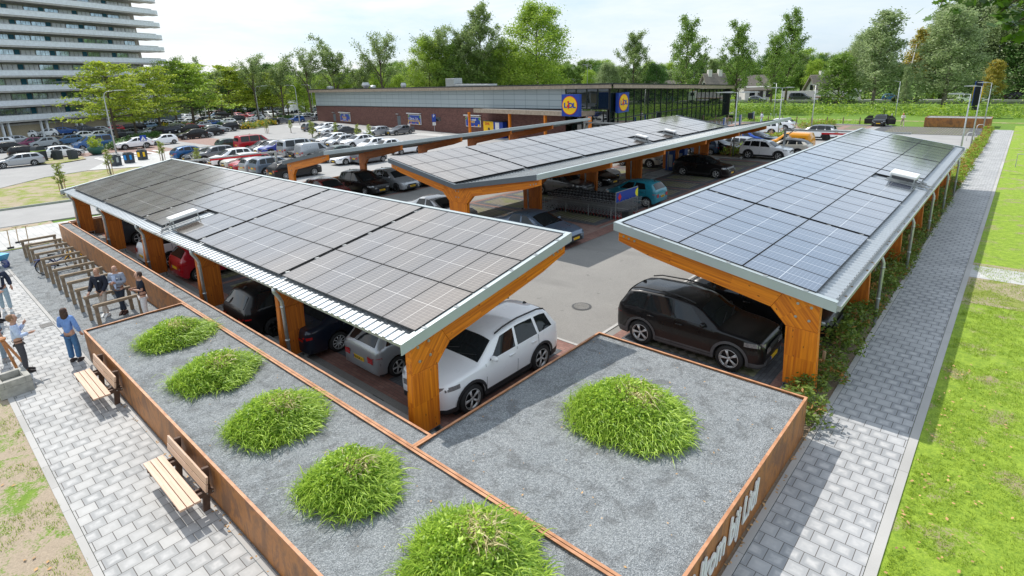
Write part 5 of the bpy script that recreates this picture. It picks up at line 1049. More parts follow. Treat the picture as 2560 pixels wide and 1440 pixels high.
# ================================================================ apartment tower
def tower():
    A=Vector((*G(0,352),0)); az=math.radians(113.04); t=thing('apartment_block','long grey gallery apartment block with white balustrades and blue doors at the left','apartment building',A,az)
    CON=mat('tower_concrete',(.48,.46,.43),.85,var=.15,scale=1.5); BAL=mat('balustrade_white',(.82,.85,.88),.5,var=.1,scale=2); GB_=mat('beige_brick',(.42,.35,.24),.85,var=.15,scale=4); TG=mat('tower_glass',(.42,.52,.56),.08,.75,var=.5,scale=1.2); TD=mat('teal_door',(.02,.16,.24),.5,var=.1); FRM=mat('window_frame_grey',(.35,.34,.33),.6,var=.1); CUR=mat('curtain_reflection',(.85,.9,.95),.3,var=.3,scale=.7,coat=1)  # CUR: white sky reflection put into the colour of curtained panes
    # local: x along the facade to the right in view, +y away from the lot? facade faces -y side chosen below
    s=1 if True else -1; f=lambda v:v   # outward is local -y
    L0,L1=-42,34.4; D=11; nf=13; fh=2.6
    MB().bb((L0,1.6,0),(L1-2,D,3.6+nf*fh)).build('core_wall',CON,t)
    MB().bb((L0,.0,0),(L1-6,1.58,2.4)).build('brick_wall',GB_,t); MB().bb((L0,-.1,2.4),(L1-6,1.58,2.75)).build('lintel_band',CON,t)
    for i in range(12):
        x=-38+i*6.4
        if x>L1-4: break
        for dx in (0,1.0): MB().bb((x+dx,-.9,0),(x+dx+.25,-.5,3.3)).build('pillar',BAL,t)
        MB().bb((x+.35,-.03,0),(x+.95,.0-.001,2.3)).build('door',DARKM,t)
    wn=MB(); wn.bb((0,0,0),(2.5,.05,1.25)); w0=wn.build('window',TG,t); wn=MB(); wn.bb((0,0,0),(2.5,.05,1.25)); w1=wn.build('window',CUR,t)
    fr=MB(); 
    for k in range(4): fr.bb((k*.82,-.03,0),(k*.82+.05,-.001,1.25))
    fr.bb((0,-.03,1.2),(2.5,-.002,1.25)); fr.bb((0,-.03,0),(2.5,-.002,.06)); fm=fr.build('frame',FRM,w0); f1=obj('frame',fm.data,w1)
    dr=MB(); dr.bb((0,0,0),(.85,.05,1.95)); d0=dr.build('door',TD,t); rt=random.Random(5); wc=0
    for k in range(nf):
        z=3.45+k*fh
        MB().bb((L0,-1.5,z-.42),(L1,1.7,z)).build('floor_slab',CON,t)
        MB().bb((L0,-1.56,z-.12),(L1,-1.5,z+.82)).build('balustrade',BAL,t); MB().bb((L0,-1.6,z+.83),(L1,-1.46,z+.9)).build('handrail',STEEL,t)
        MB().bb((L1+.05,-1.2,z-.35),(L1+1.7,.4,z-.1)).build('balcony_slab',CON,t); b=MB()
        for q in ((L1+.1,-1.2,L1+1.7,-1.15),(L1+1.65,-1.14,L1+1.7,.4)): b.bb((q[0],q[1],z+.0),(q[2],q[3],z+.75))
        b.build('balcony_rail',BAL,t)
        x=L0+rt.uniform(0,1)
        while x<L1-5:
            for seg in ('w','w','d'):
                if x>L1-4.4: break
                if seg=='d':
                    if k<9 and x>-6: o=d0.copy(); C.objects.link(o); o.location=(x,1.5,z+.02)
                    x+=1.0
                else:
                    if k<9 and x>-8:
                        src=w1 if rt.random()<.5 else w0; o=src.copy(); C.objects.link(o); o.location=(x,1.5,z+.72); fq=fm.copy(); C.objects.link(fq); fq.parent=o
                    x+=2.6
        MB().bb((L0,1.49,z+.0),(L1-3,1.6,z+.7)).build('spandrel',mat('spandrel_grey',(.2,.2,.19),.7),t)
    for o in (w0,w1,d0): o.location=(L0,1.5,4.2)
    w1.location=(L0+3,1.5,4.2); d0.location=(L0+6,1.5,3.5)
    MB().bb((L1-5.8,-.5,0),(L1+3.5,3,3.0)).build('low_annex',mat('blue_grey_metal',(.13,.17,.21),.5,.2),t)
    for c in list(t.children):  # mirror so that local +x runs with the facade direction and -y faces the lot
        pass
    return t
tw=tower()
n=Vector((math.cos(math.radians(113.04)-math.pi/2),math.sin(math.radians(113.04)-math.pi/2)))
# ================================================================ vegetation
BARK=mat('bark',(.11,.085,.06),.9,var=.35,scale=8,bmp=.3); BARKL=mat('bark_pale',(.24,.21,.17),.9,var=.25,scale=8)
LFS=dict(
 oak=leaf_mat('leaf_oak',(.13,.25,.015),(.50,.58,.06),.5,.45,.5), green=leaf_mat('leaf_green',(.07,.16,.025),(.28,.42,.07),.5,.35,.35), poplar=leaf_mat('leaf_poplar',(.10,.18,.05),(.35,.45,.15),.5,.35,.35),
 bright=leaf_mat('leaf_bright',(.14,.28,.02),(.46,.60,.08),.5,.45,.4), willow=leaf_mat('leaf_willow',(.14,.21,.08),(.46,.56,.27),.5,.45,.35), dark=leaf_mat('leaf_dark',(.03,.09,.02),(.13,.26,.05),.5,.35,.4),
 rust=leaf_mat('leaf_autumn',(.25,.24,.03),(.55,.45,.08),.5,.4,.4), hedge=leaf_mat('leaf_hedge_shaded',(.045,.10,.012),(.22,.30,.04),.5,.25,1.5), orange=leaf_mat('leaf_orange',(.22,.10,.02),(.5,.26,.07),.5,.3,2))
def tree_proto(name,seed,H,style,mt,bark,leaves=6000,ls=.2,Rw=None,trunk_f=.25,lean=0,dens=1.0,group=None):
    """one Empty with children crown and trunk; crown built round real limbs"""
    rn=random.Random(seed); t=thing(name,'x','tree',(0,0,-200)); tb=MB(); V=[];F=[]; Rw=Rw or H*.3
    tr=H*.014+.05; zt=H*(.95 if style in('poplar','oak','column') else (.93 if style in('round','willow') else .7)); path=[]
    for i in range(9):
        s=i/8; path.append((lean*H*s*s+math.sin(seed+s*5)*.02*H*s,math.cos(seed*2+s*4)*.015*H*s,zt*s))
    tb.tube(path,[tr*(1-.85*i/8) for i in range(9)],7)
    def at(s):
        q=min(7.999,s*8); i=int(q); f=q-i; return Vector(path[i])*(1-f)+Vector(path[i+1])*f
    tips=[]
    nl={'poplar':22,'oak':26,'round':24,'column':26,'willow':26,'open':14,'young':12}[style]
    for k in range(nl):
        s=trunk_f+(1-trunk_f)*(k+.5)/nl if style!='open' else rn.uniform(trunk_f,.9); base=at(min(1,s*(H/zt)*.93 if style in('round','willow') else s)) if 0 else at(min(1,s)); az=k*2.4+rn.uniform(-.5,.5)
        q=(s-trunk_f)/(1-trunk_f)
        if style=='oak': ln=Rw*(1.0-.72*q**1.4)*rn.uniform(.75,1.1); up=.10+.25*q
        elif style=='poplar': ln=Rw*(math.sin(min(1,q*1.05+.22)*math.pi*.9)**.8)*rn.uniform(.65,1.1); up=1.1
        elif style=='column': ln=Rw*(1-.6*q)*rn.uniform(.7,1.1); up=.8
        elif style=='open': ln=Rw*rn.uniform(.6,1.15)*(1-.3*q); up=1.3
        elif style=='young': ln=Rw*(1-.5*q)*rn.uniform(.6,1.1); up=1.2
        else: ln=Rw*(math.sin((q*.75+.3)*math.pi*.85))*rn.uniform(.8,1.1); up=.55
        e=base+Vector((math.cos(az)*ln,math.sin(az)*ln,ln*up)); m_=base*.5+e*.5+Vector((0,0,ln*.08*(1 if style!='oak' else .3)))
        tb.tube([base,m_,e],[tr*.35*(1-.6*q)+.01,tr*.2+.008,.006],5)
        for j in range(5 if style!='young' else 3):
            f=.3+.7*(j+1)/5.; p=base*(1-f)+e*f+Vector((rn.gauss(0,.1),rn.gauss(0,.1),rn.gauss(0,.06)))*ln
            if style!='young':
                tw=p+Vector((rn.gauss(0,.3),rn.gauss(0,.3),rn.uniform(0,.3)))*ln*.45; tb.tube([base*(1-f)+e*f,tw],[.02+tr*.05,.005],4); tips.append((tw,f))
            tips.append((p,f))
    if style in('round','willow','column'):
        for _ in range(int(75*dens)):
            a=rn.uniform(0,6.28); u=rn.random(); zz=H*(trunk_f+(1-trunk_f)*u); 
            rr=Rw*(math.sin(min(.97,u*.8+.16)*math.pi)**.75 if style!='column' else (1-.75*u)+.15)*rn.uniform(.55,1.0); c=at(min(1,zz/zt)); tips.append((Vector((c.x+math.cos(a)*rr,c.y+math.sin(a)*rr,zz)),1))
    per=max(3,int(leaves/len(tips)))
    for p,f in tips:
        cr_=Rw*({'oak':.17,'poplar':.17,'round':.20,'column':.2,'willow':.2,'open':.16,'young':.28}[style])*rn.uniform(.7,1.3)
        leafquads(V,F,p,cr_,int(per*rn.uniform(.4,1.6)),ls,rn,.2 if style=='oak' else .8)
        if style=='willow': leafquads(V,F,p-Vector((0,0,cr_*1.2)),cr_*.7,int(per*.6),ls,rn,1.6)
    me=bpy.data.meshes.new('crown'); me.from_pydata(V,[],F); me.materials.append(mt); obj('crown',me,t); tb.build('trunk',bark,t,smooth=True); return t
USED=set()
def place_tree(P,Hp,x,y,H,label,group,sx=1,rz=None,lean=0):
    if P.name in USED: c=copy_tree(P)
    else: c=P; USED.add(P.name)
    c.location=(x,y,-.05); s=H/Hp; c.scale=(s*sx,s*sx,s); c.rotation_euler=(0,0,R_.uniform(0,6.3) if rz is None else rz); c['label']=label; c['category']='tree'
    if group: c['group']=group
    return c
TP={}
def proto(k,*a,**kw): TP[k]=(tree_proto(*a,**kw),a[2])
proto('oak1','oak_tree',3,9,'oak',LFS['oak'],BARK,7500,.15,4.4,.24); proto('oak2','oak_tree',8,9,'oak',LFS['oak'],BARK,9000,.16,4.2,.24)
proto('oak3','oak_tree',13,9,'oak',LFS['bright'],BARK,9000,.16,4.4,.28)
proto('open1','poplar_tree',21,20,'open',LFS['poplar'],BARK,6000,.21,5.2,.38); proto('open2','poplar_tree',25,20,'open',LFS['poplar'],BARK,8000,.21,5.0,.33); 
proto('pop1','poplar_tree',31,16,'poplar',LFS['poplar'],BARK,13000,.18,4.2,.2); proto('pop2','poplar_tree',37,16,'poplar',LFS['green'],BARK,10000,.18,4.0,.16,lean=.04)
proto('round1','broadleaf_tree',41,14,'round',LFS['green'],BARK,18000,.19,5.2,.12); proto('round2','broadleaf_tree',44,14,'round',LFS['dark'],BARK,18000,.19,5.0,.1); proto('round3','broadleaf_tree',47,14,'round',LFS['bright'],BARK,17000,.19,5.0,.1)
proto('big','broadleaf_tree',52,20,'round',LFS['bright'],BARK,30000,.20,6.5,.08); proto('wil1','willow_tree',55,16,'willow',LFS['willow'],BARKL,26000,.18,5.6,.08); proto('wil2','willow_tree',58,16,'column',LFS['willow'],BARKL,20000,.17,4.2,.08)
proto('col1','maple_tree',61,10,'column',LFS['green'],BARK,9000,.17,3.2,.08); proto('slim','birch_tree',64,14,'column',LFS['willow'],BARKL,12000,.18,3.2,.12,lean=.07); proto('rust','broadleaf_tree',67,12,'column',LFS['rust'],BARK,8000,.2,3.0,.15)
proto('con','spruce_tree',71,12,'column',LFS['dark'],BARK,11000,.2,4.0,.03)
def tree(k,px,pb,pt,label,group,dist=None,sx=1,rz=None):
    """px,pb: trunk foot; pt: py of the tip"""
    if dist: r=ray(px,pb); h=math.hypot(r.x,r.y); x,y=r.x/h*dist,r.y/h*dist
    else: x,y=G(px,pb)
    H=Z(px,pt,x,y); return place_tree(TP[k][0],TP[k][1],x,y,max(2,H),label,group,sx,rz)
gt='tall trees behind the car park and the shop'
# the six pin oaks of the left lot
go='layered oak trees in the left lot'
for i,(k,px,pb,pt,sx,l) in enumerate([('oak1',295,352,152,1.12,'largest layered yellow green oak in front of the apartment block'),('oak2',343,342,196,1.0,'oak just behind the largest one, right of the leaning lamp post'),('oak1',404,333,165,1.05,'layered oak with pale top, third of the row in the left lot'),('oak3',487,318,155,1.25,'layered oak with a broad crown above the yellow shrubs'),('oak2',584,303,163,1.2,'darker green oak above the long parking row'),('oak2',660,298,182,1.1,'yellow tinged oak behind the lamp left of the white lorry'),('oak1',685,296,180,1.1,'bright oak second from the shop end of the row'),('oak3',722,290,186,1.0,'bright oak nearest the shop end of the row')]):
    tree(k,px,pb,pt,l,go,sx=sx)
# young street trees in the distance and the tree wall
data=[('open1',432,250,112,'open'),('open2',516,250,128,'airy'),('open1',640,248,106,'airy'),('open2',705,248,118,'bushy'),('open1',775,247,88,'open'),('open2',840,246,66,'dark open'),('open1',960,245,42,'large airy'),('open2',905,246,120,'low airy'),('open1',1100,240,24,'broad airy'),('pop1',1205,240,24,'full'),('pop1',1165,240,85,'bushy'),('pop2',1240,240,120,'slim'),('big',1345,242,14,'huge bright green'),('big',1075,244,98,'rounded bright green'),('pop1',1583,236,88,'full green'),('round1',1130,240,112,'dense round'),('round1',1205,240,128,'dense dark'),('round3',1275,242,112,'bright round'),('wil1',1520,240,158,'soft grey green'),('round2',1640,240,160,'low dark'),('pop2',1716,238,52,'tall narrow'),('pop2',1842,240,64,'tall narrow'),('pop2',1962,262,38,'tall narrow leaning')]
od=['first','second','third','fourth','fifth','sixth','seventh','eighth','ninth','tenth','eleventh','twelfth','thirteenth','fourteenth','fifteenth','sixteenth','seventeenth','eighteenth','nineteenth','twentieth','twenty-first','twenty-second','twenty-third','twenty-fourth','twenty-fifth','twenty-sixth','twenty-seventh','twenty-eighth','twenty-ninth','thirtieth']
for i,(k,px,pb,pt,w) in enumerate(data):
    side='apartment block' if px<700 else ('roof vents' if px<1120 else ('logo signs' if px<1650 else 'shop glass')); tree(k,px,pb,pt,f'{w} tree, {od[i]} from the left in the tall line behind the {side}',gt,dist=150 if px<1650 else (118 if px<1900 else None),sx={'big':1.0 if px<1200 else 1.1}.get(k,.9))
# lower filler wood as individual trees, tops following the photograph's skyline
sk=[(420,170),(480,190),(540,185),(600,175),(680,170),(760,165),(820,172),(880,180),(940,165),(1000,160),(1060,150),(1130,150),(1180,160),(1250,150),(1300,150),(1400,150),(1460,165),(1520,150),(1600,160),(1660,150),(1700,155),(1780,135),(1850,140),(1900,150),(2000,125),(2060,130)]
rt=random.Random(3)
def skyl(px): return interp(sk,px)
for row,(D,dy,step) in enumerate(((230,0,30),(190,12,30))):
    px=420+row*16; i=0
    while px<2090:
        k=rt.choice(['round1','round2','pop1','wil1','round1','pop2','round2'] if px<1500 else ['round1','wil1','round2','round3','pop1']); q=skyl(px)+dy*1.2+rt.uniform(-10,16)
        kind={'round1':'green','round2':'dark green','round3':'bright green','pop1':'pale green','pop2':'narrow green','wil1':'grey green'}[k]
        side='behind the cars' if px<800 else ('behind the shop' if px<1500 else 'beyond the houses'); tree(k,px,246,q,f'{kind} tree, {od[i%30]} from the left in the {"far" if row==0 else "near"} belt {side}','trees in the wood behind the car park',dist=D,sx=1.15); px+=step*rt.uniform(.8,1.2)*(1 if px<1500 else 1.3); i+=1
for i,(px,pt,s) in enumerate([(815,188,1),(850,182,1),(890,180,1),(945,176,1),(1000,186,.9),(1475,176,1.2),(760,196,1)]):
    tree('round3',px,246,pt,f'small bright green tree just behind the shop roof, {od[i]} of seven','small bright trees behind the shop',dist=168,sx=.8)
# right side group
gr_='trees along the far road on the right'
for k,px,pb,pt,l,sx in [('col1',2091,273,138,'dense dark green tree with low branches in the grass bank',1.25),('slim',2178,272,30,'slender pale tree leaning right in the grass bank',1.15),('pop2',1925,273,95,'narrow tree left of the pair of lamp posts in the grass bank',.9),('wil2',2355,273,20,'tall pale green tree in the grass bank near the pylon',1.35),('rust',2472,262,152,'yellowish tree right of the pylon sign',1.1),('slim',2256,278,168,'thin young tree with sparse leaves beside the tall mast',.6),('rust',2290,250,72,'autumn tinted tree with orange and green leaves behind the tall mast',1.0),('con',2330,250,160,'dark conifer left of the tall pale tree',1.2),('con',2240,250,160,'dark conifer behind the tall mast',1.2),('wil1',2160,248,75,'grey green willow behind the slender leaning tree',.95),('wil1',2420,248,-40,'huge grey green willow behind the pylon sign',.9),('wil1',2520,250,-60,'huge grey green willow at the right edge',.9),('con',2540,252,90,'dark conifer at the right edge under the willow',1.3),('con',2440,250,140,'dark conifer behind the yellowish tree',1.3),('round3',2030,246,150,'bright green tree left of the white chimney house',.8),('wil2',2350,248,5,'tall willow behind the pale green tree',1.3),('round2',2600,250,40,'dark tree cut off by the right edge',1.2),('rust',2120,246,130,'yellow green tree left of the willow',1.1)]:
    tree(k,px,pb,pt,l,gr_,sx=sx)
for i in range(15):
    k=['wil1','round1','con','wil2','round2'][i%5]; place_tree(TP[k][0],TP[k][1],14+i*11+R_.uniform(-3,3),128+R_.uniform(-8,30)-i*3,16+R_.uniform(-3,4),'tall tree beyond the frame, %s of those mirrored in the shop glass'%od[i],'trees mirrored in the shop glass')
# ---- staked young trees
def young(px,pb,pt,label,stakes=True,sx=1.0,seed=0,pale=False):
    x,y=G(px,pb); H=Z(px,pt,x,y); rn=random.Random(int(px)); k='young%d'%(seed%3)
    if k not in TP: proto(k,'young_tree',81+seed,4,'young',leaf_mat('leaf_young%d'%seed,(.16,.24,.03),(.42,.48,.10),.5,.35,1),BARKL,700,.09,.62,.32)
    t=place_tree(TP[k][0],4,x,y,H,label,'young trees with stakes',sx)
    if stakes:
        s_=thing('tree_stakes','pair of timber stakes holding '+label,'tree stakes',(x,y,0),.4,'timber tree stakes')
        for dx in (-.35,.35): MB().tube([(dx,0,0),(dx,0,1.35)],.035,7).build('stake',mat('stake_wood',(.42,.27,.16),.8,var=.2),s_)
        MB().bar((-.35,0,1.1),(.35,0,1.1),.012,.05).build('strap',SEAM,s_)
young(160,487,382,'the thin young tree on the verge left of the carport',seed=0,sx=1.0); young(277,435,350,'the thin young tree by the waste containers',seed=1); 
young(408,402,336,'the young tree near the yellow labelled container',seed=2,stakes=True,sx=1.2); young(668,333,287,'the small tree left of the dark hatchbacks',seed=0); young(728,332,289,'the small tree without neighbours in the lane',seed=1,stakes=False); young(783,355,284,'the thin tree by the silver van',seed=2,stakes=False); young(842,352,292,'the thin tree left of the dark saloon',seed=0,stakes=False); young(897,362,292,'the left tree of the pair by the white small cars',seed=1); young(925,362,295,'the right tree of the pair by the white small cars',seed=2); young(498,420,350,'the sapling in front of the grey SUV',seed=1,stakes=False); young(1808,286,240,'the sapling at the end of the shop glass',seed=0)
# ---- shrubs
def shrub_mesh(seed,rx,ry,h,n,ls,mt,mt2=None,f2=0):
    rn=random.Random(seed); V=[];F=[];Mi=[]
    for i in range(n//12):
        a=rn.uniform(0,6.28); q=math.sqrt(rn.random()); c=(q*rx*math.cos(a),q*ry*math.sin(a),h*(.18+.8*rn.random()*(1-.5*q*q))); o=len(F); leafquads(V,F,c,min(rx,h)*.22,12,ls,rn); Mi+=[1 if (mt2 and rn.random()<f2) else 0]*(len(F)-o)
    me=bpy.data.meshes.new('shrub'); me.from_pydata(V,[],F); me.materials.append(mt); 
    if mt2: me.materials.append(mt2); me.polygons.foreach_set('material_index',Mi)
    return me
sh=[shrub_mesh(i,.5,.42,.85,900,.055,LFS['hedge'],LFS['orange'],.16) for i in range(4)]  # shade beside the carport put into these darker leaf colours
sh2=[shrub_mesh(i+9,.5,.42,.8,700,.06,LFS['bright'],LFS['orange'],.2) for i in range(3)]
y=12.6; i=0; _yg=iter(range(99)); YG=lambda: next(_yg)
while y<88:
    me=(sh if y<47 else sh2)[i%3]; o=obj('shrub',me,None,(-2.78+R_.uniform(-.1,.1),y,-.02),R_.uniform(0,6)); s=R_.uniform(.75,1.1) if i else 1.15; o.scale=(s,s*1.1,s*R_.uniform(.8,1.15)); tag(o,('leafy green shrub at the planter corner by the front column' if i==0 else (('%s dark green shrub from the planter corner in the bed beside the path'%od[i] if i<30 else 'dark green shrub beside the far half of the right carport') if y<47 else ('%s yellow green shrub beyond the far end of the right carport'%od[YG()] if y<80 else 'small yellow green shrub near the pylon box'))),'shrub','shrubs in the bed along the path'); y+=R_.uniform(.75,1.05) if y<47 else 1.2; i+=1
for k_,(px,py) in enumerate(((2057,945),(2100,880),(2205,620))):
    x,y=G(px,py); o=MB().tube([(0,0,0),(0,0,.75)],.04,8).build('timber_stake',mat('stake_wood',(.42,.27,.16),.8,var=.2)); o.location=(-2.85,y,0); tag(o,'%s short round timber stake from the planter corner in the shrub bed'%od[k_],'stake','stakes in the shrub bed')
# yellow flowering shrubs
YF=leaf_mat('yellow_flower',(.65,.36,.01),(.85,.58,.02),.5,.2,2); yf=[shrub_mesh(30+i,1.6,1.3,1.3,1500,.12,LFS['green'],YF,.36) for i in range(2)]; dk=shrub_mesh(40,1.6,1.4,1.5,1300,.14,LFS['dark'])
for i,(px,py) in enumerate([(415,325),(440,323),(465,320),(505,316),(530,312),(625,322),(650,318),(672,313),(690,310),(608,322)]):
    o=obj('flowering_shrub',yf[i%2],None,(*G(px,py),0),i); tag(o,'yellow flowering shrub, %s from the left of the two clumps among the parked cars'%od[i],'shrub','yellow flowering shrubs in the car park')
for i,(px,py) in enumerate([(560,318),(285,365),(300,372),(320,368),(380,345),(345,352),(700,300),(730,297),(590,268)]):
    o=obj('green_shrub',dk,None,(*G(px,py),0),i); o.scale=(1,1,.8); tag(o,'low green shrub, %s from the left among the left car rows'%od[i],'shrub','green shrubs in the car park')
# bank of wild growth, hedge with posts and grass at the back
def mass(name,x0,y0,x1,y1,n,h0,h1,ls,mt,label,seed=1,band=None):
    rn=random.Random(seed); V=[];F=[]
    for i in range(n):
        u,v=rn.random(),rn.random(); x=x0+(x1-x0)*u; y=y0+(y1-y0)*v; h=rn.uniform(h0,h1)*(1+.5*math.sin(x*.35+seed)*math.sin(y*.5)); leafquads(V,F,(x,y,h*.5),max(.3,h*.55),9,ls,rn)
    me=bpy.data.meshes.new(name); me.from_pydata(V,[],F); me.materials.append(mt); o=obj(name,me); o['label']=label; o['category']='plants'; return stuff(o)
mass('wild_growth',-95,108,50,124,3200,.6,1.7,.20,LFS['bright'],'tangle of bright wild plants on the bank beyond the parking')
mass('wild_growth',-95,112,50,122,1500,.5,2.0,.22,LFS['green'],'darker green plants on the bank beyond the parking',2)
mass('wild_growth',-100,160,60,168,900,.8,2.0,.3,LFS['bright'],'rough growth beyond the far road',3)
mass('low_hedge',-60,92.2,-15,93.6,420,.4,.9,.12,LFS['bright'],'young hedge plants along the back of the parking',4)
rect('footpath',-100,100,60,101.5,-.04,'verge_dry')
post=MB().bb((-.06,-.06,0),(.06,.06,1.0)).build('fence_post',HW); tag(post,'short timber post, first from the left in the hedge line behind the bays','post','timber posts behind the back bays'); post.location=(-58,91.9,0)
for i in range(1,22): o=post.copy(); C.objects.link(o); o.location=(-58+i*2.05,91.9+R_.uniform(-.1,.1),0); o['label']='short timber post, %s from the left in the hedge line behind the bays'%od[i]
# raised far road
rd=MB(); rd.bb((-120,148,-.05),(90,158,.42)); o=rd.build('far_road',MC['road']); struct(o)
rd=MB(); rd.bb((-120,147.5,.42),(90,147.8,.8)); o=rd.build('guard_kerb',MC['kerb']); struct(o)
mass('hedge_bed',-20.5,62,-14.8,84,160,.3,.8,.1,LFS['bright'],'grasses and flowers in the beds between the right parking rows',6) if 0 else None
for i,(px,py) in enumerate([(1822,390),(1840,388),(1855,380),(1925,352),(1950,348),(2008,322),(2030,320),(2055,318),(2075,315)]):
    o=obj('bed_shrub',sh2[i%3],None,(*G(px,py),0),i); o.scale=(1.6,1.6,1.3); tag(o,'yellow green shrub %s from the left in the beds between the right parking rows'%od[i],'shrub','shrubs between the right parking rows')
b=MB(); a=[G(1760,392),G(1850,398),G(1868,382),G(1790,378)]; sheet('planting_bed',a,.04,'soil'); kerb('kerb_bed_round',a+[a[0]],.15,0,.12)
for i,(px,py) in enumerate([(1793,384),(1826,392),(1852,364),(1910,356),(1928,348)]):
    o=MB().tube([(0,0,0),(0,0,1.2)],.05,7).build('timber_stake',mat('stake_wood',(.42,.27,.16),.8,var=.2)); o.location=(*G(px,py),0); tag(o,'timber stake %s from the left in the beds between the right parking rows'%od[i],'stake','stakes in the right parking beds')
# near lawn: real blades, and fallen leaves
def blades(name,n,region,h,mt,label,seed,clump=None):
    rn=random.Random(seed); V=[];F=[]
    from mathutils import noise as mn
    while len(F)<n:
        x,y=region(rn)
        k=mn.noise(Vector((x*.9,y*.9,0))*1.0)+.5*mn.noise(Vector((x*2.3,y*2.3,3)))
        if k<clump: continue
        for _ in range(3):
            xx,yy=x+rn.gauss(0,.03),y+rn.gauss(0,.03); a=rn.uniform(0,6.28); hh=h*rn.uniform(.5,1.2); w=.006; o=len(V); V+=[(xx-w*math.sin(a),yy+w*math.cos(a),-.012),(xx+w*math.sin(a),yy-w*math.cos(a),-.012),(xx+math.cos(a)*hh*.6,yy+math.sin(a)*hh*.6,hh-.012)]; F.append((o,o+1,o+2))
    me=bpy.data.meshes.new(name); me.from_pydata(V,[],F); me.materials.append(mt); o=obj(name,me); o['label']=label; o['category']='grass'; return stuff(o)
LG_=leaf_mat('lawn_blade',(.18,.30,.015),(.42,.55,.06),.5,.35,3)
blades('lawn_grass',120000,lambda r:(-.5+8.5*r.random()**1.2,4+24*r.random()**1.3),.06,LG_,'short lawn grass beside the tiled path on the right',1,-.22)
blades('verge_grass',16000,lambda r:(-24+18*r.random(),.75-5*r.random()**1.2),.06,LG_,'patchy grass on the bare soil at the lower left',2,.12)
def litter(name,n,region,label,seed,z=.0,s0=.02,s1=.045):
    rn=random.Random(seed); V=[];F=[]
    for _ in range(n):
        x,y=region(rn); a=rn.uniform(0,6.28); s=rn.uniform(s0,s1); c=Vector((x,y,z+.015)); u=Vector((math.cos(a),math.sin(a),rn.uniform(-.3,.3)))*s; v=Vector((-math.sin(a),math.cos(a),rn.uniform(-.3,.3)))*s*.6; o=len(V); V+=[tuple(c-u),tuple(c+v),tuple(c+u),tuple(c-v)]; F.append((o,o+1,o+2,o+3))
    me=bpy.data.meshes.new(name); me.from_pydata(V,[],F); me.materials.append(mat('dead_leaf',(.3,.17,.05),.8,var=.3)); o=obj(name,me); o['label']=label; o['category']='leaves'; return stuff(o)
mat('fallen',(.5,.3,.13),.8,var=.5,scale=2); MC['dead_leaf']=MC['fallen']
litter('fallen_leaves',420,lambda r:(-.5+7*r.random()**2,4+14*r.random()),'dry fallen leaves on the lawn edge at the right',1,.02)
litter('fallen_leaves',60,lambda r:(-2.46+.1*r.random(),4+8*r.random()),'dry leaves in the gap along the corten wall at the right',2)
litter('fallen_leaves',70,lambda r:(-19+13*r.random(),2.64+.12*r.random()),'dry leaves in the gap along the corten wall behind the benches',3)
litter('planter_litter',150,lambda r:(-19.5+17*r.random(),2.9+9*r.random()) if r.random()<.0 else ((-19.4+16.5*r.random(),2.95+2.4*r.random()) if r.random()<.5 else (-7.6+5*r.random(),5.7+6*r.random())),'tiny dry leaves and pale stones lying on the planter gravel',9,.925,.012,.028)
litter('fallen_leaves',90,lambda r:(-16+10*r.random(),.6-3*r.random()),'dry leaves on the soil at the lower left',4)
# ================================================================ lamp posts and masts
def lamp(px,py,pt,label,arms=1,az=0,ln=1.3,curved=False,th=.075,head=True):
    x,y=G(px,py); H=Z(px,pt,x,y); t=thing('lamp_post',label,'lamp post',(x,y,0),az,'grey lamp posts'); 
    if curved:
        MB().tube([(0,0,0),(0,0,H*.35),(0,0,H-.7),(.12,0,H-.3),(.45,0,H-.06),(1.0,0,H)],[th,th*.85,th*.55,.045,.04,.035],9).build('post',STEEL,t,smooth=True); ends=[(1.0,1)]
    else:
        MB().tube([(0,0,0),(0,0,H*.4),(0,0,H)],[th,th*.8,th*.5],9).build('post',STEEL,t,smooth=True); ends=[(.02,1)] if arms==1 else [(.02,1),(-.02,-1)]
    for x0,s in ends:
        b=MB(); b.bar((x0,0,H),(x0+s*.45,0,H+.05),.06,.05); b.build('arm',STEEL,t); b=MB(); b.prism([(x0+s*.4,-.06),(x0+s*ln,-.03),(x0+s*ln,.02),(x0+s*.8,.06),(x0+s*.4,.06)],-.13,.13,lambda u,w,q:(u,q,H+.05+w)); b.build('lamp_head',STEEL,t)
    return t
lamp(2392,425,236,'lamp post touching the far end of the right carport, first of three',1,math.pi)
lamp(2426,369,216,'middle one of the three lamp posts along the hedge at the right',1,math.pi); lamp(2457,326,207,'furthest of the three lamp posts along the hedge at the right',1,math.pi)
lamp(1832,392,232,'T shaped lamp post behind the middle carport end',2,.0,1.9); lamp(1944,347,220,'T shaped lamp post left of the orange van',2,.3,1.2); lamp(1933,303,209,'lamp post just left of the T shaped one near the grass bank',1,2.6,.5); lamp(2028,322,213,'lamp post right of the orange van in the beds',1,2.6,.3); lamp(2236,304,204,'leaning lamp post between the open door car and the walker',1,math.pi,.4)
lamp(291,383,228,'curved lamp post in front of the layered oaks',1,.9,1.7,True,.11); lamp(163,337,206,'T shaped lamp post in front of the apartment block',2,.9,2.6,False,.1)
lamp(650,305,216,'curved lamp post by the yellow shrubs',1,.9,1.7,True,.1); lamp(750,312,213,'curved lamp post by the white lorry',1,3.6,1.5,True,.1); lamp(517,300,203,'T shaped lamp post behind the fourth oak',2,.9,2.4,False,.1); lamp(787,300,212,'curved lamp post at the left end of the shop roof',1,3.6,1.4,True,.08)
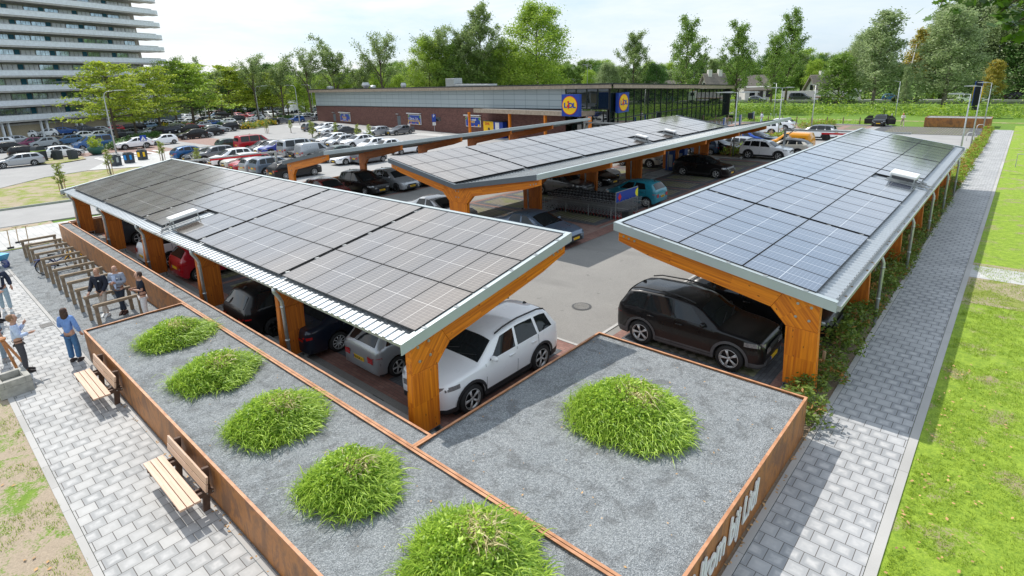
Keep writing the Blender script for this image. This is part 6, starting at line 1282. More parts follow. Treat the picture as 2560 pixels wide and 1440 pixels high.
x,y=G(2256,258); H=Z(2282,112,x,y); t=thing('tall_mast','tall pale leaning mast by the far road','mast',(x,y,0)); MB().tube([(0,0,0),(.5,-.3,H*.5),(1.0,-.6,H)],[.16,.13,.09],9).build('post',mat('pale_pole',(.55,.5,.45),.7),t,smooth=True); MB().bar((.8,-.6,H),(-.3,-.6,H+.2),.12,.08).build('lamp_head',STEEL,t)
x,y=G(1461,262); 
for px,pt,l in ((1468,162,'slim lamp above the shop roof left of the logo'),(1640,160,'slim lamp before the thatched house')):
    r=ray(px,240); h=math.hypot(r.x,r.y); x,y=r.x/h*150,r.y/h*150; H=Z(px,pt,x,y); t=thing('street_lamp',l,'street lamp',(x,y,0),.5,'street lamps beyond the shop'); MB().tube([(0,0,0),(0,0,H)],[.1,.06],7).build('post',STEEL,t); MB().bar((0,0,H),(-1.2,0,H+.1),.2,.1).build('lamp_head',STEEL,t)
# ================================================================ height barriers
REDM=mat('barrier_red',(.62,.01,.02),.4,var=.03)
def barrier(label,P0,H,P1,bar_a,bar_b):
    t=thing('height_barrier',label,'height barrier',(P0[0],P0[1],0),0,'grey height barriers with red bars'); d=Vector((P1[0]-P0[0],P1[1]-P0[1],0))
    MB().bar((0,0,0),(0,0,H),.16,.16,upv=(0,1,0)).build('post',STEEL,t); MB().bar((0,0,H-.08),(d.x,d.y,H-.08),.12,.14).build('beam',STEEL,t); u=d.normalized()
    MB().bar((0,0,H-.75),(u.x*.7,u.y*.7,H-.14),.07,.07).build('brace',STEEL,t)
    a=u*bar_a; c=u*bar_b; MB().bar((a.x,a.y,2.25),(c.x,c.y,2.25),.12,.14).build('red_bar',REDM,t)
    for k in (a,c): q=k*.97+u*.02; MB().tube([(q.x,q.y,2.3),(q.x,q.y,H-.14)],.012,5).build('chain',STEEL,t)
P0=G(698,447); P1=(P0[0]-.8,P0[1]-8.5); barrier('grey height barrier with red hanging bar behind the left carport ridge',P0,Z(688,377,*P0),P1,1.2,5.2)
P0=(-16.0,55.2); H=Z(1897,322,*P0); barrier('long grey height barrier beam with red bar between middle and right carport',P0,H,(-6.5,55.2),3.0,8.0)
P0=(-34.0,49.3); H=3.2; barrier('grey barrier beam between the rear carport and the shop entrance',P0,H,(-26.0,49.3),2.0,6.0)
# ================================================================ near hoops, bicycle, tools
c0_,c1_=G(250,810),G(58,632); Wd=1.25
for i in range(12):
    x=-22.15-i*1.22
    if i==0: hq=hoop_obj('','near',1.25); hq.rotation_euler=(0,0,0); o=hq
    else: o=copy_tree(hq)
    o.location=(x,4.25,0); o['label']='timber bicycle hoop, %s of the row on the gravel counting from the corten planter'%od[i]; o['group']='timber bicycle hoops on the gravel'; o['category']='bicycle stand'
_a,_b=Vector(G(104,688)),Vector(G(205,668)); BIKE=((_a.x+_b.x)/2,(_a.y+_b.y)/2,math.atan2(_b.y-_a.y,_b.x-_a.x))
def bicycle(x,y,rz):
    t=thing('bicycle','blue and yellow city bicycle parked between the timber hoops','bicycle',(x,y,0),rz); BLU=mat('bike_blue',(.01,.03,.16),.35,var=0,coat=1); YB=mat('bike_yellow',(.85,.45,.01),.4,var=0)
    for wx in (-.53,.53):
        b=MB(); n=28; r=.34; b.tube([(wx+r*math.cos(a*2*math.pi/n),0,r+r*math.sin(a*2*math.pi/n)) for a in range(n+1)],.02,6,cap=False); w=b.build('wheel',TYR,t)
        b=MB(); 
        for a in range(14): b.bar((wx,0,r),(wx+r*.97*math.cos(a*math.pi/7),0,r+r*.97*math.sin(a*math.pi/7)),.004,.004)
        b.lathe([(.03,-.04),(.03,.04)],8,0,Matrix.Translation((wx,0,r))@Matrix.Rotation(math.pi/2,4,'X')); b.build('spokes',CHR,w)
    b=MB(); b.tube([(-.53,0,.34),(-.1,0,.32),(.36,0,.62)],.022,7); b.tube([(-.1,0,.32),(-.2,0,.78)],.02,7); b.tube([(-.53,0,.34),(-.2,0,.72)],.014,6); b.tube([(-.17,0,.45),(.36,0,.74)],.022,7); b.build('frame',BLU,t,smooth=True)
    b=MB(); b.tube([(.53,0,.34),(.38,0,.62),(.33,0,.85)],.018,7); b.build('fork',YB,t); b=MB(); b.tube([(.33,0,.85),(.3,0,1.0),(.2,-.28,1.02),(.02,-.3,1.0)],.012,6); b.tube([(.3,0,1.0),(.2,.28,1.02),(.02,.3,1.0)],.012,6); b.build('handlebar',CHR,t)
    b=MB(); b.prism([(-.36,-.02),(-.08,-.01),(-.08,.03),(-.36,.05)],-.08,.08,lambda u,w,q:(u,q*(1 if u<-.2 else .35),.83+w)); b.build('saddle',BLK,t,bev=.01)
    for wx,m in ((-.53,BLU),(.53,YB)):
        b=MB(); r=.375; b.tube([(wx+r*math.cos(a),0,.34+r*math.sin(a)) for a in np.linspace(.3 if wx<0 else .6,2.9,10)],.022,5); b.build('mudguard',m,t)
    MB().bb((-.85,-.08,.70),(-.35,.08,.73)).build('luggage_rack',BLU,t); MB().lathe([(.02,0),(.05,.04),(.05,.06)],10,0,Matrix.Translation((.42,0,.8))@Matrix.Rotation(math.pi/2,4,'Y')).build('front_lamp',YB,t)
    b=MB(); b.tube([(-.1,-.1,.32),(-.1,.1,.32)],.05,8); b.bar((-.1,.12,.32),(.02,.12,.2),.02,.02); b.bar((-.1,-.12,.32),(-.22,-.12,.44),.02,.02); b.build('crank',BLK,t)
bicycle(*BIKE)
def cargo_bike(px,py):
    x,y=G(px,py); t=thing('cargo_bicycle','black cargo bicycle at the end of the hoops by the shop','bicycle',(x,y,0),-.6)
    for wx in (-.9,.9): MB().tube([(wx+.33*math.cos(a),0,.34+.33*math.sin(a)) for a in np.linspace(0,6.283,22)],.03,6,cap=False).build('wheel',TYR,t)
    MB().prism([(-.2,.35),(.5,.35),(.75,.9),(-.35,.9)],-.3,.3,lambda u,w,q:(u,q,w)).build('cargo_box',BLK,t); b=MB(); b.tube([(-.9,0,.34),(-.5,0,.4),(.9,0,.34)],.03,6); b.tube([(-.5,0,.4),(-.65,0,.95)],.025,6); b.tube([(-.35,0,.5),(-.4,0,1.1),(-.5,.3,1.12)],.02,6); b.build('frame',BLK,t)
    MB().bb((-.8,-.1,.93),(-.52,.1,.99)).build('saddle',BLK,t,bev=.02)
cargo_bike(1822,302)
# concrete block, tripod, wheelbarrow, brooms
x,y=G(28,985); t=thing('concrete_block','square hollow concrete block at the left edge of the path','concrete block',(x-.15,y+.1,0),.06); CB=mat('raw_concrete',(.38,.37,.33),.9,var=.25,scale=7,bmp=.3)
b=MB(); b.bb((-.4,-.35,0),(.4,.35,.28)); 
for q in ((-.4,-.35,.4,-.22),(-.4,.22,.4,.35),(-.4,-.22,-.27,.22),(.27,-.22,.4,.22)): b.bb((q[0],q[1],.28),(q[2],q[3],.46))
b.build('block',CB,t,bev=.012)
x,y=G(25,925); TW=wood_glulam('tripod_wood',(.42,.16,.05),(.6,.27,.1)); t=thing('wooden_tripod','orange brown wooden surveying tripod at the left edge next to the concrete block','tripod',(x,y,0))
for a in (.3,2.4,4.5): MB().bar((math.cos(a)*.5,math.sin(a)*.5,0),(math.cos(a)*.05,math.sin(a)*.05,.95),.07,.035).build('leg',TW,t,bev=.004)
MB().lathe([(.1,.93),(.12,.97),(.12,1.0),(.05,1.04)],12).build('head',TW,t)
x,y=G(-6,668); t=thing('wheelbarrow','light blue wheelbarrow cut off by the left edge','wheelbarrow',(x,y,0),.5); MB().prism([(-.3,.3),(.3,.3),(.55,.62),(-.5,.62)],-.3,.3,lambda u,w,q:(u,q,w)).build('tray',mat('barrow_blue',(.10,.42,.68),.5,var=.06),t); MB().lathe([(.2,-.05),(.2,.05)],16,0,Matrix.Translation((.55,0,.2))@Matrix.Rotation(math.pi/2,4,'X')).build('wheel',mat('bike_blue',(.01,.03,.16),.35,var=0,coat=1),t); b=MB(); 
for s in (-.25,.25): b.bar((.55,s*.3,.2),(-1.0,s*1.2,.6),.03,.03); b.bar((-.3,s,.3),(-.35,s,0),.03,.03)
b.build('chassis',STEEL,t)
HD=mat('handle_wood',(.5,.36,.22),.7,var=.1)
for i,(px,py,pt,l) in enumerate([(27,621,576,'broom stuck upright in the gravel at the left'),(47,607,568,'upright wooden tool handle left of the hoops'),(73,612,566,'upright wooden tool handle behind the first hoops')]):
    x,y=G(px,py); H=Z(px,pt,x,y); t=thing('garden_broom',l,'garden tool',(x,y,0),0,'upright garden tools'); MB().tube([(0,0,.05),(.0,.05,H)],.022,7).build('handle',HD,t); MB().bar((-.0,-.12,H),(.0,.16,H),.03,.03).build('grip',HD,t); MB().bb((-.06,-.14,0),(.06,.14,.08)).build('brush',DARKM,t)
# ================================================================ trolleys
TG_=STEEL; bp=[]
def trolley():
    t=thing('shopping_trolley','','shopping trolley',(0,0,0))
    WIRE=mat('trolley_wire',(.36,.37,.38),.4,.4,var=0); b=MB(); z0,z1=.48,1.0
    def P(u,v,w): # u along 0..1 from rear to nose, v -1..1, w 0..1
        return (-.42+u*.86,v*(.27-.07*u)*(.8+.2*w),z0+.04*u+(z1-z0-.02*u)*w)
    for w in (0,.2,.4,.6,.8,1): 
        for v in (-1,1): b.bar(P(0,v,w),P(1,v,w),.008 if w<1 else .016,.008 if w<1 else .016)
        b.bar(P(1,-1,w),P(1,1,w),.008,.008)
    for u in np.linspace(0,1,9):
        for v in (-1,1): b.bar(P(u,v,0),P(u,v,1),.006,.006)
    for u in np.linspace(0,1,7): b.bar(P(u,-1,0),P(u,1,0),.006,.006)
    for v in np.linspace(-1,1,5): b.bar(P(1,v,0),P(1,v,1),.006,.006); b.bar(P(0,v,0),P(1,v,0),.006,.006)
    b.build('basket',WIRE,t)
    b=MB(); b.tube([(-.55,-.26,1.03),(-.55,.26,1.03)],.022,7); b.tube([(-.55,-.26,1.03),(-.4,-.25,.93)],.014,5); b.tube([(-.55,.26,1.03),(-.4,.25,.93)],.014,5); b.box((-.5,.0,1.0),(.1,.16,.12)); b.bb((-.46,-.2,.8),(-.42,.2,.97)); b.build('handle',BLK,t)
    b=MB()
    for v in (-.24,.24): b.tube([(-.5,v,.14),(-.4,v,.3),(-.42,v,.5)],.012,5); b.tube([(-.42,v,.5),(.1,v*.8,.22),(.42,v*.65,.14)],.012,5)
    b.bar((.42,-.16,.15),(.42,.16,.15),.015,.015); b.build('chassis',WIRE,t)
    for (u,v) in ((-.5,-.24),(-.5,.24),(.42,-.16),(.42,.16)):
        b=MB(); b.lathe([(.06,-.015),(.06,.015)],10,0,Matrix.Translation((u,v,.06))@Matrix.Rotation(math.pi/2,4,'X')); b.bb((u-.02,v-.02,.08),(u+.02,v+.02,.15)); b.build('caster',mat('caster_red',(.35,.02,.02),.5,var=0) if u>0 else BLK,t)
    return t
T0=Vector((*G(1560,555),0)); tr0=trolley(); first=True; rows=3; n=20
for r_ in range(rows):
    for i in range(n):
        o=tr0 if first else copy_tree(tr0); first=False
        o.location=(T0.x-.55-i*.235,T0.y+.5+r_*.72,0); o['label']='nested shopping trolley %s from the open end in the %s row under the middle carport'%(od[i],['front','middle','back'][r_]); o['group']='nested shopping trolleys under the carport'; o['category']='shopping trolley'
t=thing('trolley_corral','steel trolley corral with blue board under the middle carport','trolley corral',(T0.x,T0.y+.1,0)); b=MB()
for y_ in (0,2.35):
    b.tube([(-5.6,y_,0),(-5.6,y_,.7),(.15,y_,.7),(.15,y_,0)],.022,7)
    for q in (-4,-2.4,-.9): b.tube([(q,y_,0),(q,y_,.7)],.02,6)
b.build('rail',STEEL,t)
b=MB(); b.tube([(-.6,0,0),(-.6,0,1.55)],.02,6); b.tube([(-.6,2.35,0),(-.6,2.35,1.55)],.02,6); b.bb((-.62,-.02,.93),(-.59,2.37,.96)); b.bb((-.62,-.02,1.52),(-.59,2.37,1.55)); b.build('board_frame',STEEL,t)
MB().bb((-.59,.02,.97),(-.565,2.33,1.515)).build('board',LB_,t); MB().prism([(.16,1.24),(.34,1.02),(.52,1.24),(.34,1.46)],-.563,-.56,lambda u,w,q:(q,u,w)).build('red_diamond',LR,t)
b=MB(); pts=[(2.33,.975)]+[(2.33-.3*math.sin(a),1.22-.245*math.cos(a)) for a in np.linspace(0,math.pi,12)]; b.prism(pts,-.563,-.56,lambda u,w,q:(q,u,w)); b.build('yellow_circle',mat('lemon',(.85,.8,.02),.4,var=0),t)
x,y=G(1567,572); t=thing('litter_bin','tall dark litter bin right of the trolley corral','litter bin',(x,y,0)); MB().bb((-.2,-.2,0),(.2,.2,.85)).build('casing',DARKM,t,bev=.02); MB().prism([(-.21,.86),(.21,.86),(.21,1.0),(-.21,.93)],-.21,.21,lambda u,w,q:(u,q,w)).build('lid',DARKM,t)
x,y=G(1875,304); t=thing('litter_bin','dark litter bin at the end of the shop front by the grass','litter bin',(x,y,0)); MB().bb((-.35,-.2,.25),(.35,.2,1.35)).build('casing',DARKM,t,bev=.02); b=MB(); b.bb((-.3,-.03,0),(-.24,.03,.25)); b.bb((.24,-.03,0),(.3,.03,.25)); b.build('leg',STEEL,t)
# a few trolleys by the shop entrance
T1=G(1290,346)
for i in range(10):
    o=copy_tree(tr0); o.location=(T1[0]+i*.28,T1[1]+1,0); o['label']='shopping trolley %s from the left by the shop entrance posts'%od[i]; o['group']='shopping trolleys at the shop entrance'
# charging posts
CHB=mat('charger_blue',(.01,.06,.25),.4,var=.04)
for i,(px,py,l) in enumerate([(1678,428,'blue fast charger with grey cover, left of the pair under the middle carport'),(1702,424,'blue fast charger, right of the pair under the middle carport')]):
    x,y=G(px,py); t=thing('fast_charger',l,'car charger',(x,y,.1),.0,'blue fast chargers'); MB().bb((-.4,-.3,0),(.4,.3,2.0)).build('cabinet',CHB,t,bev=.03); MB().bb((-.22,-.315,.3),(.22,-.302,1.3)).build('front_panel',mat('charger_grey',(.4,.42,.44),.4,var=.03),t); MB().lathe([(.11,0),(.11,.012)],14,0,Matrix.Translation((.05,-.302,1.7))@Matrix.Rotation(math.pi/2,4,'X')).build('badge',LY,t)
for i,(px,py,pt) in enumerate([(1810,322,302),(1850,313,298),(1882,304,292)]):
    x,y=G(px,py); t=thing('charging_post','blue and silver charging post %s from the left along the shop lane'%od[i],'charging post',(x,y,0),.4,'small charging posts'); MB().bb((-.16,-.1,0),(.0,.1,1.5)).build('front_shell',CHB,t,bev=.02); MB().bb((.003,-.1,0),(.16,.1,1.55)).build('back_shell',STEEL,t,bev=.02)
# loop stands by the lamp posts on the right
for i,(px,py) in enumerate([(2425,352),(2449,330)]):
    x,y=G(px,py); o=MB().tube([(-.35,0,0),(-.35,0,.7),(-.2,0,.85),(.2,0,.85),(.35,0,.7),(.35,0,0)],.035,8).build('loop_barrier',mat('white_tube',(.7,.7,.68),.4,var=.05),smooth=True); o.location=(x,y,0); o.rotation_euler=(0,0,.5); tag(o,'white tubular loop barrier at the foot of the %s lamp post by the hedge'%('middle' if i==0 else 'furthest'),'barrier','white loop barriers')
x,y=G(2538,418); o=MB().tube([(0,0,0),(0,0,1.0),(1.6,.2,1.0),(1.6,.2,0)],.03,8).build('metal_rail',STEEL); o.location=(x,y,0); tag(o,'grey tubular rail on the lawn at the right edge','rail')
# bollards at the back
for i,(px,py) in enumerate([(1926,298),(1939,299),(2228,300)]):
    x,y=G(px,py); o=MB().lathe([(.09,0),(.09,.85),(.05,.95)],10).build('bollard',STEEL); o.location=(x,y,0); tag(o,'small grey bollard %s from the left at the grass edge behind the bays'%od[i],'bollard','bollards behind the bays')
# waste containers and plant pot
CON_=mat('container_dark',(.04,.05,.06),.5,.2,var=.1); LG2=mat('lime_band',(.45,.62,.12),.4,var=0)
def container(px,py,label,h=1.25,sticker=None,tall=False):
    x,y=G(px,py); t=thing('waste_container',label,'waste container',(x,y,.0),.5,'underground waste containers'); t.scale=(.78,.78,.85)
    if tall: MB().prism([(-.7,0),(.75,0),(.75,1.3),(.6,1.95),(.3,2.15),(-.45,2.15),(-.7,1.9)],-.6,.6,lambda u,w,q:(q,u,w)).build('casing',CON_,t,bev=.03); MB().bb((-.615,-.72,1.42),(.615,.71,1.52)).build('band',LG2,t)
    else:
        MB().prism([(-.48,0),(.48,0),(.55,h),(-.55,h*1.05)],-.45,.45,lambda u,w,q:(q,u,w)).build('casing',CON_,t,bev=.03); MB().bb((-.35,-.4,h*1.05),(.35,.35,h*1.12)).build('lid',CON_,t); b=MB(); b.tube([(-.25,-.3,h*1.1),(-.25,-.3,h*1.3),(.25,-.3,h*1.3),(.25,-.3,h*1.1)],.02,6); b.build('handle',CHR,t)
        if sticker: MB().bb((.452,-.3,h*.35),(.462,.05,h*.85)).build('sticker',sticker,t); MB().bb((-.25,-.60,h*.35),(.15,-.55,h*.85)).build('sticker',sticker,t)
container(102,403,'tall dark waste container with lime green band at the left',tall=True); container(146,399,'dark waste container half hidden by the thin tree on the verge'); container(184,398,'dark waste container on the kerb island right of the thin tree')
container(292,414,'dark waste container with grey sticker, left of the row of three',sticker=mat('grey_sticker',(.35,.4,.4),.5,var=0)); container(325,407,'dark waste container with blue sticker, middle of the row of three',sticker=mat('blue_sticker',(.01,.25,.65),.5,var=0)); container(358,399,'dark waste container with yellow sticker, right of the row of three',sticker=LY)
x,y=G(243,386); t=thing('plant_pot','big round green plant pot with shrub in the left lot','plant pot',(x,y,0)); MB().lathe([(.45,0),(.8,.3),(.95,.7),(.85,1.0),(.78,1.0),(.75,.85)],20).build('pot',mat('pot_green',(.02,.09,.06),.4,var=.1),t,smooth=True); o=obj('shrub',shrub_mesh(77,.9,.9,1.6,700,.11,LFS['oak']),t,(0,0,.8))
# low dark walls behind the middle cars
planter('dark corten wall behind the cars parked between the rear and the middle carport',-38.95,18.6,-38.65,48,.9)
# pylon sign
x,y=G(2432,294); H=Z(2447,202,x,y); t=thing('pylon_sign','tall grey shop pylon seen edge on, standing on the corten box','pylon sign',(x,y,1.1),math.atan2(ray(2440,250).y,ray(2440,250).x)-math.pi/2); MB().bb((-.35,-.18,0),(.35,.18,H-1.1)).build('post',DARKM,t); MB().bb((-.45,-1.2,H-4.6),(-.36,1.2,H-1.2)).build('sign_panel',LB_,t); MB().bb((.36,-1.2,H-4.6),(.45,1.2,H-1.2)).build('sign_panel',LB_,t)
for s in (-1,1): MB().lathe([(1.15,0),(1.1,.1)],24,0,Matrix.Translation((.46 if s>0 else -.56,0,H-2.9))@Matrix.Rotation(math.pi/2,4,'Y')).build('sign_disc',LY,t)
# ================================================================ houses beyond the road
THA=mat('thatch',(.20,.175,.15),.95,var=.2,scale=2,bmp=.4); HWH=mat('house_white',(.62,.61,.57),.8,var=.05)
def house(px,py,w,d,eh,rh,rz,label,chim=(),half=False,dorm=0,D=170):
    r=ray(px,py); h=math.hypot(r.x,r.y); x,y=r.x/h*D,r.y/h*D; t=thing('thatched_house',label,'house',(x,y,0),rz,'white houses with grey roofs beyond the road')
    MB().bb((-w/2,-d/2,0),(w/2,d/2,eh)).build('wall',HWH,t)
    MB().prism([(-d/2,eh),(d/2,eh),(0,eh+rh)],-w/2+.2,w/2-.2,lambda u,z,q:(q,u,z)).build('gable',HWH,t)
    o=MB()
    for s in (-1,1): o.add([(-w/2-.5,s*(d/2+.7),eh-.7),(w/2+.5,s*(d/2+.7),eh-.7),(w/2+.5,0,eh+rh+.25),(-w/2-.5,0,eh+rh+.25)],[(0,1,2,3)])
    ro=o.build('roof',THA,t); m=ro.modifiers.new('s','SOLIDIFY'); m.thickness=.35
    for cx in chim: MB().bb((cx-.5,-.5,eh+rh*.5),(cx+.5,.5,eh+rh+1.4)).build('chimney',HWH,ro)
    for i in range(3):
        f=MB().bb((-w/2+1.2+i*w/3,-d/2-.04,1.0),(-w/2+2.6+i*w/3,-d/2-.002,2.6)).build('window',GLS,t)
    for sd in (-1,1): MB().bb((sd*(w/2)-.02*(sd>0),-.6,eh+.8),(sd*(w/2)+.03*sd,.6,eh+2.2)).build('window',GLS,t)
    for i in range(dorm): MB().bb((-2+i*4,-d*.36,eh+rh*.25),(0+i*4,-d*.18,eh+rh*.5)).build('dormer',DARKM,ro)
house(1655,242,10,7,1.9,3.4,.75,'grey roofed house with dark dormer between the trees above the shop roof',dorm=1,D=185); house(1782,242,5.5,6.5,2.8,4.2,.9,'white gabled house with two white chimneys on a dark roof',chim=(-1.4,1.6),D=168); house(1880,244,6.5,6,3.6,2.6,.75,'white house with thatched roof behind the narrow trees',D=168); house(2062,246,8,7,1.6,4.2,.8,'thatched house with a tall white chimney and dark dormer',chim=(-1.6,),dorm=1,D=172)
o=MB().bb((-5,-.3,0),(12,.3,2.6)).build('garden_wall',HWH); r=ray(2010,244); h=math.hypot(r.x,r.y); o.location=(r.x/h*160,r.y/h*160,0); o.rotation_euler=(0,0,.12); tag(o,'long white garden wall in front of the thatched houses','wall')
# ================================================================ overhanging branch near the camera
LFB=leaf_mat('leaf_big',(.02,.07,.008),(.12,.24,.02),.35,.3,2)
t=thing('overhanging_tree','maple tree right of the frame whose leafy twigs hang into the top right corner','tree',(6.4,9.2,0)); tb=MB(); tb.tube([(0,0,0),(.1,0,4),(0,.1,8),(.2,0,11)],[.22,.18,.13,.06],9); V=[];F=[]; rn=random.Random(9)
def to(px,py,dist): r=ray(px,py).normalized()*dist; return Vector((r.x,r.y,HC+r.z))-Vector((6.4,9.2,0))
for (a,b_,n) in (((2560,-40),(2470,5),5),((2570,-10),(2500,30),6),((2590,40),(2520,70),4),((2470,-30),(2345,0),5),((2380,-30),(2350,15),3),((2600,-60),(2560,60),5)):
    p0,p1=to(*a,8.5),to(*b_,8.5); tb.tube([(0,.05,8.3),tuple(p0.lerp(Vector((0,.05,8.3)),.4)+Vector((0,0,.5))),p0],[.05,.03,.015],5); tb.tube([p0,(p0+p1)/2+Vector((0,0,.03)),p1],[.015,.01,.004],5)
    for i in range(n*5):
        f=rn.random(); c=p0.lerp(p1,f)+Vector((rn.gauss(0,.09),rn.gauss(0,.09),rn.gauss(-.03,.09))); s=rn.uniform(.045,.075); u=Vector((rn.uniform(-1,1),rn.uniform(-1,1),rn.uniform(-.7,.3))).normalized(); v=u.cross(Vector((rn.uniform(-1,1),rn.uniform(-1,1),1))).normalized(); o=len(V)
        for (q,w) in ((0,-1.2),(.5,-.5),(1,-.35),(.6,.1),(.75,.7),(.2,.5),(0,1.15),(-.2,.5),(-.75,.7),(-.6,.1),(-1,-.35),(-.5,-.5)): V.append(tuple(c+u*s*q+v*s*w))
        F.append(tuple(range(o,o+12)))
for i in range(160):
    c=Vector((rn.gauss(0,.8)+2.6,rn.gauss(0,1.4),rn.uniform(7.5,12))); s=.07; o=len(V); u=Vector((rn.uniform(-1,1),rn.uniform(-1,1),.2)).normalized(); v=u.cross(Vector((0,.3,1))).normalized(); V+=[tuple(c-u*s),tuple(c+v*s),tuple(c+u*s),tuple(c-v*s)]; F.append((o,o+1,o+2,o+3))
me=bpy.data.meshes.new('crown'); me.from_pydata(V,[],F); me.materials.append(LFB); obj('crown',me,t); tb.build('trunk',BARK,t)
# ================================================================ people
def cloth(c,n=None): return mat('cloth_%.2f_%.2f_%.2f'%c,c,.85,var=.14,scale=14)
SKIN=mat('skin',(.52,.29,.20),.5,var=.06)
def skinmesh(name,nodes,edges,root,m,parent,sub=2):
    ks=list(nodes); me=bpy.data.meshes.new(name); me.from_pydata([nodes[k][0] for k in ks],[(ks.index(a),ks.index(b)) for a,b in edges],[]); me.materials.append(m); o=obj(name,me,parent)
    md=o.modifiers.new('skin','SKIN'); md.use_smooth_shade=True; sv=me.skin_vertices[0].data if me.skin_vertices else None
    if sv is None:
        bpy.context.view_layer.objects.active=o; bpy.ops.mesh.customdata_skin_add(); sv=me.skin_vertices[0].data
    for i,k in enumerate(ks):
        r=nodes[k][1]; sv[i].radius=r if isinstance(r,tuple) else (r,r); sv[i].use_root=(k==root)
    s=o.modifiers.new('sub','SUBSURF'); s.levels=sub; s.render_levels=sub; return o
def person(x,y,face,label,top,trous,shoe,hair,hairs='short',H=1.78,arms='crossed',jacket=None,shirt=None,stride=0,fem=False,long_sl=True,lean=0,z=0,cross=False,shorts=False,group='people standing on the path and gravel'):
    """faces local -y"""
    t=thing('person',label,'person',(x,y,z),math.radians(face)+math.pi/2,group); k=H/1.78; t.scale=(k,k,k); sw=.185 if not fem else .165; yl=lean
    J=dict(pel=((0,0,.95),.10),wai=((0,yl*.4,1.10),.115 if not fem else .10),che=((0,yl*.8,1.32),.135 if not fem else .12),nec=((0,yl,1.49),.052),hea=((0,yl-.02,1.60),.07),top=((0,yl-.01,1.68),.075))
    A={'crossed':((.25,-.02,1.17),(.02,-.24,1.20)),'down':((.25,.03,1.16),(.27,-.05,.92)),'rail':((.25,-.04,1.17),(.22,-.28,.97)),'talk':((.23,-.02,1.16),(.16,-.27,1.24)),'chin':((.22,-.08,1.16),(.06,-.22,1.42)),'pocket':((.27,.05,1.17),(.2,-.04,.95)),'hold':((.23,-.03,1.16),(.10,-.28,1.15))}
    if isinstance(arms,str): arms=(arms,arms)
    for sgn,an,s in ((1,arms[0],'l'),(-1,arms[1],'r')):
        e,w=A[an]; zz=.03 if (an=='crossed' and sgn<0) else 0
        J['sh'+s]=((sgn*sw,yl,1.43),.06); J['el'+s]=((sgn*e[0],yl+e[1],e[2]),.045); J['wr'+s]=((sgn*w[0],yl+w[1],w[2]+zz),.03)
        st=stride*sgn; fx=.10*sgn if not cross else (-.06*sgn); J['hi'+s]=((.095*sgn,0,.90),.095); J['kn'+s]=((.10*sgn if not cross else .03*sgn,-.03-st*.5,.50),.062); J['an'+s]=((fx,0-st,.09),.042)
    body=skinmesh('body',{**{a:J[a] for a in('pel','wai','che','nec','hea','top')},**{a+s:(J[a+s][0],J[a+s][1]*.8) for a in('sh','el','wr','hi','kn','an') for s in 'lr'}},[('pel','wai'),('wai','che'),('che','nec'),('nec','hea'),('hea','top'),('che','shl'),('che','shr'),('shl','ell'),('shr','elr'),('ell','wrl'),('elr','wrr'),('pel','hil'),('pel','hir'),('hil','knl'),('hir','knr'),('knl','anl'),('knr','anr')],'pel',SKIN,t)
    # head: a real skull shape over the skeleton's top
    hc=Vector((0,yl-.015,1.63)); b=MB(); T=Matrix.Translation(hc); b.lathe([(.001,-.125),(.05,-.115),(.072,-.07),(.078,-.01),(.08,.05),(.062,.095),(.03,.115),(.001,.12)],16,0,T@Matrix.Diagonal((.95,1.18,1,1)),caps=False); b.prism([(-.115,-.01),(-.09,.03),(-.09,-.03)],-.012,.012,lambda u,w,q:(q+hc.x,hc.y+u,hc.z+w)); 
    for s in(-1,1): b.box((hc.x+s*.08,hc.y+.01,hc.z-.005),(.018,.035,.055))
    hd=b.build('head',SKIN,t,smooth=True); b=MB()
    for s in(-1,1): b.box((hc.x+s*.03,hc.y-.088,hc.z+.015),(.02,.012,.009))
    b.box((hc.x,hc.y-.084,hc.z-.062),(.04,.012,.008)); b.build('face_features',mat('dark_brown',(.05,.02,.015),.6,var=0),hd)
    hm=mat('hair_%.2f_%.2f'%(hair[0],hair[1]),hair,.7,var=.3,scale=30)
    if hairs!='bald':
        b=MB(); b.lathe([(.085,-.02 if hairs=='short' else -.03),(.09,.04),(.073,.1),(.04,.13),(.001,.135)],16,0,Matrix.Translation(hc+Vector((0,.022,.0)))@Matrix.Rotation(-.35,4,'X')@Matrix.Diagonal((1,1.15,1,1)),caps=False)
        if hairs=='long': b.lathe([(.05,-.24),(.10,-.18),(.105,-.05),(.09,.03)],14,0,Matrix.Translation(hc+Vector((0,.035,0)))@Matrix.Diagonal((1,.85,1,1)))
        b.build('hair',hm,t,smooth=True)
    else:
        b=MB(); b.lathe([(.081,-.05),(.083,.0),(.08,.02)],14,0,Matrix.Translation(hc+Vector((0,.012,0)))@Matrix.Diagonal((1,1.15,1,1)),caps=False); b.build('hair',hm,t,smooth=True)
    def garment(nm,m,g,sl,hem=.9,open_=False):
        N={a:(J[a][0],J[a][1]+g) for a in('wai','che')}; N['hem']=((0,0,hem),.122+g); N['nk']=((0,yl,1.455),.07+g*.5)
        E_=[('hem','wai'),('wai','che'),('che','nk')]
        for s in 'lr':
            N['sh'+s]=(J['sh'+s][0],.068+g); N['el'+s]=(J['el'+s][0] if sl else tuple(Vector(J['sh'+s][0]).lerp(Vector(J['el'+s][0]),.75)),.055+g); E_+=[('che','sh'+s),('sh'+s,'el'+s)]
            if sl: N['wr'+s]=(tuple(Vector(J['el'+s][0]).lerp(Vector(J['wr'+s][0]),.9)),.042+g); E_.append(('el'+s,'wr'+s))
        return skinmesh(nm,N,E_,'che',m,t)
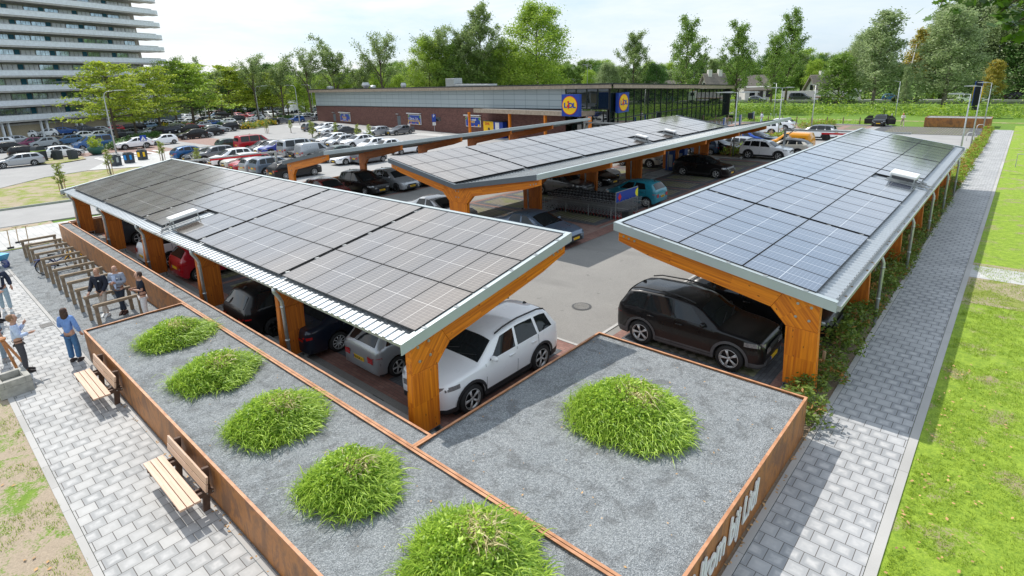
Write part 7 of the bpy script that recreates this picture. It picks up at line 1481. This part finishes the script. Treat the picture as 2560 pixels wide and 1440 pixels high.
    if jacket:
        garment('jacket',cloth(jacket),.022,True,.84); b=MB(); b.prism([(-.06,1.44),(.06,1.44),(.05,1.2),(.02,.98),(-.02,.98),(-.05,1.2)],-.185,-.17,lambda u,w,q:(u,yl+q+.02*(w-1.2),w)); b.build('shirt_front',cloth(top),t)
        b=MB(); b.box((.1,yl-.165,1.34),(.05,.01,.03)); b.build('name_badge',WT,t)
    else: garment('shirt',cloth(top),.012,long_sl,.93)
    N={'pel':((0,0,.985),.132 if not fem else .138)}; E_=[]
    for s in 'lr':
        N['hi'+s]=((J['hi'+s][0][0]*.8,0,.86),.098); N['kn'+s]=(J['kn'+s][0],.078 if not fem else .085); E_+=[('pel','hi'+s),('hi'+s,'kn'+s)]
        if not shorts: N['an'+s]=(tuple(Vector(J['an'+s][0])+Vector((0,0,.02))),.062 if not fem else .08); E_.append(('kn'+s,'an'+s))
    skinmesh('shorts' if shorts else 'trousers',N,E_,'pel',cloth(trous),t); 
    if not fem: b=MB(); b.lathe([(.150,.975),(.150,1.005)],16,0,Matrix.Diagonal((1,.88,1,1)),caps=False); b.build('belt',mat('belt_brown',(.08,.03,.015),.6,var=0),t)
    for s in 'lr':
        a=Vector(J['an'+s][0]); b=MB(); b.prism([(.07,0),(-.2,0),(-.2,.035),(-.12,.075),(-.04,.1),(.07,.1)],-.045,.045,lambda u,w,q:(a.x+q*(1 if u>-.1 else .8),a.y+u,w)); b.build('shoe',cloth(shoe),t,bev=.012)
        w=Vector(J['wr'+s][0]); e=Vector(J['el'+s][0]); d=(w-e).normalized(); sd=Vector((1,0,0)) if abs(d.x)<.7 else Vector((0,0,1)); sd=(sd-d*sd.dot(d)).normalized(); b=MB(); b.tube([w-d*.02,w+d*.03,w+d*.085],[.026,.036,.032],8)
        for i,ln in enumerate((.062,.072,.066,.05)): 
            o_=sd*(-.024+.016*i); p=w+d*.08+o_; c=d.cross(sd)*.02; b.tube([p,p+d*ln*.55+c*.3,p+d*ln+c],[.0085,.008,.006],6)
        p=w+d*.03+sd*-.03; b.tube([p,p-sd*.025+d*.03,p-sd*.02+d*.06],[.01,.009,.007],6); b.build('hand',SKIN,t,smooth=True)
    return t
def at(px,py): return G(px,py)
BRN=(.06,.03,.02)
x,y=G(192,903); person(x,y,142,'brown haired woman in light blue sweater and wide jeans with her back to us',(.17,.30,.62),(.06,.16,.32),(.05,.04,.04),BRN,'long',1.74,('talk','down'),fem=True)
x,y=G(268,789); person(x,y,-45,'man in dark navy blazer and pale trousers leaning on the nearest timber hoop',(.01,.015,.03),(.50,.44,.38),(.75,.75,.73),(.30,.17,.09),'short',1.82,'rail',jacket=(.012,.016,.03),cross=True)
x,y=G(312,783); person(x,y,-40,'bald man in light grey blazer with folded arms and dark jeans',(.45,.55,.75),(.02,.03,.05),(.05,.02,.015),(.35,.33,.3),'bald',1.84,'crossed',jacket=(.30,.34,.42),cross=True)
x,y=G(343,678,1.84); person(x,y,-95,'dark haired man in navy polo shirt with folded arms beside the corten wall',(.015,.015,.03),(.66,.66,.66),(.3,.2,.12),BRN,'short',1.84,'crossed',long_sl=False)
x,y=G(20,778); person(x,y,-5,'man in white T-shirt and open navy jacket with pale jeans at the left edge',(.70,.70,.70),(.32,.42,.48),(.72,.71,.68),(.32,.2,.1),'short',1.82,'down',jacket=(.02,.03,.06),stride=.12)
x,y=G(68,930); person(x,y,85,'man in light blue shirt and dark grey trousers holding his chin, seen from behind',(.52,.62,.82),(.06,.06,.07),(.03,.025,.025),(.22,.12,.06),'short',1.82,('chin','hold'))
x,y=G(14,903); person(x,y,85,'man in denim blue shirt half cut off by the left edge',(.09,.20,.33),(.20,.27,.34),(.3,.3,.3),BRN,'short',1.82,'pocket')
x,y=G(-4,806); person(x,y,60,'person in dark clothes with red brown hair at the left edge, mostly cut off',(.03,.03,.035),(.02,.02,.025),(.03,.03,.03),(.18,.06,.03),'long',1.70,'hold',fem=True)
gp_='people in the car park'
x,y=G(1024,334); person(x,y,-90,'man in white shirt and pale shorts by the grey coupe at the brick wall',(.7,.7,.7),(.55,.55,.52),(.6,.6,.6),BRN,'short',1.8,'down',long_sl=False,shorts=True,group=gp_)
x,y=G(628,366); person(x,y,-60,'person in dark blue with striped trousers in front of the black hatchback',(.02,.04,.10),(.10,.12,.2),(.6,.6,.6),BRN,'short',1.75,'down',stride=.15,group=gp_)
x,y=G(2085,302) if 0 else G(1903,308); person(x,y,-120,'walking woman in pale blue trousers near the grass bank',(.62,.68,.8),(.45,.52,.7),(.6,.6,.6),(.03,.02,.02),'long',1.7,'down',stride=.3,fem=True,group=gp_)
x,y=G(2255,315); person(x,y,-70,'walker with red headscarf and white coat on the far bays',(.7,.66,.62),(.5,.42,.33),(.5,.45,.4),(.6,.05,.02),'long',1.7,'hold',stride=.28,fem=True,group=gp_)
